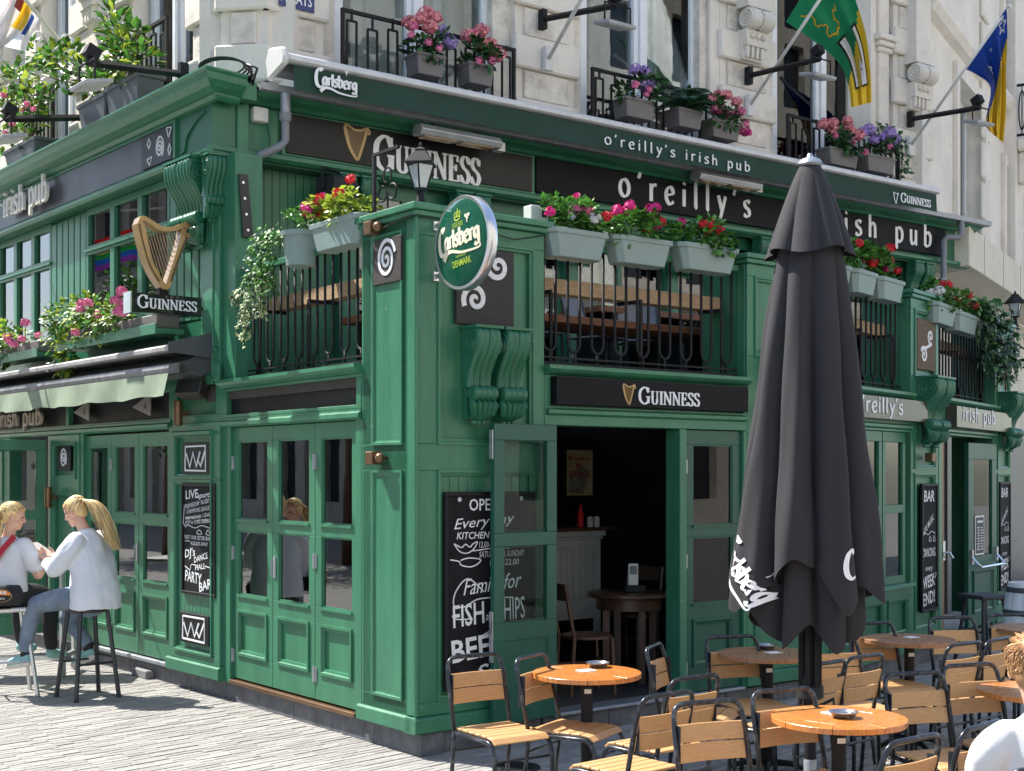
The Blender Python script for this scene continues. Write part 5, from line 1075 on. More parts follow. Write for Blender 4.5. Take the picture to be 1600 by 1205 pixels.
# ---------------------------------------------------------------- plants
rnd = random.Random(11)
def leaf(mb, p, d, up, l, w_):
    d = d.normalized(); sx = d.cross(up)
    if sx.length < 1e-4: sx = d.orthogonal()
    sx.normalize(); n = sx.cross(d)
    a = p; b = p+d*l*.5+sx*w_*.5-n*l*.06; c = p+d*l-n*l*.16; e = p+d*l*.5-sx*w_*.5-n*l*.06; m = p+d*l*.5+n*l*.05
    k = len(mb.v); mb.v += [tuple(a), tuple(b), tuple(c), tuple(e), tuple(m)]; mb.f += [(k, k+1, k+4), (k+1, k+2, k+4), (k+2, k+3, k+4), (k+3, k, k+4)]; mb.m += [0]*4
def rv(): 
    while True:
        v = Vector((rnd.uniform(-1, 1), rnd.uniform(-1, 1), rnd.uniform(-1, 1)))
        if .05 < v.length < 1: return v
def bush(n, rx, ry, rz, l, c=(0, 0, 0), wf=.62, clumps=0, droop=0):
    mb = MB(); cs = [Vector((rnd.uniform(-1, 1)*rx*.8, rnd.uniform(-1, 1)*ry*.8, rnd.uniform(-.7, .9)*rz)) for _ in range(clumps)] if clumps else None
    for i in range(n):
        v = rv()
        if cs: q = rnd.choice(cs); p = q+Vector((v.x*rx*.38, v.y*ry*.5, v.z*rz*.38)); o = (v*.7+Vector((q.x/rx, q.y/ry, q.z/rz))*.6)
        else: v = v.normalized()*v.length**.45; p = Vector((v.x*rx, v.y*ry, v.z*rz)); o = v
        d = (o+Vector((rnd.uniform(-.5, .5), rnd.uniform(-.5, .5), rnd.uniform(-.3, .6)-droop)))
        leaf(mb, p+Vector(c), d, Vector((rnd.uniform(-.5, .5), rnd.uniform(-.5, .5), 1)), l*rnd.uniform(.6, 1.25), l*wf*rnd.uniform(.8, 1.2))
    return mb
def head_mesh(name, r, n, ps, m):
    mb = MB()
    for i in range(n):
        v = rv().normalized(); v.z = abs(v.z)*1.1-.35; v.normalize(); p = v*r*rnd.uniform(.82, 1.04); t1 = v.orthogonal().normalized(); t2 = v.cross(t1); a = rnd.uniform(0, 6.3)
        for k in range(4):
            b = a+k*math.pi/2; e = t1*math.cos(b)+t2*math.sin(b); f = t1*math.cos(b+.75)+t2*math.sin(b+.75); g = t1*math.cos(b-.75)+t2*math.sin(b-.75)
            q = len(mb.v); mb.v += [tuple(p), tuple(p+g*ps*.6+v*ps*.2), tuple(p+e*ps+v*ps*.28), tuple(p+f*ps*.6+v*ps*.2)]; mb.f.append((q, q+1, q+2, q+3)); mb.m.append(0)
    mb.ball((0, 0, -r*.1), r*.72, n=8, m=6)
    return mb.mesh(name, m)
GER = {k: head_mesh('flower_head', .042, 26, .020, m) for k, m in (('r', redp), ('m', magenta), ('p', pink), ('w', whitep), ('c', coral))}
HYD = {k: head_mesh('flower_head', .085, 70, .026, m) for k, m in (('p', coral), ('k', pink), ('l', lilac))}
def heads(t, F, lst, tab, s=1.0, stem0=None):
    for x, y, z, k in lst:
        M = F @ T(x, y, z, rnd.uniform(0, 6)) @ Matrix.Rotation(rnd.uniform(-.3, .3), 4, 'X') @ Matrix.Scale(s*rnd.uniform(.85, 1.15), 4)
        link(tab[k], 'flower_head', t, M)
        if stem0: MB().tube([(x*.7, y*.7, stem0), (x, y, z)], .004, 4).build('flower_stem', leafm, t, F)
def loft8(mb, secs):                                       # octagonal tapered box sections (w, d, z)
    vs = []
    for w_, d, z, c in secs: vs += [(-w_/2+c, -d/2, z), (w_/2-c, -d/2, z), (w_/2, -d/2+c, z), (w_/2, d/2-c, z), (w_/2-c, d/2, z), (-w_/2+c, d/2, z), (-w_/2, d/2-c, z), (-w_/2, -d/2+c, z)]
    n = len(secs); mb.add(vs, [tuple(range(7, -1, -1)), tuple(range(8*n-8, 8*n))]+[(8*i+k, 8*i+(k+1) % 8, 8*i+8+(k+1) % 8, 8*i+8+k) for i in range(n-1) for k in range(8)]); return mb
def pot(t, F, w_, d, h, m, taper=.8, rim=.04, c=.05):
    loft8(MB(), [(w_*taper, d*taper, 0, c*.8), (w_*.97, d*.97, h-rim, c), (w_*1.03, d*1.05, h-rim, c), (w_*1.05, d*1.08, h-.006, c), (w_*1.02, d*1.05, h, c), (w_*.94, d*.92, h, c), (w_*.93, d*.9, h-.02, c)]).build('pot', m, t, F, bevel=.004)
    loft8(MB(), [(w_*.9, d*.86, h-.03, c), (w_*.9, d*.86, h-.018, c)]).build('soil', soilm, t, F)
def window_box(label, F, x0, x1, z0, z1, y, fl, lm=leafm, n=430, hh=.15, group='sage green boxes on the terrace railing', trail=None):
    w_ = x1-x0; M = F @ T((x0+x1)/2, y, z0); t = thing('flower_box', label, 'planter', M, group); h = z1-z0
    pot(t, M, w_, .22, h, sage)
    bush(n, w_*.52, .15, hh, .062, (0, 0, h+hh*.55), clumps=max(5, int(w_*16)), wf=.9).build('foliage', lm, t, M, kind='stuff')
    heads(t, M, [(a*w_, rnd.uniform(-.12, .02), h+b, k) for a, b, k in fl], GER, 1.0, h)
    return t
def rb(label, F, p0, p1, yb, fl, y=.03, **k):
    a, z1 = XZ(F, *p0, y=y-.1); b, _ = XZ(F, *p1, y=y-.1); window_box(label, F, a+.02, b-.02, z1-.205, z1, y, fl, **k)
rb('sage box with pink and white geraniums at the left of the front railing', R1, (858, 352), (957, 362), 0, [(-.48, .10, 'm'), (.05, .16, 'p'), (.10, .24, 'm'), (.22, .17, 'p'), (.26, .10, 'w'), (.0, .11, 'w'), (.42, .12, 'r')])
rb('sage box with many magenta geraniums in the middle of the front railing', R1, (960, 364), (1057, 372), 0, [(-.40, .18, 'm'), (-.28, .22, 'm'), (-.12, .21, 'm'), (.05, .21, 'm'), (.18, .24, 'm'), (.30, .20, 'm'), (.36, .15, 'r'), (.2, .09, 'r'), (.30, .12, 'm')])
rb('sage box with few red geraniums beside the umbrella', R1, (1063, 376), (1160, 386), 0, [(-.38, .16, 'm'), (-.1, .16, 'r'), (.08, .19, 'r'), (.10, .13, 'r'), (.26, .14, 'r')])
rb('sage box with red geraniums in bright yellow-green leaves on the terrace end', L1, (480, 354), (560, 346), 0, [(-.42, .12, 'm'), (-.30, .17, 'r'), (.08, .17, 'r'), (.38, .24, 'r'), (-.2, .16, 'r'), (-.44, .20, 'm'), (-.36, .08, 'r')], lm=leafy, n=460)
# round pot with trailing ivy on the terrace end
a, z1 = XZ(L1, 432, 368, -.07); b, _ = XZ(L1, 476, 362, -.07); M = L1 @ T((a+b)/2, .03, z1-.26)
t = thing('ivy_pot', 'round sage pot with trailing variegated ivy at the left of the terrace end', 'planter', M, 'sage green boxes on the terrace railing')
MB().lathe([(.12, 0), (.15, .22), (.165, .222), (.17, .26), (.155, .262), (.15, .24)], 20).build('pot', sage, t, M, auto=True)
bush(160, .17, .13, .09, .05, (.02, 0, .32), clumps=6).build('foliage', leafm, t, M, kind='stuff')
def trail(mb, pts, n, spread, l, up=Vector((0, -1, .4))):
    s = cat_rom(pts, 12)
    for i in range(n):
        p = Vector(s[int(rnd.random()**.8*(len(s)-1))]); leaf(mb, p+rv()*spread, rv()+Vector((0, -.6, -.5)), up+rv()*.5, l*rnd.uniform(.6, 1.2), l*.85)
    return mb
mb = MB(); P = lambda px, py, y=-.12: (lambda q: (q[0]-(a+b)/2, y, q[1]-(z1-.26)))(XZ(L1, px, py, y))
trail(mb, [P(440, 365), P(405, 372), P(392, 410), P(395, 450)], 260, .10, .05); trail(mb, [P(420, 375), P(410, 420), P(415, 455)], 160, .09, .05)
mb.build('trailing_ivy', leafm, t, M, kind='stuff')
mb = MB(); trail(mb, [P(400, 430), P(385, 470), P(378, 500), P(376, 530)], 170, .06, .045); trail(mb, [P(390, 430), P(370, 455), P(362, 472)], 70, .045, .045); trail(mb, [P(410, 440), P(405, 470), P(400, 490)], 90, .06, .045)
mb.build('pale_ivy_tips', ivym, t, M, kind='stuff')
heads(t, M, [(.12, 0, .38, 'm'), (.15, -.05, .42, 'm'), (.06, 0, .40, 'r')], GER)
# far railings
rb('sage box half hidden behind the umbrella on the far railing', S2, (1300, 408), (1334, 416), 0, [(-.2, .14, 'r'), (.2, .2, 'r'), (.4, .12, 'm')]); rb('sage box with red geraniums just right of the umbrella', S2, (1336, 418), (1374, 426), 0, [(-.4, .22, 'r'), (-.1, .2, 'm'), (.2, .12, 'm'), (.4, .1, 'r')]); rb('sage box with red geraniums next to the far swirl pillar', S2, (1376, 430), (1416, 438), 0, [(-.1, .18, 'r'), (.1, .30, 'r'), (.3, .2, 'r'), (.32, .1, 'r'), (.0, .1, 'm')])
rb('sage box with white and red geraniums just right of the far swirl pillar', S3, (1463, 470), (1496, 480), 0, [(-.4, .10, 'w'), (-.2, .13, 'w'), (.0, .10, 'w'), (.2, .22, 'r'), (.32, .24, 'r'), (-.3, .12, 'w')]); rb('second sage box after the far swirl pillar with red geraniums', S3, (1496, 484), (1530, 494), 0, [(-.3, .12, 'r'), (.0, .2, 'r'), (.2, .14, 'r'), (.4, .12, 'r')]); rb('last sage box partly covered by the dark hanging ivy', S3, (1530, 497), (1552, 504), 0, [(-.2, .1, 'r'), (.3, .1, 'c')])
M = S3 @ T(2.1, 0, 3.55); t = thing('hanging_ivy', 'dense dark green ivy hanging over the far end of the terrace railing', 'ivy', M)
mb = MB(); P = lambda px, py, y=-.15: (lambda q: (q[0]-2.1, y, q[1]-3.55))(XZ(S3, px, py, y))
for p0, p1, n in (((1545, 480), (1550, 560), 150), ((1558, 490), (1562, 590), 230), ((1570, 500), (1572, 580), 200), ((1540, 478), (1545, 530), 100), ((1578, 520), (1580, 570), 100)): trail(mb, [P(*p0), P((p0[0]+p1[0])/2, (p0[1]+p1[1])/2), P(*p1)], n, .17, .085)
mb.build('foliage', leafd, t, M, kind='stuff'); MB().tube([(-.1, -.1, .05), (.0, -.15, -.3), (.05, -.15, -.7)], .012, 5).build('stem', darkw, t, M)
# upper balconies of the stone building: hydrangeas and a palm in grey boxes
def balc_pot(label, px, py, w_px, fl, sz=1.0, y=.05, lm=leafd, n=220, hh=.15, tab=HYD, small=(), potm=brownp):
    x, z = XZ(P2, px, py, y); w_ = X(P2, px+w_px/2, y)-X(P2, px-w_px/2, y); M = P2 @ T(x, y, z); t = thing('balcony_planter', label, 'planter', M, 'planters on the stone balconies')
    pot(t, M, w_, .24, .20, potm, .86, .03, .01); bush(n, w_*.62, .17, hh, .075, (0, -.03, .20+hh*.5), clumps=9, wf=.75).build('foliage', lm, t, M, kind='stuff')
    heads(t, M, [(a*w_, rnd.uniform(-.12, .0), .19+b*.88, k) for a, b, k in fl], tab, sz*.86); heads(t, M, [(a*w_, -.15, .2+b, k) for a, b, k in small], GER, .9); return t
balc_pot('taupe balcony box with pink and one lilac hydrangea heads above the awning', 664, 122, 44, [(-.55, .32, 'p'), (-.05, .28, 'p'), (.0, .45, 'p'), (-.35, .36, 'p'), (.55, .30, 'l'), (.75, .18, 'l'), (.25, .42, 'p')], small=[(-.8, .12, 'p'), (-.7, .2, 'p'), (-.2, .08, 'p'), (.2, .05, 'p')])
balc_pot('taupe balcony box with coral pink hydrangeas right of the pink and lilac one', 742, 136, 40, [(-.5, .27, 'p'), (.0, .36, 'p'), (.2, .25, 'p'), (.55, .28, 'p'), (.75, .16, 'p'), (-.2, .30, 'k')], small=[(-.2, .0, 'p'), (.3, .03, 'p')])
balc_pot('balcony box with lilac hydrangea left of the palm', 990, 188, 46, [(-.1, .36, 'l'), (.25, .36, 'l'), (.45, .25, 'l'), (.5, .14, 'l'), (.2, .20, 'l')], small=[(-.25, .12, 'p'), (.12, .05, 'p'), (.2, .1, 'p')])
t = balc_pot('balcony box with a feathery dark green palm', 1068, 203, 38, [], n=20)
M = WM[t]; mb = MB()
for k in range(17):
    az = rnd.uniform(0, 6.28); ln = rnd.uniform(.4, .62); el = rnd.uniform(.5, 1.2); o = Vector((0, 0, .2)); p = []
    for i in range(9):
        f = i/8; p.append(o+Vector((math.cos(az)*math.cos(el)*ln*f, math.sin(az)*math.cos(el)*ln*f*.6-.1*f, math.sin(el)*ln*f-.28*f*f)))
    mb.tube(p, .004, 4)
    for i in range(2, 9):
        d = (p[i]-p[i-1]).normalized()
        for sgn in (-1, 1):
            sd2 = d.cross(Vector((0, 0, 1))).normalized()*sgn
            for q in (0, .5): leaf(mb, p[i-1].lerp(p[i], q), d*.8+sd2, Vector((0, 0, 1)), .15*(1.2-abs(i/8-.45)), .02)
mb.build('fronds', palmm, t, M, kind='stuff')
balc_pot('balcony box with pink hydrangeas and reddish trailing leaves', 1124, 220, 44, [(-.6, .22, 'p'), (-.25, .30, 'p'), (.15, .36, 'p'), (.4, .28, 'p'), (-.1, .16, 'k'), (.35, .12, 'k'), (.7, .20, 'k'), (.8, -.05, 'k')], small=[(-.5, .1, 'p'), (.6, .0, 'p'), (.7, -.1, 'm')])
balc_pot('balcony box with pale pink hydrangeas under the green and yellow flag', 1308, 262, 46, [(-.6, .30, 'p'), (-.25, .36, 'p'), (.1, .40, 'p'), (.4, .34, 'p'), (.6, .26, 'p'), (-.4, .22, 'p')], small=[(-.4, .12, 'p'), (.2, .08, 'p'), (.6, .0, 'p')])
t = balc_pot('balcony box with lilac hydrangeas beside the climbing ivy', 1366, 272, 44, [(-.5, .30, 'l'), (-.1, .24, 'l'), (.3, .36, 'l'), (.6, .30, 'l'), (.2, .28, 'l'), (-.3, .36, 'l')], small=[(.2, .12, 'p')])
x, z = XZ(P2, 1395, 282, .1); M = P2 @ T(x, .1, z); t = thing('balcony_ivy', 'young ivy climbing the corner of the right balcony railing', 'ivy', M); mb = MB()
trail(mb, [(-.3, 0, .62), (-.1, 0, .62), (.1, 0, .55), (.2, 0, .35), (.18, 0, .1)], 130, .08, .07); mb.build('foliage', leafd, t, M, kind='stuff'); MB().tube([(.15, 0, 0), (.2, 0, .35), (.05, 0, .6), (-.3, 0, .62)], .008, 4).build('stem', darkw, t, M)
# left balcony: tall camellia-like shrubs in slate pots on the cornice
def shrub(label, px, py, w_px, blobs, y=-.08, h=.28):
    x, z = XZ(L2, px, py, y); w_ = X(L2, px+w_px/2, y)-X(L2, px-w_px/2, y); M = L2 @ T(x, y, 5.21); t = thing('potted_shrub', label, 'planter', M, 'potted shrubs on the cornice'); h = max(.2, z-5.21+.0)
    pot(t, M, w_, .26, h, slate_p, .8, .04, .01)
    mb = MB(); st = MB(); yl = MB()
    for bx, by, r, n in blobs:
        qx, qz = XZ(L2, bx, by, y-.05); c = Vector((qx-x, -.05, qz-5.21)); s = r
        st.tube([(0, 0, h-.02), (c.x*.4, 0, h*.5+c.z*.5), tuple(c)], .008, 4)
        for q in range(int(n*.62)): 
            v = rv()*1.15; leaf(yl if rnd.random() < .34 else mb, c+Vector((v.x*s, v.y*s*.8, v.z*s)), v+Vector((0, 0, .3)), Vector((0, 0, 1))+rv()*.6, .105*rnd.uniform(.7, 1.25), .066)
    mb.build('foliage', leafm, t, M, kind='stuff'); yl.build('young_leaves', leafy, t, M, kind='stuff'); st.build('stems', darkw, t, M, kind='stuff'); return t
shrub('tall glossy shrub in a slate pot nearest the cornice corner', 210, 130, 54, [(168, 22, .10, 40), (182, 40, .14, 70), (190, 62, .18, 110), (200, 85, .20, 120), (215, 55, .09, 40), (180, 92, .14, 70), (222, 95, .14, 70), (200, 112, .15, 70)])
shrub('low spreading glossy shrub in the middle slate pot on the cornice', 162, 158, 44, [(50, 80, .12, 50), (75, 92, .13, 60), (100, 88, .16, 90), (95, 112, .16, 80), (125, 105, .15, 80), (140, 125, .15, 80), (160, 125, .13, 60), (178, 122, .13, 60), (70, 118, .12, 50), (150, 142, .13, 60)])
shrub('pink flowering shrub in the leftmost slate pot on the cornice', 48, 228, 50, [(10, 130, .16, 80), (30, 120, .14, 70), (45, 150, .17, 90), (20, 170, .18, 100), (50, 185, .15, 80), (10, 205, .2, 110), (40, 215, .13, 60), (62, 160, .1, 40)])
x, z = XZ(L2, 48, 205, -.08)
M = L2 @ T(x, -.08, 5.21); o = [q for q in bpy.data.objects if q.get('label', '').startswith('pink flowering')][0]
heads(o, M, [((XZ(L2, px, py, -.2)[0]-x), -.16, XZ(L2, px, py, -.2)[1]-5.21, 'p') for px, py in ((12, 150), (40, 172), (58, 172), (25, 195), (48, 165), (15, 210))], GER, .8)
# window boxes under the side windows
def sill_box(label, p0, p1, blobs, fl):
    y = -.20; a, z = XZ(L2, *p0, y=y); b, _ = XZ(L2, *p1, y=y); M = L2 @ T((a+b)/2, y, z-.12); t = thing('window_box', label, 'planter', M, 'green boxes under the side windows')
    MB().box(-(b-a)/2, (b-a)/2, -.14, .12, -.02, .02).box(-(b-a)/2, (b-a)/2, -.15, -.13, -.03, .06).build('shelf', green, t, M, bevel=.004); MB().box(-(b-a)/2+.05, (b-a)/2-.05, -.11, .10, .021, .15).build('trough', brownp, t, M, bevel=.01)
    mb = MB(); yl = MB()
    for bx, by, r, n in blobs:
        qx, qz = XZ(L2, bx, by, y-.1); c = Vector((qx-(a+b)/2, -.1, qz-(z-.12)))
        for q in range(n):
            v = rv(); leaf(yl if rnd.random() < .45 else mb, c+Vector((v.x*r, v.y*r, v.z*r)), v+Vector((0, -.2, -.1)), Vector((0, -.3, 1))+rv()*.5, .075*rnd.uniform(.7, 1.2), .05)
    mb.build('foliage', leafm, t, M, kind='stuff'); yl.build('young_leaves', leafy, t, M, kind='stuff')
    heads(t, M, [(XZ(L2, px, py, y-.2)[0]-(a+b)/2, -.2, XZ(L2, px, py, y-.2)[1]-(z-.12), 'p') for px, py in fl], GER, 1.0, .15); return t
sill_box('green window box with trailing yellow-green plant and pink blooms left of the harp sign', (110, 528), (268, 500), [(95, 500, .17, 120), (115, 490, .15, 100), (140, 485, .16, 110), (165, 490, .15, 100), (185, 495, .13, 80), (90, 530, .14, 90), (105, 550, .13, 80), (97, 572, .09, 50), (130, 520, .13, 80), (155, 515, .13, 80), (175, 505, .12, 60), (84, 505, .1, 50)], [(126, 474), (138, 474), (127, 483), (190, 456), (181, 470), (192, 474), (183, 488), (193, 490), (190, 484), (152, 492), (118, 520)])
sill_box('green window box with pink blooms at the left edge of the picture', (0, 552), (80, 540), [(5, 525, .16, 110), (15, 540, .14, 90), (0, 555, .14, 90), (30, 530, .12, 60)], [(12, 528), (22, 538), (34, 530), (16, 535), (40, 505), (60, 524)])
# ---------------------------------------------------------------- flags
def flagpole(p0, p1, d1=-1.25, F=P2, d0=.2):
    a = XZ(F, *p0, y=d0); b = XZ(F, *p1, y=d1); return F @ Vector((a[0], d0, a[1])), F @ Vector((b[0], d1, b[1]))
polem = mat('white_pole', (.70, .70, .68), .4)
def flag(label, p0, p1, lo, E0, E1, mats, split, F=P2, d1=-1.25, marks=None, wob=.05, d0=.2):
    A, B = flagpole(p0, p1, d1, F, d0); t = thing('flag', label, 'flag', Matrix.Translation(A), 'flags on the stone front')
    MB().tube([A, B], .018, 8).ball(tuple(B), .03).build('pole', polem, t, W0, smooth=True); MB().box(-.05, .05, -.02, .03, -.12, .12).build('pole_socket', greyplast, t, F @ T(*((F.inverted() @ A).to_tuple())))
    inv = F.inverted(); dA = (inv @ A); dB = (inv @ B)
    c0, c1 = cat_rom(E0, 8), cat_rom(E1, 8)
    def pos(s, tt):
        h = dA.lerp(dB, lo+(1-lo)*s); i = tt*(len(c0)-1); k = min(int(i), len(c0)-2); f = i-k
        q0 = [c0[k][j]+(c0[k+1][j]-c0[k][j])*f for j in (0, 1)]; q1 = [c1[k][j]+(c1[k+1][j]-c1[k][j])*f for j in (0, 1)]
        px, py = q0[0]+(q1[0]-q0[0])*s, q0[1]+(q1[1]-q0[1])*s
        yd = (h.y)*(1-tt)+(-.85)*tt+wob*math.sin(s*15+tt*2)*min(1, tt*3)+wob*.5*math.sin(s*31+1)*tt
        x, z = XZ(F, px, py, yd); return Vector((x, yd, z))
    mb = MB(); nu, nv = 40, 40; mb.grid(lambda u, v: pos(u, v), nu, nv)
    mb.m = [split((i+.5)/nu, (j+.5)/nv) for j in range(nv) for i in range(nu)]
    mb.build('cloth', mats, t, F, smooth=True)
    if marks:
        for nm, m, mk in marks:
            mk.v = [tuple(pos(min(1, max(0, v[0])), min(1, max(0, v[2])))+Vector((0, -.010-abs(v[1]), 0))) for v in mk.v]; mk.build(nm, m, t, F)
    return t
fg = mat('flag_green', (.01, .24, .10), .8, var=.1, transl=.25); fy = mat('flag_yellow', (.75, .50, .03), .8, var=.1, transl=.25); fbl = mat('flag_blue', (.012, .06, .34), .8, var=.1, transl=.25); fw = mat('flag_white', (.78, .78, .80), .8, var=.05, transl=.25); fr2 = mat('flag_red', (.35, .02, .03), .8)
gr = lambda a, b, c, d, y: MB().grid(lambda u, v: (a+(b-a)*u, y, c+(d-c)*v), 14, 22)
lab = gr(.24, .80, .40, .84, -.002); lb2 = gr(.29, .75, .415, .825, -.006)
tx = put_text(MB(), ('DÚN NA NGALL', 0, .012), 0, 0, .17, -.012, .37); tx.v = [(.435+z*1.0, y, .62+x) for x, y, z in tx.v]
rr_ = random.Random(4); o1 = cat_rom([(.15, .10), (.25, .16), (.18, .22), (.30, .27), (.22, .33), (.36, .36), (.50, .33), (.48, .27), (.62, .24)], 6); o1 = [(a+rr_.uniform(-.02, .02), b+rr_.uniform(-.012, .012)) for a, b in o1]; ol = MB().ribbon(o1, .014, -.002, 0)
flag('green and yellow county flag hanging from a white pole, with a lettered white strip', (1172, 165), (1312, -48), .46, [(1228, 34), (1268, 62), (1308, 95), (1324, 128), (1330, 168)], [(1306, -90), (1330, -20), (1352, 50), (1360, 110), (1362, 160)], [fg, fy], lambda s, q: 1 if q > .36+.42*(1-s) else 0, wob=.022, marks=[('label_border', black, lab), ('label_strip', fw, lb2), ('lettering', black, tx), ('map_outline', fy, ol)])
st_ = MB()
for cx, cz in ((.25, .32), (.55, .2), (.62, .42), (.85, .1)):
    r5 = [(cx+(.10 if k % 2 == 0 else .045)*math.cos(k*math.pi/5), cz+(.07 if k % 2 == 0 else .03)*math.sin(k*math.pi/5)) for k in range(11)]; st_.ribbon(r5, .016, -.004, 0)
flag('dark blue and yellow flag with white stars at the top right', (1423, 228), (1577, 10), .52, [(1508, 108), (1528, 118), (1548, 138), (1540, 190), (1546, 205)], [(1573, 12), (1574, 60), (1572, 110), (1572, 170), (1568, 224)], [fbl, fy], lambda s, q: 1 if q > .74-.5*s else 0, marks=[('stars', fw, st_)])
flag('white flag with yellow, blue and red patches at the top left corner', (101, 72), (28, -14), .45, [(62, 28), (55, 45), (46, 62), (40, 80)], [(20, -40), (5, 0), (-25, 40), (-50, 60)], [fw, fy, fbl, fr2], lambda s, q: 1 if (.25 < s < .5 and .1 < q < .55) else 2 if (.12 < s < .22 and .15 < q < .6) else 3 if (.5 < s < .7 and q < .3) else 0, F=L2, d1=-.9, d0=.2)
A, B = flagpole((857, 92), (912, -8), -.9); t = thing('flag_pole', 'bare white flag pole leaning out beside the middle balcony', 'pole', Matrix.Translation(A)); MB().tube([A, B], .02, 8).build('pole', polem, t, W0, smooth=True); MB().box(-.05, .05, -.02, .03, -.12, .12).build('pole_socket', greyplast, t, P2 @ T(*((P2.inverted() @ A).to_tuple())))

# ---------------------------------------------------------------- street trees beside the side street (outside the frame, mirrored in the side doors)
def tree(label, F, h, r):
    t = thing('street_tree', label, 'tree', F, 'street trees'); MB().tube([(0, 0, 0), (.05, 0, h*.35), (0, .05, h*.6)], [.16, .12, .07], 10).build('trunk', darkw, t, F, smooth=True); mb = MB(); st = MB()
    for k in range(26):
        v = rv(); c = Vector((v.x*r, v.y*r, h*.68+v.z*r*1.0)); st.tube([(0, 0, h*.4), tuple(c*.6+Vector((0, 0, h*.2))), tuple(c)], [.05, .03, .01], 5)
        for q in range(110): w_ = rv(); leaf(mb, c+w_*.75, w_+Vector((0, 0, .2)), Vector((0, 0, 1))+rv()*.6, .17*rnd.uniform(.7, 1.3), .12)
    mb.build('crown', leafm, t, F, kind='stuff'); st.build('limbs', darkw, t, F)
for k, (x, y) in enumerate(((-9.5, -8.5), (-14, -8.8), (-19, -8.4))): tree(('nearest', 'second', 'third')[k]+' street tree mirrored in the side doors, standing left of the picture', L2 @ T(x, y, 0), 7.0, 1.9)

# rainbow flag on the side front, outside the picture, whose mirror image shows in the side window
wx, wz = XZ(L2, 182, 372, .04); Wp = L2 @ Vector((wx, .04, wz)); dd = (Wp-Vector((0, 0, CAMH))).normalized(); nn = Vector((-L2[0][1], -L2[1][1], 0)); rr2 = dd-nn*2*dd.dot(nn); FC = Wp+rr2*2.4
t = thing('rainbow_flag', 'rainbow flag on the side front, seen mirrored in the side window', 'flag', Matrix.Translation(FC)); q = L2.inverted() @ FC
MB().tube([L2 @ Vector((q.x, -.02, q.z+.15)), L2 @ Vector((q.x, q.y-.6, q.z+.42))], .015, 6).build('pole', polem, t, W0); mb = MB()
mb.grid(lambda u, v: (q.x+.06*math.sin(u*7)+.03*math.sin(v*5), q.y-.30+.62*u, q.z+.12-.16*u+.03*math.sin(u*6)-.36*(1-v)), 24, 24); mb.m = [int((j+.5)/24*5.999) for j in range(24) for i in range(24)]
mb.build('cloth', [mat('stripe_%d' % k, c, .8, transl=.3) for k, c in enumerate(((.20, .04, .35), (.02, .12, .55), (.02, .35, .08), (.80, .65, .03), (.80, .25, .02), (.65, .02, .02)))], t, L2, smooth=True)
# ---------------------------------------------------------------- pavement furniture
def round_path(pts, r=.05, n=5):                           # polyline with rounded corners
    P = [Vector(p) for p in pts]; o = [P[0]]
    for i in range(1, len(P)-1):
        a, b, c = P[i-1], P[i], P[i+1]; d0 = (a-b); d1 = (c-b); q = min(r, d0.length*.45, d1.length*.45); p0 = b+d0.normalized()*q; p1 = b+d1.normalized()*q
        for k in range(n+1):
            t = k/n; o.append(p0*(1-t)**2+b*2*t*(1-t)+p1*t*t)
    o.append(P[-1]); return o
def make_chair(F, label):
    t = thing('cafe_chair', label, 'chair', F, 'slatted pavement chairs'); w_ = .19; tr = .0125
    MB().tube(round_path([(-w_, -.195, .44), (-w_, -.255, .72), (-w_*.93, -.29, .845), (w_*.93, -.29, .845), (w_, -.255, .72), (w_, -.195, .44)], .07), tr, 8).build('back_hoop', steel, t, F, smooth=True)
    for sx in (-1, 1):
        MB().tube([(sx*w_, -.195, .44), (sx*w_, -.20, .36), (sx*w_, -.245, .004)], tr, 8).lathe([(.015, 0), (.015, .02)], 8, c=(sx*w_, -.246, 0)).build('leg', steel, t, F, smooth=True)
        MB().tube(round_path([(sx*w_, -.20, .435), (sx*w_, .18, .435), (sx*w_, .225, .36), (sx*w_, .215, .004)], .06), tr, 8).lathe([(.015, 0), (.015, .02)], 8, c=(sx*w_, .215, 0)).build('leg', steel, t, F, smooth=True)
        MB().box(sx*(w_-.012)-.002, sx*(w_-.012)+.002, -.268, -.225, .58, .755).build('slat_bracket', steel, t, F)
    for yy in (.20, -.205): MB().tube([(-w_, yy, .33), (w_, yy, .33)], .008, 6).build('stretcher', steel, t, F)
    for k in range(6):
        y = -.19+k*.064; 
        if k < 5: sm = MB().box(-.182, .182, y, y+.057, .449, .463)
        else:
            sm = MB(); sm.add([(-.182, .13, .463), (.182, .13, .463), (.182, .185, .455), (.182, .215, .43), (-.182, .215, .43), (-.182, .185, .455), (-.182, .13, .449), (.182, .13, .449), (.182, .178, .442), (.182, .203, .422), (-.182, .203, .422), (-.182, .178, .442)], [(0, 1, 2, 5), (5, 2, 3, 4), (4, 3, 9, 10), (10, 9, 8, 11), (11, 8, 7, 6), (0, 6, 7, 1), (1, 7, 8, 2), (2, 8, 9, 3), (5, 11, 6, 0), (4, 10, 11, 5)])
        sm.build('seat_slat', slatw, t, F, bevel=.003)
    for z, y in ((.585, -.228), (.672, -.245)):
        mb = MB(); mb.grid(lambda u, v: (-.182+.364*u, y-.022*(1-(2*u-1)**2)-.017*v, z+.08*v), 10, 1); n = len(mb.v); mb.v += [(a, b-.012, c) for a, b, c in mb.v]; m_ = 11
        fs = [tuple(i+n for i in f[::-1]) for f in mb.f]
        for i in range(10): fs += [(i, i+n, i+1+n, i+1), (m_+i+1, m_+i+1+n, m_+i+n, m_+i)]
        fs += [(0, m_, m_+n, n), (10, 10+n, m_+10+n, m_+10)]; mb.f += fs; mb.m += [0]*len(fs); mb.build('back_slat', slatw, t, F, bevel=.002)
    return t
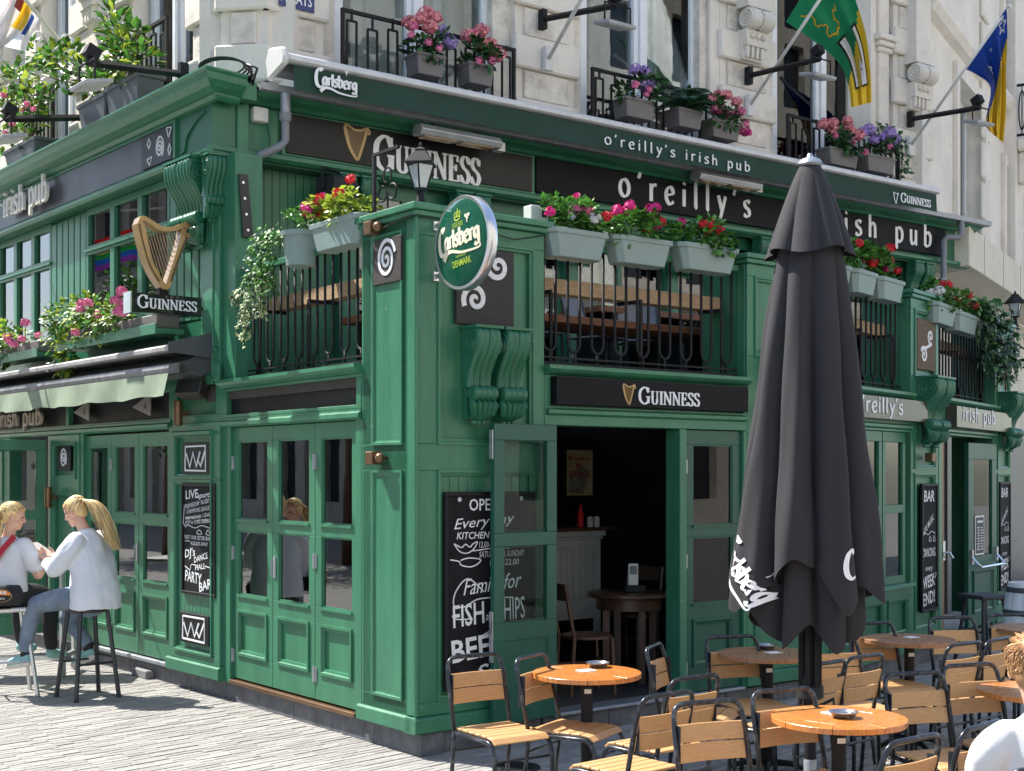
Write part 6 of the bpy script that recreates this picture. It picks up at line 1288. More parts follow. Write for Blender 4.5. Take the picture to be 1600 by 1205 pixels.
CH_ = [  # back-rail middle (x, y), facing, label
 ((-.22, 7.69), (.56, -.83), 'slatted chair nearest the corner pillar, turned towards the viewer'),
 ((.11, 7.67), (.87, -.5), 'slatted chair between the open door leaf and the orange table'),
 ((.87, 8.13), (.93, -.36), 'slatted chair seen edge on in front of the open doorway'),
 ((.95, 6.88), (-.62, .78), 'slatted chair facing the near orange table, behind two other chairs'),
 ((.745, 6.35), (-.65, .76), 'slatted chair whose whole sunlit seat shows, in the bottom middle'),
 ((.90, 6.12), (.40, -.92), 'slatted chair with its back to the one with the sunlit seat'),
 ((1.32, 6.47), (.42, -.9), 'slatted chair left of the orange table with the large ashtray'),
 ((1.60, 5.28), (-.62, .78), 'slatted chair cut by the bottom edge right of the front table'),
 ((1.97, 5.56), (-.70, .71), 'slatted chair just left of the man in white'),
 ((2.12, 7.0), (.32, -.95), 'slatted chair behind the front orange table, right of the umbrella'),
 ((2.04, 7.67), (-.64, .77), 'slatted chair right of the umbrella pole with its concave back to the table'),
 ((1.76, 7.40), (-.66, .75), 'slatted chair directly right of the umbrella pole'),
 ((2.53, 9.35), (.33, -.94), 'slatted chair against the green wall left of the brown table'),
 ((3.22, 9.72), (.2, -.98), 'slatted chair in front of the brown far door'),
 ((2.81, 8.23), (-.6, .8), 'slatted chair in front of the far brown table, turned to it'),
 ((2.52, 7.31), (.35, -.94), 'slatted chair left of the table beside the man in white'),
 ((1.42, 8.58), (.3, -.95), 'slatted chair between the green door and the shaded brown table'),
 ((3.10, 8.45), (-.7, .7), 'slatted chair mostly hidden behind the man in white'),
 ((1.95, 4.70), (.15, .99), 'slatted chair under the man in white, almost wholly below the frame'),
 ((3.72, 9.9), (.1, -1), 'slatted chair next to the white barrel'),
 ((2.04, 8.45), (.35, -.94), 'slatted chair half hidden behind the closed umbrella'),
]
def faceF(x, y, f, off=0):
    n = math.hypot(*f); f = (f[0]/n, f[1]/n); return T(x+f[0]*off, y+f[1]*off, 0, math.atan2(f[1], f[0])-math.pi/2)
ch0 = None
for (bx, by), f, lab in CH_:
    F = faceF(bx, by, f, .285)
    if ch0 is None: ch0 = make_chair(F, lab)
    else: copy_thing(ch0, F, lab)
def clip(poly, nx, ny, d):
    o = []
    for i in range(len(poly)):
        a, b = poly[i], poly[(i+1) % len(poly)]; da = a[0]*nx+a[1]*ny-d; db = b[0]*nx+b[1]*ny-d
        if da <= 0: o.append(a)
        if (da < 0) != (db < 0) and da != db: t = da/(da-db); o.append((a[0]+(b[0]-a[0])*t, a[1]+(b[1]-a[1])*t))
    return o
def slab(mb, poly, z0, z1):
    n = len(poly); return mb.add([(x, y, z0) for x, y in poly]+[(x, y, z1) for x, y in poly], [tuple(range(n-1, -1, -1)), tuple(range(n, 2*n))]+[(i, (i+1) % n, n+(i+1) % n, n+i) for i in range(n)])
def table(x, y, label, m, rot=.4, r=.315):
    F = T(x, y, 0, rot); t = thing('bistro_table', label, 'table', F, 'round pavement tables'); g = .0012; oc = [(.205*math.cos(R(22.5+45*k)), .205*math.sin(R(22.5+45*k))) for k in range(8)]
    for k in range(8):
        a0, a1 = R(22.5+45*k), R(67.5+45*k); pl = [(.207*math.cos(a0+.004), .207*math.sin(a0+.004))]+[(r*math.cos(a0+.004+(a1-a0-.008)*i/8), r*math.sin(a0+.004+(a1-a0-.008)*i/8)) for i in range(9)]+[(.207*math.cos(a1-.004), .207*math.sin(a1-.004))]
        slab(MB(), pl, .722, .75).build('border_plank', m, t, F, bevel=.002)
    for k in range(6):
        y0 = -.205+k*.0685; q = clip(clip(oc, 0, -1, -(y0+g)), 0, 1, y0+.0685-g)
        if len(q) > 2: slab(MB(), q, .722, .7495).build('plank', m, t, F, bevel=.0015)
    MB().lathe([(.035, .03), (.035, .70), (.06, .702), (.06, .7205)], 16).build('post', iron, t, F, auto=True); MB().box(-.13, .13, -.03, .03, .703, .721).build('top_bracket', iron, t, F)
    MB().tube([(.09, -.06, .715), (.09, -.06, .69), (.16, -.06, .69), (.16, -.06, .715)], .004, 5).build('catch', mat('cream_wire', (.66, .62, .48), .4), t, F)
    a = -rot-math.pi/2+.1; MB().box(-.02, .02, -.0365, -.0352, .63, .655).xf(Matrix.Rotation(a+math.pi/2, 4, 'Z')).build('label_sticker', paper, t, F)
    for k in range(4): MB().tube([(.03*math.cos(k*math.pi/2), .03*math.sin(k*math.pi/2), .05), (.15*math.cos(k*math.pi/2), .15*math.sin(k*math.pi/2), .045), (.235*math.cos(k*math.pi/2), .235*math.sin(k*math.pi/2), .014)], [.024, .02, .013], 7).build('foot', iron, t, F, smooth=True)
    return t
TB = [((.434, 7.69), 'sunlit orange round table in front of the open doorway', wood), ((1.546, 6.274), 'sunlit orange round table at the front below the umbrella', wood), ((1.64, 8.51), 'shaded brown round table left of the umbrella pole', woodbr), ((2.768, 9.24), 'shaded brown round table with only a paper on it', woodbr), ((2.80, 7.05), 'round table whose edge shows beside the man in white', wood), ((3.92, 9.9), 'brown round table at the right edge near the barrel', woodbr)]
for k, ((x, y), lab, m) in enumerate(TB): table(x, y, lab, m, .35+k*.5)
def ashtray(x, y, label):
    F = T(x, y, .7505); t = thing('ashtray', label, 'ashtray', F, 'ashtrays on the tables'); MB().lathe([(.04, 0), (.05, .004), (.066, .028), (.07, .03), (.07, .026), (.05, .01), (.0, .008)], 20).build('dish', mat('steel_dish', (.30, .31, .33), .25, .8), t, F, auto=True)
    MB().lathe([(.045, .011), (.0, .013)], 12).build('ash', mat('ash', (.55, .55, .56), .9, var=.4, scale=60), t, F)
    for k in range(3): MB().tube([(.01+.012*k, -.02+.02*k, .016), (.035+.008*k, .0+.016*k, .022)], .004, 5).build('cigarette_end', paper, t, F)
q = GP(934, 1040, .76); ashtray(q[0], q[1], 'metal ashtray on the orange table by the doorway'); q = GP(1318, 1118, .76); ashtray(q[0], q[1], 'metal ashtray on the front orange table'); q = GP(1197, 1012, .76); ashtray(q[0], q[1], 'metal ashtray on the shaded table left of the umbrella')
for px, py, lab in ((916, 1048, 'white beer mat on the orange table by the doorway'), (1303, 1114, 'white beer mat beside the ashtray on the front table'), (1208, 1020, 'white beer mat on the shaded table left of the umbrella'), (1424, 996, 'white paper lying on the far brown table')):
    q = GP(px, py, .751); tag(MB().box(-.05, .05, -.04, .04, 0, .003).build('beer_mat', paper, None, T(q[0], q[1], .7507, .5)), lab, 'beer mat', 'paper mats on the tables')
# ---------------------------------------------------------------- closed parasol
UX, UY = 1.640, 7.30
UF = T(UX, UY, 0); t = thing('closed_parasol', 'tall closed black canvas parasol with white lettering standing between the tables', 'parasol', UF)
VIEW = math.atan2(-UY, -UX)
prof_ = cat_rom([(.04, 3.62), (.075, 3.50), (.11, 3.36), (.17, 3.15), (.23, 2.8), (.285, 2.3), (.33, 1.9), (.37, 1.6), (.40, 1.35), (.41, 1.1)], 8)
def Rz(z):
    for (r0, z0), (r1, z1) in zip(prof_, prof_[1:]):
        if z1 <= z <= z0: return r0+(r1-r0)*(z0-z)/(z0-z1+1e-9)
    return prof_[-1][0]
def canopy(th, z, k=1.0):
    dp = min(1, max(0, (3.55-z)/1.6)); f = math.cos(4*(th-VIEW)+1.12+.22*math.sin(z*1.3+th)); sharp = (abs(f)**.5)
    fold = 1-.46*dp*(1-sharp)+.035*dp*math.cos(9*th+z*2.1)+.02*dp*math.sin(15*th-z*3)
    r = Rz(z)*k*fold*(1+.16*dp*dp*max(0, math.cos(th-VIEW+1.5)))+.006*math.sin(z*9+3*th)*dp
    return Vector((r*math.cos(th), r*math.sin(th), z))
HEM = [(-180, 1.22), (-120, 1.34), (-88, 1.27), (-61, 1.15), (-38, 1.30), (-12, 1.45), (4, 1.40), (29, 1.15), (52, 1.30), (74, 1.20), (90, 1.36), (130, 1.2), (180, 1.22)]
def piece(tab, a):
    a = (math.degrees(a)+180) % 360-180
    for (a0, z0), (a1, z1) in zip(tab, tab[1:]):
        if a0 <= a <= a1: t_ = (a-a0)/(a1-a0); t_ = t_*t_*(3-2*t_)*.6+t_*.4; return z0+(z1-z0)*t_
def zbot(th): return piece(HEM, th-VIEW)
INN = [(-180, 1.1), (-130, 1.0), (-75, 1.18), (-28, .96), (0, 1.10), (28, .94), (60, 1.0), (85, 1.15), (130, 1.0), (180, 1.1)]
mb = MB(); mb.grid(lambda u, v: canopy(2*math.pi*u, 3.42-(3.42-zbot(2*math.pi*u))*v), 220, 60); mb.build('canopy', umb, t, UF, smooth=True)
mb = MB(); mb.grid(lambda u, v: canopy(2*math.pi*u+.4, 1.9-(1.9-piece(INN, 2*math.pi*u-VIEW+.4))*v, .74), 160, 20); mb.build('inner_canopy', umb, t, UF, smooth=True)
def vent(th, v):
    z = 3.60-v*(.50+.018*math.cos(4*(th-VIEW)+.5)); f = abs(math.cos(4*(th-VIEW)+.5))**.6; r = (.05+.198*v**.85)*(1-.20*v*(1-f)); return Vector((r*math.cos(th), r*math.sin(th), z))
mb = MB(); mb.grid(lambda u, v: vent(2*math.pi*u, v), 160, 20); mb.build('vent_flap', umb, t, UF, smooth=True)
MB().lathe([(.055, 3.585), (.07, 3.60), (.055, 3.625), (.02, 3.64), (.012, 3.66), (.0, 3.662)], 16).build('finial', grey, t, UF, auto=True)
for k in range(6): MB().box(.05*math.cos(k*1.047)-.012, .05*math.cos(k*1.047)+.012, .05*math.sin(k*1.047)-.012, .05*math.sin(k*1.047)+.012, .70+.02*(k % 2), 1.6).build('rib', iron, t, UF)
MB().lathe([(.032, .30), (.032, 3.5)], 16).build('pole', iron, t, UF, auto=True); MB().lathe([(.055, .66), (.075, .67), (.075, .73), (.055, .74)], 12).tube([(.05, 0, .62), (.13, .0, .66), (.13, 0, .60)], .01, 6).build('runner', rubber, t, UF, auto=True); MB().lathe([(.034, .01), (.036, .32), (.033, .33)], 16).build('ground_sleeve', galv, t, UF, auto=True)
MB().box(-.30, .30, -.30, .30, .0, .02).build('base_plate', iron, t, UF, bevel=.006)
def onumb(th0, z0, rot, sc_):
    c, s = math.cos(R(rot)), math.sin(R(rot))
    def f(p):
        a, b = p[0]*sc_, p[2]*sc_; u, v = a*c-b*s, a*s+b*c; th = th0+u/.36; q = canopy(th, z0+v); n = Vector((math.cos(th), math.sin(th), 0)); return tuple(q+n*(.006+abs(p[1])))
    return f
mb = put_strokes(MB(), carlsberg(.40), 0, 0, 0, .001); f = onumb(VIEW-1.46, 1.50, -50, 1.0); mb.v = [f(v) for v in mb.v]; mb.build('lettering', white, t, UF)
mb = put_strokes(MB(), pen_text('C', GL, .09, .3, .12, 25)[0], 0, 0, 0, .001); f = onumb(VIEW+.44, 1.38, -8, 1.0); mb.v = [f(v) for v in mb.v]; mb.build('lettering', white, t, UF)
# ---------------------------------------------------------------- bar stools, barrel, tall table on the left
def stool(x, y, label, m, h=.76, rot=0, sq=False, spread=.20):
    F = T(x, y, 0, rot); t = thing('bar_stool', label, 'stool', F, 'bar stools')
    if sq: MB().box(-.19, .19, -.19, .19, h-.04, h).build('seat', m, t, F, bevel=.01)
    else: MB().lathe([(.15, h-.035), (.165, h-.03), (.17, h-.01), (.16, h)], 20).build('seat', m, t, F, auto=True)
    for sx in (-1, 1):
        for sy in (-1, 1): MB().tube([(sx*.12, sy*.12, h-.03), (sx*spread, sy*spread, .012)], .019, 6).lathe([(.021, 0), (.021, .02)], 8, c=(sx*spread, sy*spread, 0)).build('leg', m, t, F)
    k = spread-(spread-.12)*.30/h; 
    for a, b, c, d, z in ((-k, -k, k, -k, .30), (-k, k, k, k, .30), (-k, -k, -k, k, .34), (k, -k, k, k, .34)): MB().tube([(a, b, z), (c, d, z)], .010, 6).build('footrest', m, t, F)
    return t
blk = mat('black_stool', (.022, .023, .03), .4, var=.2)
SB = GP(137, 1089); stool(SB[0], SB[1], 'black wooden bar stool under the woman with the long ponytail', blk, .76, .75, spread=.19)
SA = (-4.33, 11.4); stool(SA[0], SA[1], 'aluminium bar stool under the woman with the red strap', alu, .76, .5, sq=True, spread=.21)
q = (4.70, 13.2); stool(q[0], q[1], 'low black stool in front of the far half-glazed door', blk, .70, .4, sq=True)
# tall aluminium table between the women
F = T(-4.55, 12.6, 0, .10); t = thing('tall_table', 'tall aluminium table behind the two women', 'table', F); MB().box(-.85, .40, -.28, .28, 1.02, 1.05).build('table_top', alu, t, F, bevel=.005)
for sx in (-.78, .33):
    for sy in (-.24, .24): MB().tube([(sx, sy, 1.02), (sx, sy, .0)], .03, 4).build('leg', alu, t, F)
    MB().box(sx-.02, sx+.02, -.24, .24, .16, .20).build('foot_rail', alu, t, F)
MB().box(-.78, .33, -.24, -.20, .16, .20).build('foot_rail', alu, t, F)
# barrel
F = T(4.66, 11.9, 0); t = thing('white_barrel', 'white painted barrel with dark hoops at the right edge', 'barrel', F)
pr = [(.20, 0), (.235, .2), (.25, .45), (.235, .7), (.20, .92)]
for k in range(14):
    a0, a1 = 2*math.pi*k/14+.01, 2*math.pi*(k+1)/14-.01; mb = MB(); vs = [(r*math.cos(a), r*math.sin(a), z) for r, z in pr for a in (a0, (a0+a1)/2, a1)]; mb.add(vs, [(3*i+j, 3*i+j+1, 3*i+3+j+1, 3*i+3+j) for i in range(4) for j in (0, 1)]); mb.build('stave', mat('white_barrel_paint', (.66, .68, .72), .55, var=.1), t, F)
MB().lathe([(.19, .02), (.235, .3), (.235, .6), (.19, .90)], 20).build('barrel_core', mat('white_barrel_paint', (.66, .68, .72), .55, var=.1), t, F)
for z, r in ((.06, .213), (.26, .243), (.66, .243), (.86, .213)): MB().lathe([(r, z-.025), (r+.004, z-.02), (r+.004, z+.02), (r-.002, z+.025)], 24).build('hoop', mat('hoop_slate', (.06, .07, .08), .5), t, F)
# ---------------------------------------------------------------- inside the doorway
def wood_chair(F, label):
    t = thing('wooden_chair', label, 'chair', F)
    MB().lathe([(.19, .44), (.205, .445), (.205, .465), (.19, .47)], 20).build('seat', darkw, t, F, auto=True)
    for sx in (-1, 1): MB().tube([(sx*.16, .15, .45), (sx*.17, .17, 0)], .015, 6).build('leg', darkw, t, F); MB().tube([(sx*.17, -.20, 0), (sx*.17, -.17, .45), (sx*.18, -.22, .70), (sx*.18, -.25, .88)], .017, 6).build('leg', darkw, t, F)
    mb = MB(); mb.grid(lambda u, v: (-.2+.4*u, -.25+.0-.03*(1-(2*u-1)**2)-.01*v, .75+.13*v), 8, 1); mb.grid(lambda u, v: (-.2+.4*u, -.232-.03*(1-(2*u-1)**2)-.01*v, .75+.13*v), 8, 1); mb.build('back_rest', darkw, t, F)
    MB().tube([(-.165, .16, .25), (.165, .16, .25)], .01, 5).tube([(-.165, .16, .22), (-.17, -.19, .22)], .01, 5).tube([(.165, .16, .22), (.17, -.19, .22)], .01, 5).build('stretcher', darkw, t, F); return t
IF = .162
p = R1 @ Vector((1.98, .55, IF)); wood_chair(Matrix.Translation(p) @ Matrix.Rotation(math.atan2(Uv.y, Uv.x)-1.9, 4, 'Z'), 'dark wooden cafe chair just inside the doorway')
p = R1 @ Vector((2.72, .85, IF)); F = Matrix.Translation(p); t = thing('wooden_table', 'round dark wooden table inside the doorway', 'table', F); MB().lathe([(.34, .70), (.355, .71), (.355, .735), (.345, .74)], 28).lathe([(.28, .60), (.28, .70)], 24).build('table_top', darkw, t, F, auto=True)
for k in range(4): MB().box(-.028, .028, -.028, .028, 0, .68).build('leg', darkw, t, F @ T(.22*math.cos(k*1.571+.4), .22*math.sin(k*1.571+.4)))
p = R1 @ Vector((2.70, .78, IF+.742)); t = thing('menu_stand', 'upright white menu card in a holder on the indoor table', 'menu', Matrix.Translation(p)); MB().box(-.04, .04, -.004, .004, .02, .24).build('card', paper, t, bevel=0); MB().box(-.03, .03, -.006, -.0045, .15, .22).build('card_print', mat('print_grey', (.2, .22, .23), .8), t); MB().box(-.07, .10, -.04, .05, 0, .06).build('holder', rubber, t, bevel=.01)
p = R1 @ Vector((3.35, 1.5, IF)); wood_chair(Matrix.Translation(p) @ Matrix.Rotation(2.5, 4, 'Z'), 'dark wooden chair behind the indoor table')
xp = X(R1, 929, 2.3)
cx0, cx1 = X(R1, 862, 1.85), X(R1, 939, 1.85); t = thing('cupboard', 'pale grey panelled cupboard inside the doorway', 'cupboard', R1 @ T((cx0+cx1)/2, 1.85, IF)); ct = XZ(R1, 900, 830, 1.85)[1]
MB().box(cx0-.5, cx1, 1.86, 2.28, IF+.4, ct-.05).build('carcass', cabinet, t, R1); MB().box(cx0-.5, cx1+.04, 1.82, 2.29, ct-.05, ct).box(cx0-.5, cx1+.02, 1.84, 2.29, ct-.08, ct-.05).build('cornice', cabinet, t, R1, bevel=.006); MB().box(cx0-.5, cx1+.18, 1.80, 2.29, ct+.001, ct+.03).build('worktop', darkw, t, R1)
for k in range(6): MB().box(cx0+.03+k*.075, cx0+.10+k*.075, 1.85, 1.859, ct-.62, ct-.15).build('board', cabinet, t, R1, bevel=.003)
cells(MB(), cx0-.02, cx1-.01, ct-.95, ct-.09, 1.845, 1.8595, [(cx0+.03, cx1-.09, ct-.63, ct-.15), (cx0+.03, cx1-.09, ct-.93, ct-.74)]).build('door_frame', cabinet, t, R1); MB().ball((cx0+.015, 1.84, ct-.69), .015).build('knob', iron, t, R1)
def item(name, label, cat_, x, y, z, prf, m): tag(MB().lathe(prf, 12).build(name, m, None, R1 @ T(x, y, z), auto=True), label, cat_)
zt = ct+.031; bx = X(R1, 907, 1.95); item('sauce_bottle', 'red sauce bottle on the pale cupboard', 'bottle', bx, 1.95, zt, [(.03, 0), (.03, .12), (.012, .17), (.012, .21), (.0, .215)], redp); item('salt_shaker', 'white shaker jar beside the sauce bottle, left one', 'jar', bx+.10, 1.93, zt, [(.03, 0), (.03, .08), (.02, .095), (.0, .1)], paper); item('pepper_shaker', 'white shaker jar beside the sauce bottle, right one', 'jar', bx+.18, 1.93, zt, [(.03, 0), (.03, .08), (.02, .095), (.0, .1)], paper)
pt_y = 2.298; a, z1 = XZ(R1, 882, 703, 2.3); b, z0 = XZ(R1, 924, 774, 2.3); t = thing('framed_poster', 'framed cream vintage poster with red lettering on the indoor wall', 'poster', R1 @ T((a+b)/2, 2.29, z0))
cells(MB(), a-.05, b+.05, z0-.05, z1+.05, 2.265, pt_y, [(a, b, z0, z1)]).build('frame', black, t, R1); MB().box(a, b, 2.282, pt_y, z0, z1).build('print', mat('poster_cream', (.52, .42, .24), .7, var=.25, scale=6), t, R1)
mb = put_text(MB(), ('My Goodness', 0, .02), (a+b)/2, z1-.10, .05, 2.2805, (b-a)*.8); put_text(mb, ('My', 0, .02), (a+b)/2, z1-.17, .05, 2.2805); put_text(mb, ('GUINNESS', 0, .02), (a+b)/2, z1-.26, .06, 2.2805, (b-a)*.8); mb.build('lettering', fr2, t, R1)
MB().prism([(a+.03, z0+.03), (b-.12, z0+.02), (b-.05, z0+.24), (a+.2, z0+.3), (a+.05, z0+.2)], 2.2806, 2.2815).build('printed_shape', mat('poster_grey', (.20, .20, .17), .7, var=.5, scale=9), t, R1)
for k, (px, py, w_, h, m) in enumerate(((1003, 705, .22, .30, mat('poster_red', (.10, .03, .025), .6)), (1000, 757, .20, .32, mat('pale_print', (.20, .21, .24), .6)), (1050, 700, .2, .4, mat('dim_print', (.09, .085, .08), .6)), (1050, 770, .2, .45, mat('dim_print', (.09, .085, .08), .6)))):
    x, z = XZ(R1, px, py, 4.2); t = thing('framed_picture', ('small reddish picture high on the back wall of the pub', 'pale framed notice on the back wall of the pub', 'upper dim picture at the right of the back wall', 'lower dim picture at the right of the back wall')[k], 'picture', R1 @ T(x, 4.19, z)); MB().box(x-w_/2, x+w_/2, 4.17, 4.199, z-h/2, z+h/2).build('frame', mat('frame_grey', (.12, .13, .15), .5), t, R1); MB().box(x-w_/2+.03, x+w_/2-.03, 4.166, 4.1695, z-h/2+.03, z+h/2-.03).build('print', m, t, R1)
a, z1 = XZ(R1, 1100, 726, .045); b, z0 = XZ(R1, 1127, 779, .045); t = thing('notice_sheet', 'white notice sheet taped inside the closed green door pane', 'notice', R1 @ T((a+b)/2, .06, z0)); MB().box(a, b, .059, .062, z0, z1).build('sheet', paper, t, R1)
mb = MB()
for i in range(6): mb.box(a+.02, b-.02-.02*(i % 3), .0575, .0585, z1-.03-.018*i, z1-.022-.018*i)
mb.build('printed_lines', mat('print_grey', (.2, .22, .23), .8), t, R1)
# ---------------------------------------------------------------- on the terrace
def high_table(F, w_, d, z, label, m=benchw):
    t = thing('terrace_table', label, 'table', F, 'wooden tables on the terrace'); n = 4
    for k in range(n): MB().box(-w_/2, w_/2, -d/2+k*d/n+.003, -d/2+(k+1)*d/n-.003, z-.06, z).build('plank', m, t, F, bevel=.004)
    for sx in (-1, 1): MB().box(sx*(w_/2-.2)-.03, sx*(w_/2-.2)+.03, -d/2+.05, d/2-.05, .0, z-.062).build('leg', iron, t, F)
DZ = 2.662
high_table(R1 @ T(2.75, 1.0, DZ), 2.6, .6, .50, 'long red-brown plank table just behind the front railing'); high_table(R1 @ T(1.75, 1.95, DZ), 1.5, .6, .86, 'higher plank table at the back of the terrace, left'); high_table(R1 @ T(3.9, 2.1, DZ), 1.3, .6, .80, 'higher plank table at the back of the terrace, right'); high_table(R1 @ T(.9, 1.35, DZ, R(90)), 1.5, .5, .52, 'plank table behind the terrace end railing')
high_table(S2 @ T(1.0, .95, DZ), 1.6, .6, .50, 'plank table behind the far railing')
gc = mat('pale_grey_chair', (.16, .155, .16), .4, .3)
def gchair(F, label):
    t = thing('metal_chair', label, 'chair', F, 'grey metal chairs on the terrace'); MB().box(-.2, .2, -.2, .2, .43, .45).build('seat', gc, t, F, bevel=.01); mb = MB(); mb.grid(lambda u, v: (-.2+.4*u, -.22-.04*(1-(2*u-1)**2)-.06*v, .60+.24*v), 8, 2); mb.build('back_rest', gc, t, F, smooth=True)
    for sx in (-1, 1): MB().tube([(sx*.19, .19, 0), (sx*.18, .17, .44)], .012, 6).build('leg', steel, t, F); MB().tube([(sx*.2, -.23, 0), (sx*.19, -.19, .44), (sx*.19, -.29, .86)], .012, 6).build('leg', steel, t, F)
    MB().tube(round_path([(-.19, -.28, .82), (-.19, -.29, .87), (.19, -.29, .87), (.19, -.28, .82)], .04), .012, 6).build('back_rail', steel, t, F); return t
g0 = gchair(R1 @ T(2.25, 1.55, DZ, R(170)), 'grey metal terrace chair behind the second flower box'); copy_thing(g0, R1 @ T(2.95, 1.5, DZ, R(200)), 'grey metal terrace chair behind the third flower box'); copy_thing(g0, R1 @ T(1.55, 1.55, DZ, R(165)), 'grey metal terrace chair behind the first flower box'); copy_thing(g0, R1 @ T(3.5, 1.5, DZ, R(150)), 'grey metal terrace chair near the second pillar')
# ---------------------------------------------------------------- people
skin = mat('skin', (.62, .36, .26), .5, var=.08, scale=14, spec=.35); blond = mat('blond_hair', (.50, .33, .13), .45, var=.4, scale=10, stretch=(14, 14, 1.5), island=True, c2=(.72, .52, .25)); ginger = mat('ginger_hair', (.22, .11, .045), .55, var=.4, scale=20, island=True, c2=(.36, .19, .08))
shirtm = mat('white_cotton', (.60, .61, .64), .85, var=.05, scale=8, bump=.4, bscale=16); shirtb = mat('pale_blue_white_shirt', (.66, .68, .74), .85, var=.06, scale=5, bump=.45, bscale=14)
jeans = mat('washed_jeans', (.16, .21, .28), .85, var=.25, scale=9, bump=.25, bscale=60); blackt = mat('black_trousers', (.014, .014, .017), .8, var=.2); teal = mat('mint_canvas_shoe', (.24, .46, .44), .7, var=.1); sole = mat('shoe_sole', (.62, .60, .56), .7)
wr = bpy.data.textures.new('cloth_folds', 'CLOUDS'); wr.noise_scale = .16; wr.noise_depth = 1
def limb(mb, pts, rs, n=12, k=5):
    p = cat_rom([tuple(a)+(r,) for a, r in zip(pts, rs)], k); mb.tube([q[:3] for q in p], [q[3] for q in p], n); mb.ball(p[0][:3], p[0][3], n=n, m=8).ball(p[-1][:3], p[-1][3], n=n, m=8); return mb
def torso(mb, secs):                                       # elliptical sections: centre x,y,z and half widths
    p = cat_rom(secs, 6); vs = []; n = 20
    for x, y, z, a, b in p: vs += [(x+a*math.cos(2*math.pi*k/n), y+b*math.sin(2*math.pi*k/n), z) for k in range(n)]
    m = len(p); return mb.add(vs, [tuple(range(n-1, -1, -1)), tuple(range((m-1)*n, m*n))]+[(i*n+k, i*n+(k+1) % n, (i+1)*n+(k+1) % n, (i+1)*n+k) for i in range(m-1) for k in range(n)])
def soft(mb, name, m, parent, F, vox=.012, it=4, folds=0):
    o = mb.build(name, m, parent, F); r = o.modifiers.new('remesh', 'REMESH'); r.mode = 'VOXEL'; r.voxel_size = vox; r.use_smooth_shade = True
    s = o.modifiers.new('smooth', 'SMOOTH'); s.factor = .5; s.iterations = it
    if folds: d = o.modifiers.new('folds', 'DISPLACE'); d.texture = wr; d.strength = folds; d.mid_level = .5; d.texture_coords = 'LOCAL'
    return o
def head(mb, c, tilt=0, turn=0):
    """skull, jaw, nose, ears, neck side; returns the matrix of the head (x right, y to the face)"""
    M = Matrix.Translation(c) @ Matrix.Rotation(turn, 4, 'Z') @ Matrix.Rotation(-tilt, 4, 'X'); h = MB()
    h.ball((0, -.005, .025), .074, .093, .088, 16, 12); h.ball((0, .035, -.045), .054, .058, .062, 14, 10); h.ball((0, .072, -.082), .026, .022, .022, 10, 8)
    h.tube([(0, .084, .022), (0, .103, -.016), (0, .088, -.030)], [.010, .016, .010], 8); h.ball((0, .088, -.054), .022, .010, .010, 8, 6)
    for s in (-1, 1): h.ball((s*.078, -.004, -.008), .010, .022, .034, 8, 8); h.ball((s*.045, .062, -.02), .026, .022, .026, 8, 6)
    h.xf(M); n = len(mb.v); mb.v += h.v; mb.f += [tuple(i+n for i in f) for f in h.f]; mb.m += h.m; return M
def face_parts(t, F, HM):
    for s in (-1, 1): MB().ball((s*.032, .081, .012), .0125, .006, .007, 8, 6).build('eye', mat('eye_dark', (.05, .045, .04), .3), t, F @ HM)
    MB().ball((0, .094, -.053), .022, .006, .006, 8, 6).build('mouth', mat('lips', (.45, .16, .13), .5), t, F @ HM)
def hand(mb, w_, d, palm, s=1.0, curl=.5):
    """w_: wrist, d: direction of the fingers, palm: direction the palm faces"""
    w_ = Vector(w_); d = Vector(d).normalized(); pn = Vector(palm).normalized(); sx = d.cross(pn).normalized(); pn = sx.cross(d)
    k = w_+d*.085
    for q in (-.027, -.009, .009, .027): limb(mb, [w_+sx*q*.7, k+sx*q], [.015, .0135], 8, 3)
    for i, (q, l) in enumerate(((-.03, .060), (-.010, .075), (.010, .080), (.029, .070))):
        a = k+sx*q*s; b = a+(d*math.cos(curl)+pn*math.sin(curl))*l*.5; c = b+(d*math.cos(curl*2.4)+pn*math.sin(curl*2.4))*l*.5; limb(mb, [a, b, c], [.0095, .009, .0075], 7, 3)
    a = w_+d*.03+sx*.03; limb(mb, [a, a+sx*.028+d*.025+pn*.012, a+sx*.03+d*.055+pn*.03], [.013, .011, .009], 7, 3)
def lock(mb, pts, r0, r1): p = cat_rom(pts, 5); m = len(p); mb.tube(p, [r0+(r1-r0)*i/(m-1) for i in range(m)], 5)
def hair_cap(t, F, HM, m, n, fn, r=.008, name='hair'):
    mb = MB()
    for k in range(n): fn(mb, k)
    mb.v = [tuple(HM @ Vector(v)) for v in mb.v]; return mb.build(name, m, t, F, smooth=True)
rp = random.Random(5)
def skull(az, el, k=1.0): return Vector((.079*k*math.sin(az)*math.cos(el), -.005+.099*k*math.cos(az)*math.cos(el), .025+.094*k*math.sin(el)))
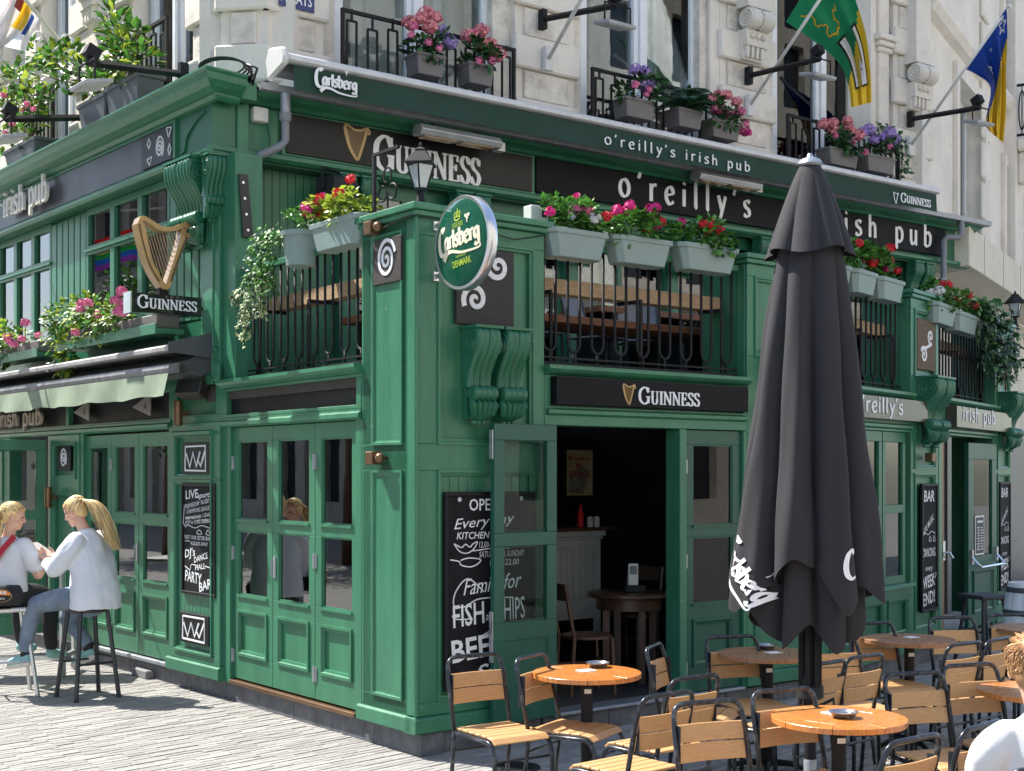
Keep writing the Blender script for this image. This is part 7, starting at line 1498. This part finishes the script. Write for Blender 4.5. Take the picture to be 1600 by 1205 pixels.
def ponytail_hair(tiep, tail):
    def f(mb, k):
        az = rp.uniform(-math.pi, math.pi); el = rp.uniform(-.45, 1.5) if abs(az) > 1.25 else rp.uniform(.55, 1.5)
        a = skull(az, el, 1.03); tie = Vector(tiep)+Vector((rp.uniform(-.012, .012),)*3); m = (a+tie)*.5; m = m+(m-Vector((0, 0, .02))).normalized()*.028
        lock(mb, [tuple(a), tuple(m), tuple(tie)], .0055, .004)
    def g(mb, k):                                          # the tail hangs in body space
        t0 = HM @ Vector(tiep); p = [t0]; s = Vector((rp.uniform(-1, 1), rp.uniform(-1, 1), 0)); L = rp.uniform(.80, 1.0)
        for i, q in enumerate(tail): w_ = .042*math.sin(min(1, (i+1)/len(tail)*1.1)*math.pi*.78)+.008; p.append(Vector(q)*L+t0*(1-L)+s*w_+Vector((rp.uniform(-.006, .006), rp.uniform(-.006, .006), 0)))
        lock(mb, [tuple(q) for q in p], .0055, .001)
    return f, g
def hair_base(t, F, HM, m): MB().ball((0, -.028, .038), .080, .086, .088, 18, 14).ball((0, -.055, -.01), .066, .052, .07, 14, 10).build('hair_base', m, t, F @ HM, smooth=True)
def tail_part(t, F, g, n=330):
    mb = MB()
    for k in range(n): g(mb, k)
    mb.build('ponytail', blond, t, F, smooth=True)
# --- woman with the long ponytail, on the black stool, facing left and reading
F = T(SB[0]+.02, SB[1]+.02, 0, math.atan2(.34, -.94)-math.pi/2)
t = thing('person', 'person with long blond ponytail in an oversized white shirt and jeans, on a black stool', 'person', F)
b = MB(); HM = head(b, (.0, .16, 1.57), .50, .15)
limb(b, [(0, .03, 1.34), (0, .07, 1.42), (0, .115, 1.50)], [.062, .052, .052]); torso(b, [(0, -.03, .80, .16, .13), (0, -.02, .95, .15, .115), (0, .0, 1.15, .16, .11), (0, .02, 1.30, .17, .09), (0, .03, 1.37, .08, .06)])
LK, RK = (-.15, .44, .78), (.15, .36, .64)
LA, RA = (-.15, .56, .37), (.15, .14, .40)
limb(b, [(-.09, .0, .84), (-.13, .24, .83), LK], [.085, .08, .06]); limb(b, [LK, (-.15, .52, .58), LA], [.058, .052, .036]); limb(b, [(.09, 0, .84), (.12, .20, .76), RK], [.085, .08, .06]); limb(b, [RK, (.15, .24, .52), RA], [.058, .052, .036])
for A, d in ((LA, (0, 1, -.25)), (RA, (0, .9, -.45))): limb(b, [A, tuple(Vector(A)+Vector((0, .02, -.05))), tuple(Vector(A)+Vector(d)*.13+Vector((0, 0, -.05)))], [.036, .038, .03])
LE_, RE_ = (-.25, .17, 1.10), (.24, .22, 1.10); LW, RW = (-.10, .40, 1.17), (.07, .42, 1.18)
limb(b, [(-.18, .03, 1.32), (-.235, .07, 1.2), LE_], [.055, .048, .042]); limb(b, [LE_, (-.17, .30, 1.14), LW], [.042, .038, .027]); limb(b, [(.18, .03, 1.32), (.225, .10, 1.2), RE_], [.055, .048, .042]); limb(b, [RE_, (.16, .33, 1.14), RW], [.042, .038, .027])
hand(b, LW, (.35, .9, .15), (.5, -.1, .6)); hand(b, RW, (-.3, .9, .2), (-.5, -.1, .6)); soft(b, 'body', skin, t, F, .0075, 3); face_parts(t, F, HM)
c = MB(); torso(c, [(0, -.05, .755, .245, .205), (0, -.05, .86, .24, .20), (0, -.03, 1.05, .225, .18), (0, .0, 1.22, .215, .15), (0, .02, 1.33, .185, .115), (0, .035, 1.40, .085, .075), (0, .05, 1.425, .075, .068)])
for s, E, Wp in ((-1, LE_, (-.20, .27, 1.125)), (1, RE_, (.20, .29, 1.125))): limb(c, [(s*.17, .02, 1.33), (s*.235, .07, 1.21), E], [.085, .085, .082]); limb(c, [E, Wp], [.08, .062])
soft(c, 'shirt', shirtb, t, F, .011, 6, .036)
c = MB(); limb(c, [(0, -.02, .83), (-.02, .0, .83), (.02, .02, .83)], [.15, .16, .15])
limb(c, [(-.09, .0, .84), (-.13, .24, .83), LK], [.105, .098, .076]); limb(c, [LK, (-.15, .52, .58), (-.15, .555, .41)], [.074, .066, .056]); limb(c, [(.09, 0, .84), (.12, .20, .76), RK], [.105, .098, .076]); limb(c, [RK, (.15, .24, .52), (.15, .16, .44)], [.074, .066, .056]); soft(c, 'jeans', jeans, t, F, .011, 3, .015)
for A, d in ((LA, (0, 1, -.25)), (RA, (0, .9, -.45))):
    A = Vector(A); d = Vector(d); c = MB(); limb(c, [A+Vector((0, -.015, -.05)), A+d*.06+Vector((0, 0, -.055)), A+d*.155+Vector((0, 0, -.06))], [.047, .045, .036]); soft(c, 'shoe', teal, t, F, .009, 3); c = MB(); limb(c, [A+Vector((0, -.03, -.088)), A+d*.17+Vector((0, 0, -.085))], [.034, .03]); soft(c, 'sole', sole, t, F, .009, 2)
    c = MB(); limb(c, [A+Vector((0, -.005, .01)), A+Vector((0, 0, -.03))], [.042, .043]); soft(c, 'sock', blackt, t, F, .009, 2)
f, g = ponytail_hair((0, -.088, .075), [(.0, -.015, 1.665), (.0, -.085, 1.60), (.0, -.155, 1.49), (.0, -.205, 1.38), (.0, -.265, 1.25)]); hair_base(t, F, HM, blond); hair_cap(t, F, HM, blond, 480, f); tail_part(t, F, g)
MB().tube([(-.03+.018*math.cos(k*.5), .098, .010+.016*math.sin(k*.5)) for k in range(13)], .0015, 4, closed=True).tube([(.03+.018*math.cos(k*.5), .098, .010+.016*math.sin(k*.5)) for k in range(13)], .0015, 4, closed=True).tube([(-.012, .098, .012), (.012, .098, .012)], .0015, 4).tube([(-.05, .095, .012), (-.08, .0, .015)], .0015, 4).tube([(.05, .095, .012), (.08, .0, .015)], .0015, 4).build('glasses', iron, t, F @ HM)
MM = F @ Matrix.Translation((0, .50, 1.20)) @ Matrix.Rotation(R(28), 4, 'X'); tag(MB().box(-.15, .15, -.02, .20, -.004, .004).build('menu', mat('grey_menu', (.42, .40, .38), .6), None, MM, bevel=.002), 'grey menu held by the person with the long ponytail', 'menu')
# --- woman with the red strap, back to us, head turned right
F = T(SA[0]-.02, SA[1]+.02, 0, math.atan2(.95, .25)-math.pi/2)
t = thing('person', 'person in a white t-shirt with a red strap, seen from behind at the left edge', 'person', F)
b = MB(); HM = head(b, (.03, .05, 1.53), .30, -.95)
limb(b, [(0, .0, 1.30), (.01, .02, 1.38), (.02, .035, 1.46)], [.062, .052, .052]); torso(b, [(0, -.03, .80, .17, .13), (0, -.02, .95, .15, .115), (0, .0, 1.12, .16, .11), (0, .0, 1.27, .17, .09), (0, .0, 1.34, .08, .06)])
LK, RK, LA, RA = (-.16, .42, .80), (.15, .42, .78), (-.16, .44, .40), (.17, .40, .36)
for s, K, A in ((-1, LK, LA), (1, RK, RA)): limb(b, [(s*.09, .0, .85), (s*.13, .22, .84), K], [.085, .08, .06]); limb(b, [K, tuple((Vector(K)+Vector(A))*.5+Vector((0, -.02, 0))), A], [.058, .052, .036]); limb(b, [A, tuple(Vector(A)+Vector((0, .03, -.05))), tuple(Vector(A)+Vector((0, .15, -.07)))], [.036, .038, .03])
RE_, RW, LE_, LW = (.275, .05, 1.03), (.16, .30, 1.10), (-.28, .08, 1.03), (-.14, .32, 1.10)
for s, E, Wp in ((1, RE_, RW), (-1, LE_, LW)): limb(b, [(s*.18, .0, 1.29), (s*.245, .0, 1.16), E], [.055, .048, .042]); limb(b, [E, tuple((Vector(E)+Vector(Wp))*.5), Wp], [.044, .04, .028]); hand(b, Wp, (-s*.45, .85, .2), (-s*.4, 0, .6))
soft(b, 'body', skin, t, F, .0075, 3); face_parts(t, F, HM)
c = MB(); torso(c, [(0, -.03, .885, .20, .165), (0, -.03, .98, .195, .155), (0, -.0, 1.12, .19, .145), (0, .0, 1.26, .195, .12), (0, .0, 1.325, .12, .09), (0, .01, 1.355, .078, .072)])
for s, E in ((1, RE_), (-1, LE_)): limb(c, [(s*.17, .0, 1.285), (s*.232, .0, 1.19), (s*.262, .02, 1.11)], [.072, .074, .072])
soft(c, 't_shirt', shirtm, t, F, .011, 8, .02)
c = MB(); torso(c, [(0, -.03, .77, .20, .16), (0, -.03, .85, .195, .155), (0, -.03, .92, .185, .145)])
for s, K, A in ((-1, LK, LA), (1, RK, RA)): limb(c, [(s*.09, .0, .85), (s*.13, .22, .84), K], [.105, .098, .076]); limb(c, [K, tuple((Vector(K)+Vector(A))*.5+Vector((0, -.02, 0))), tuple(Vector(A)+Vector((0, 0, .02)))], [.074, .066, .056])
soft(c, 'trousers', blackt, t, F, .011, 3)
for A in (LA, RA): A = Vector(A); c = MB(); limb(c, [A+Vector((0, -.01, -.05)), A+Vector((0, .08, -.07)), A+Vector((0, .17, -.08))], [.047, .045, .036]); soft(c, 'shoe', teal, t, F, .009, 3)
f, g = ponytail_hair((0, -.088, .045), [(-.06, -.03, 1.575), (-.075, -.07, 1.50), (-.06, -.12, 1.40), (-.03, -.16, 1.28), (.0, -.17, 1.20)]); hair_base(t, F, HM, blond); hair_cap(t, F, HM, blond, 480, f); tail_part(t, F, g)
mb = MB(); P = [(-.17, -.10, .98), (-.10, -.165, 1.05), (.0, -.155, 1.16), (.075, -.125, 1.27), (.11, -.03, 1.365)]; pc = cat_rom(P, 6)
vs = []
for q in pc: vs += [(q[0]-.018, q[1]-.012, q[2]+.016), (q[0]+.018, q[1]-.012, q[2]-.016), (q[0]+.018, q[1]-.018, q[2]-.016), (q[0]-.018, q[1]-.018, q[2]+.016)]
m_ = len(pc); mb.add(vs, [(4*i+k, 4*i+(k+1) % 4, 4*i+4+(k+1) % 4, 4*i+4+k) for i in range(m_-1) for k in range(4)]); mb.build('red_strap', mat('red_strap', (.42, .015, .03), .7), t, F)
BF = F @ T(.13, -.205, .79, .25); t = thing('waist_bag', 'black waist bag with a round orange emblem at the back of the seated person', 'bag', BF)
mb = MB(); torso(mb, [(0, 0, .0, .14, .05), (0, -.01, .05, .165, .06), (0, -.01, .11, .16, .055), (0, 0, .17, .13, .04)]); soft(mb, 'pouch', blackt, t, BF, .009, 3)
def emb(n, r0, r1, sx, y): return MB().add([(sx*r*math.cos(2*math.pi*k/n), y, .085+r*.62*math.sin(2*math.pi*k/n)) for r in (r0, r1) for k in range(n)], [(k, (k+1) % n, n+(k+1) % n, n+k) for k in range(n)])
emb(28, .082, .088, 1, -.078).build('emblem_ring', gold, t, BF); MB().prism([(.078*math.cos(R(a)), .085+.048*math.sin(R(a))) for a in range(5, 180, 12)], -.0775, -.076).build('emblem_sky', mat('emblem_orange', (.75, .22, .03), .6), t, BF); mb = MB()
for x in (-.03, 0, .03): mb.prism([(x-.012, .10), (x+.012, .10), (x+.008, .125), (x-.008, .125)], -.0795, -.078)
mb.build('emblem_figures', paper, t, BF); put_text(MB(), ('SIMTO', 0, .01), 0, .052, .018, -.079, .06).build('lettering', paper, t, BF)
# --- man at the right edge, back to us
F = T(2.05, 4.97, 0, math.atan2(.99, .10)-math.pi/2)
t = thing('person', 'person with short ginger hair in a white t-shirt, seen from behind at the right edge', 'person', F)
b = MB(); HM = head(b, (-.085, .05, 1.155), .1, -.25)
limb(b, [(-.03, .0, .96), (-.055, .01, 1.02), (-.075, .02, 1.10)], [.078, .066, .064]); torso(b, [(0, -.02, .47, .17, .12), (0, -.02, .62, .155, .11), (0, .0, .80, .175, .115), (0, .0, .90, .18, .09), (0, .0, .98, .08, .06)])
for s in (-1, 1):
    K, A = (s*.13, .46, .50), (s*.14, .44, .10); limb(b, [(s*.09, .0, .52), (s*.12, .24, .53), K], [.09, .085, .062]); limb(b, [K, (s*.135, .43, .30), A], [.06, .056, .038]); limb(b, [A, (s*.14, .47, .05), (s*.15, .60, .035)], [.038, .04, .03])
    E, Wp = (s*.27, .10, .70), (s*.17, .33, .77); limb(b, [(s*.17, .0, .90), (s*.235, .02, .82), E], [.05, .046, .043]); limb(b, [E, tuple((Vector(E)+Vector(Wp))*.5), Wp], [.046, .042, .03]); hand(b, Wp, (-s*.3, .9, .1), (-s*.3, 0, -.7))
soft(b, 'body', skin, t, F, .0075, 3); face_parts(t, F, HM)
c = MB(); torso(c, [(0, -.02, .44, .20, .145), (0, -.02, .62, .185, .135), (0, .0, .80, .20, .14), (0, .0, .91, .21, .125), (0, .0, .97, .175, .105), (0, .0, 1.01, .115, .085), (0, .005, 1.035, .082, .078)])
for s in (-1, 1): limb(c, [(s*.18, .0, .915), (s*.238, .01, .85), (s*.268, .05, .77)], [.072, .074, .072])
soft(c, 't_shirt', shirtm, t, F, .009, 6, .03)
c = MB(); torso(c, [(0, -.02, .45, .19, .14), (0, -.02, .54, .185, .135)])
for s in (-1, 1): limb(c, [(s*.09, .0, .53), (s*.12, .24, .54), (s*.13, .46, .51)], [.11, .10, .078]); limb(c, [(s*.13, .46, .51), (s*.135, .43, .30), (s*.14, .44, .14)], [.076, .07, .058])
soft(c, 'trousers', blackt, t, F, .011, 3)
for s in (-1, 1): c = MB(); limb(c, [(s*.14, .42, .05), (s*.15, .52, .045), (s*.15, .63, .04)], [.046, .044, .036]); soft(c, 'shoe', blackt, t, F, .009, 3)
def crop(mb, k):
    az = rp.uniform(-math.pi, math.pi); el = rp.uniform(-.45, 1.45) if abs(az) > 1.3 else rp.uniform(.6, 1.5)
    L = .016+.03*max(0, el); a = skull(az, el, 1.0); n = (a-Vector((0, -.02, .02))).normalized(); dn = Vector((rp.uniform(-.5, .5), rp.uniform(-.3, .5)+(.5 if el > .9 else 0), -1 if el < .9 else rp.uniform(-.5, .3))); dn = (dn-n*dn.dot(n)).normalized()
    lock(mb, [tuple(a), tuple(a+n*.010+dn*L*.5), tuple(a+n*(.006+.012*max(0, el)*rp.random())+dn*L*1.2)], .0042, .0012)
hair_base(t, F, HM, ginger); hair_cap(t, F, HM, ginger, 2200, crop)
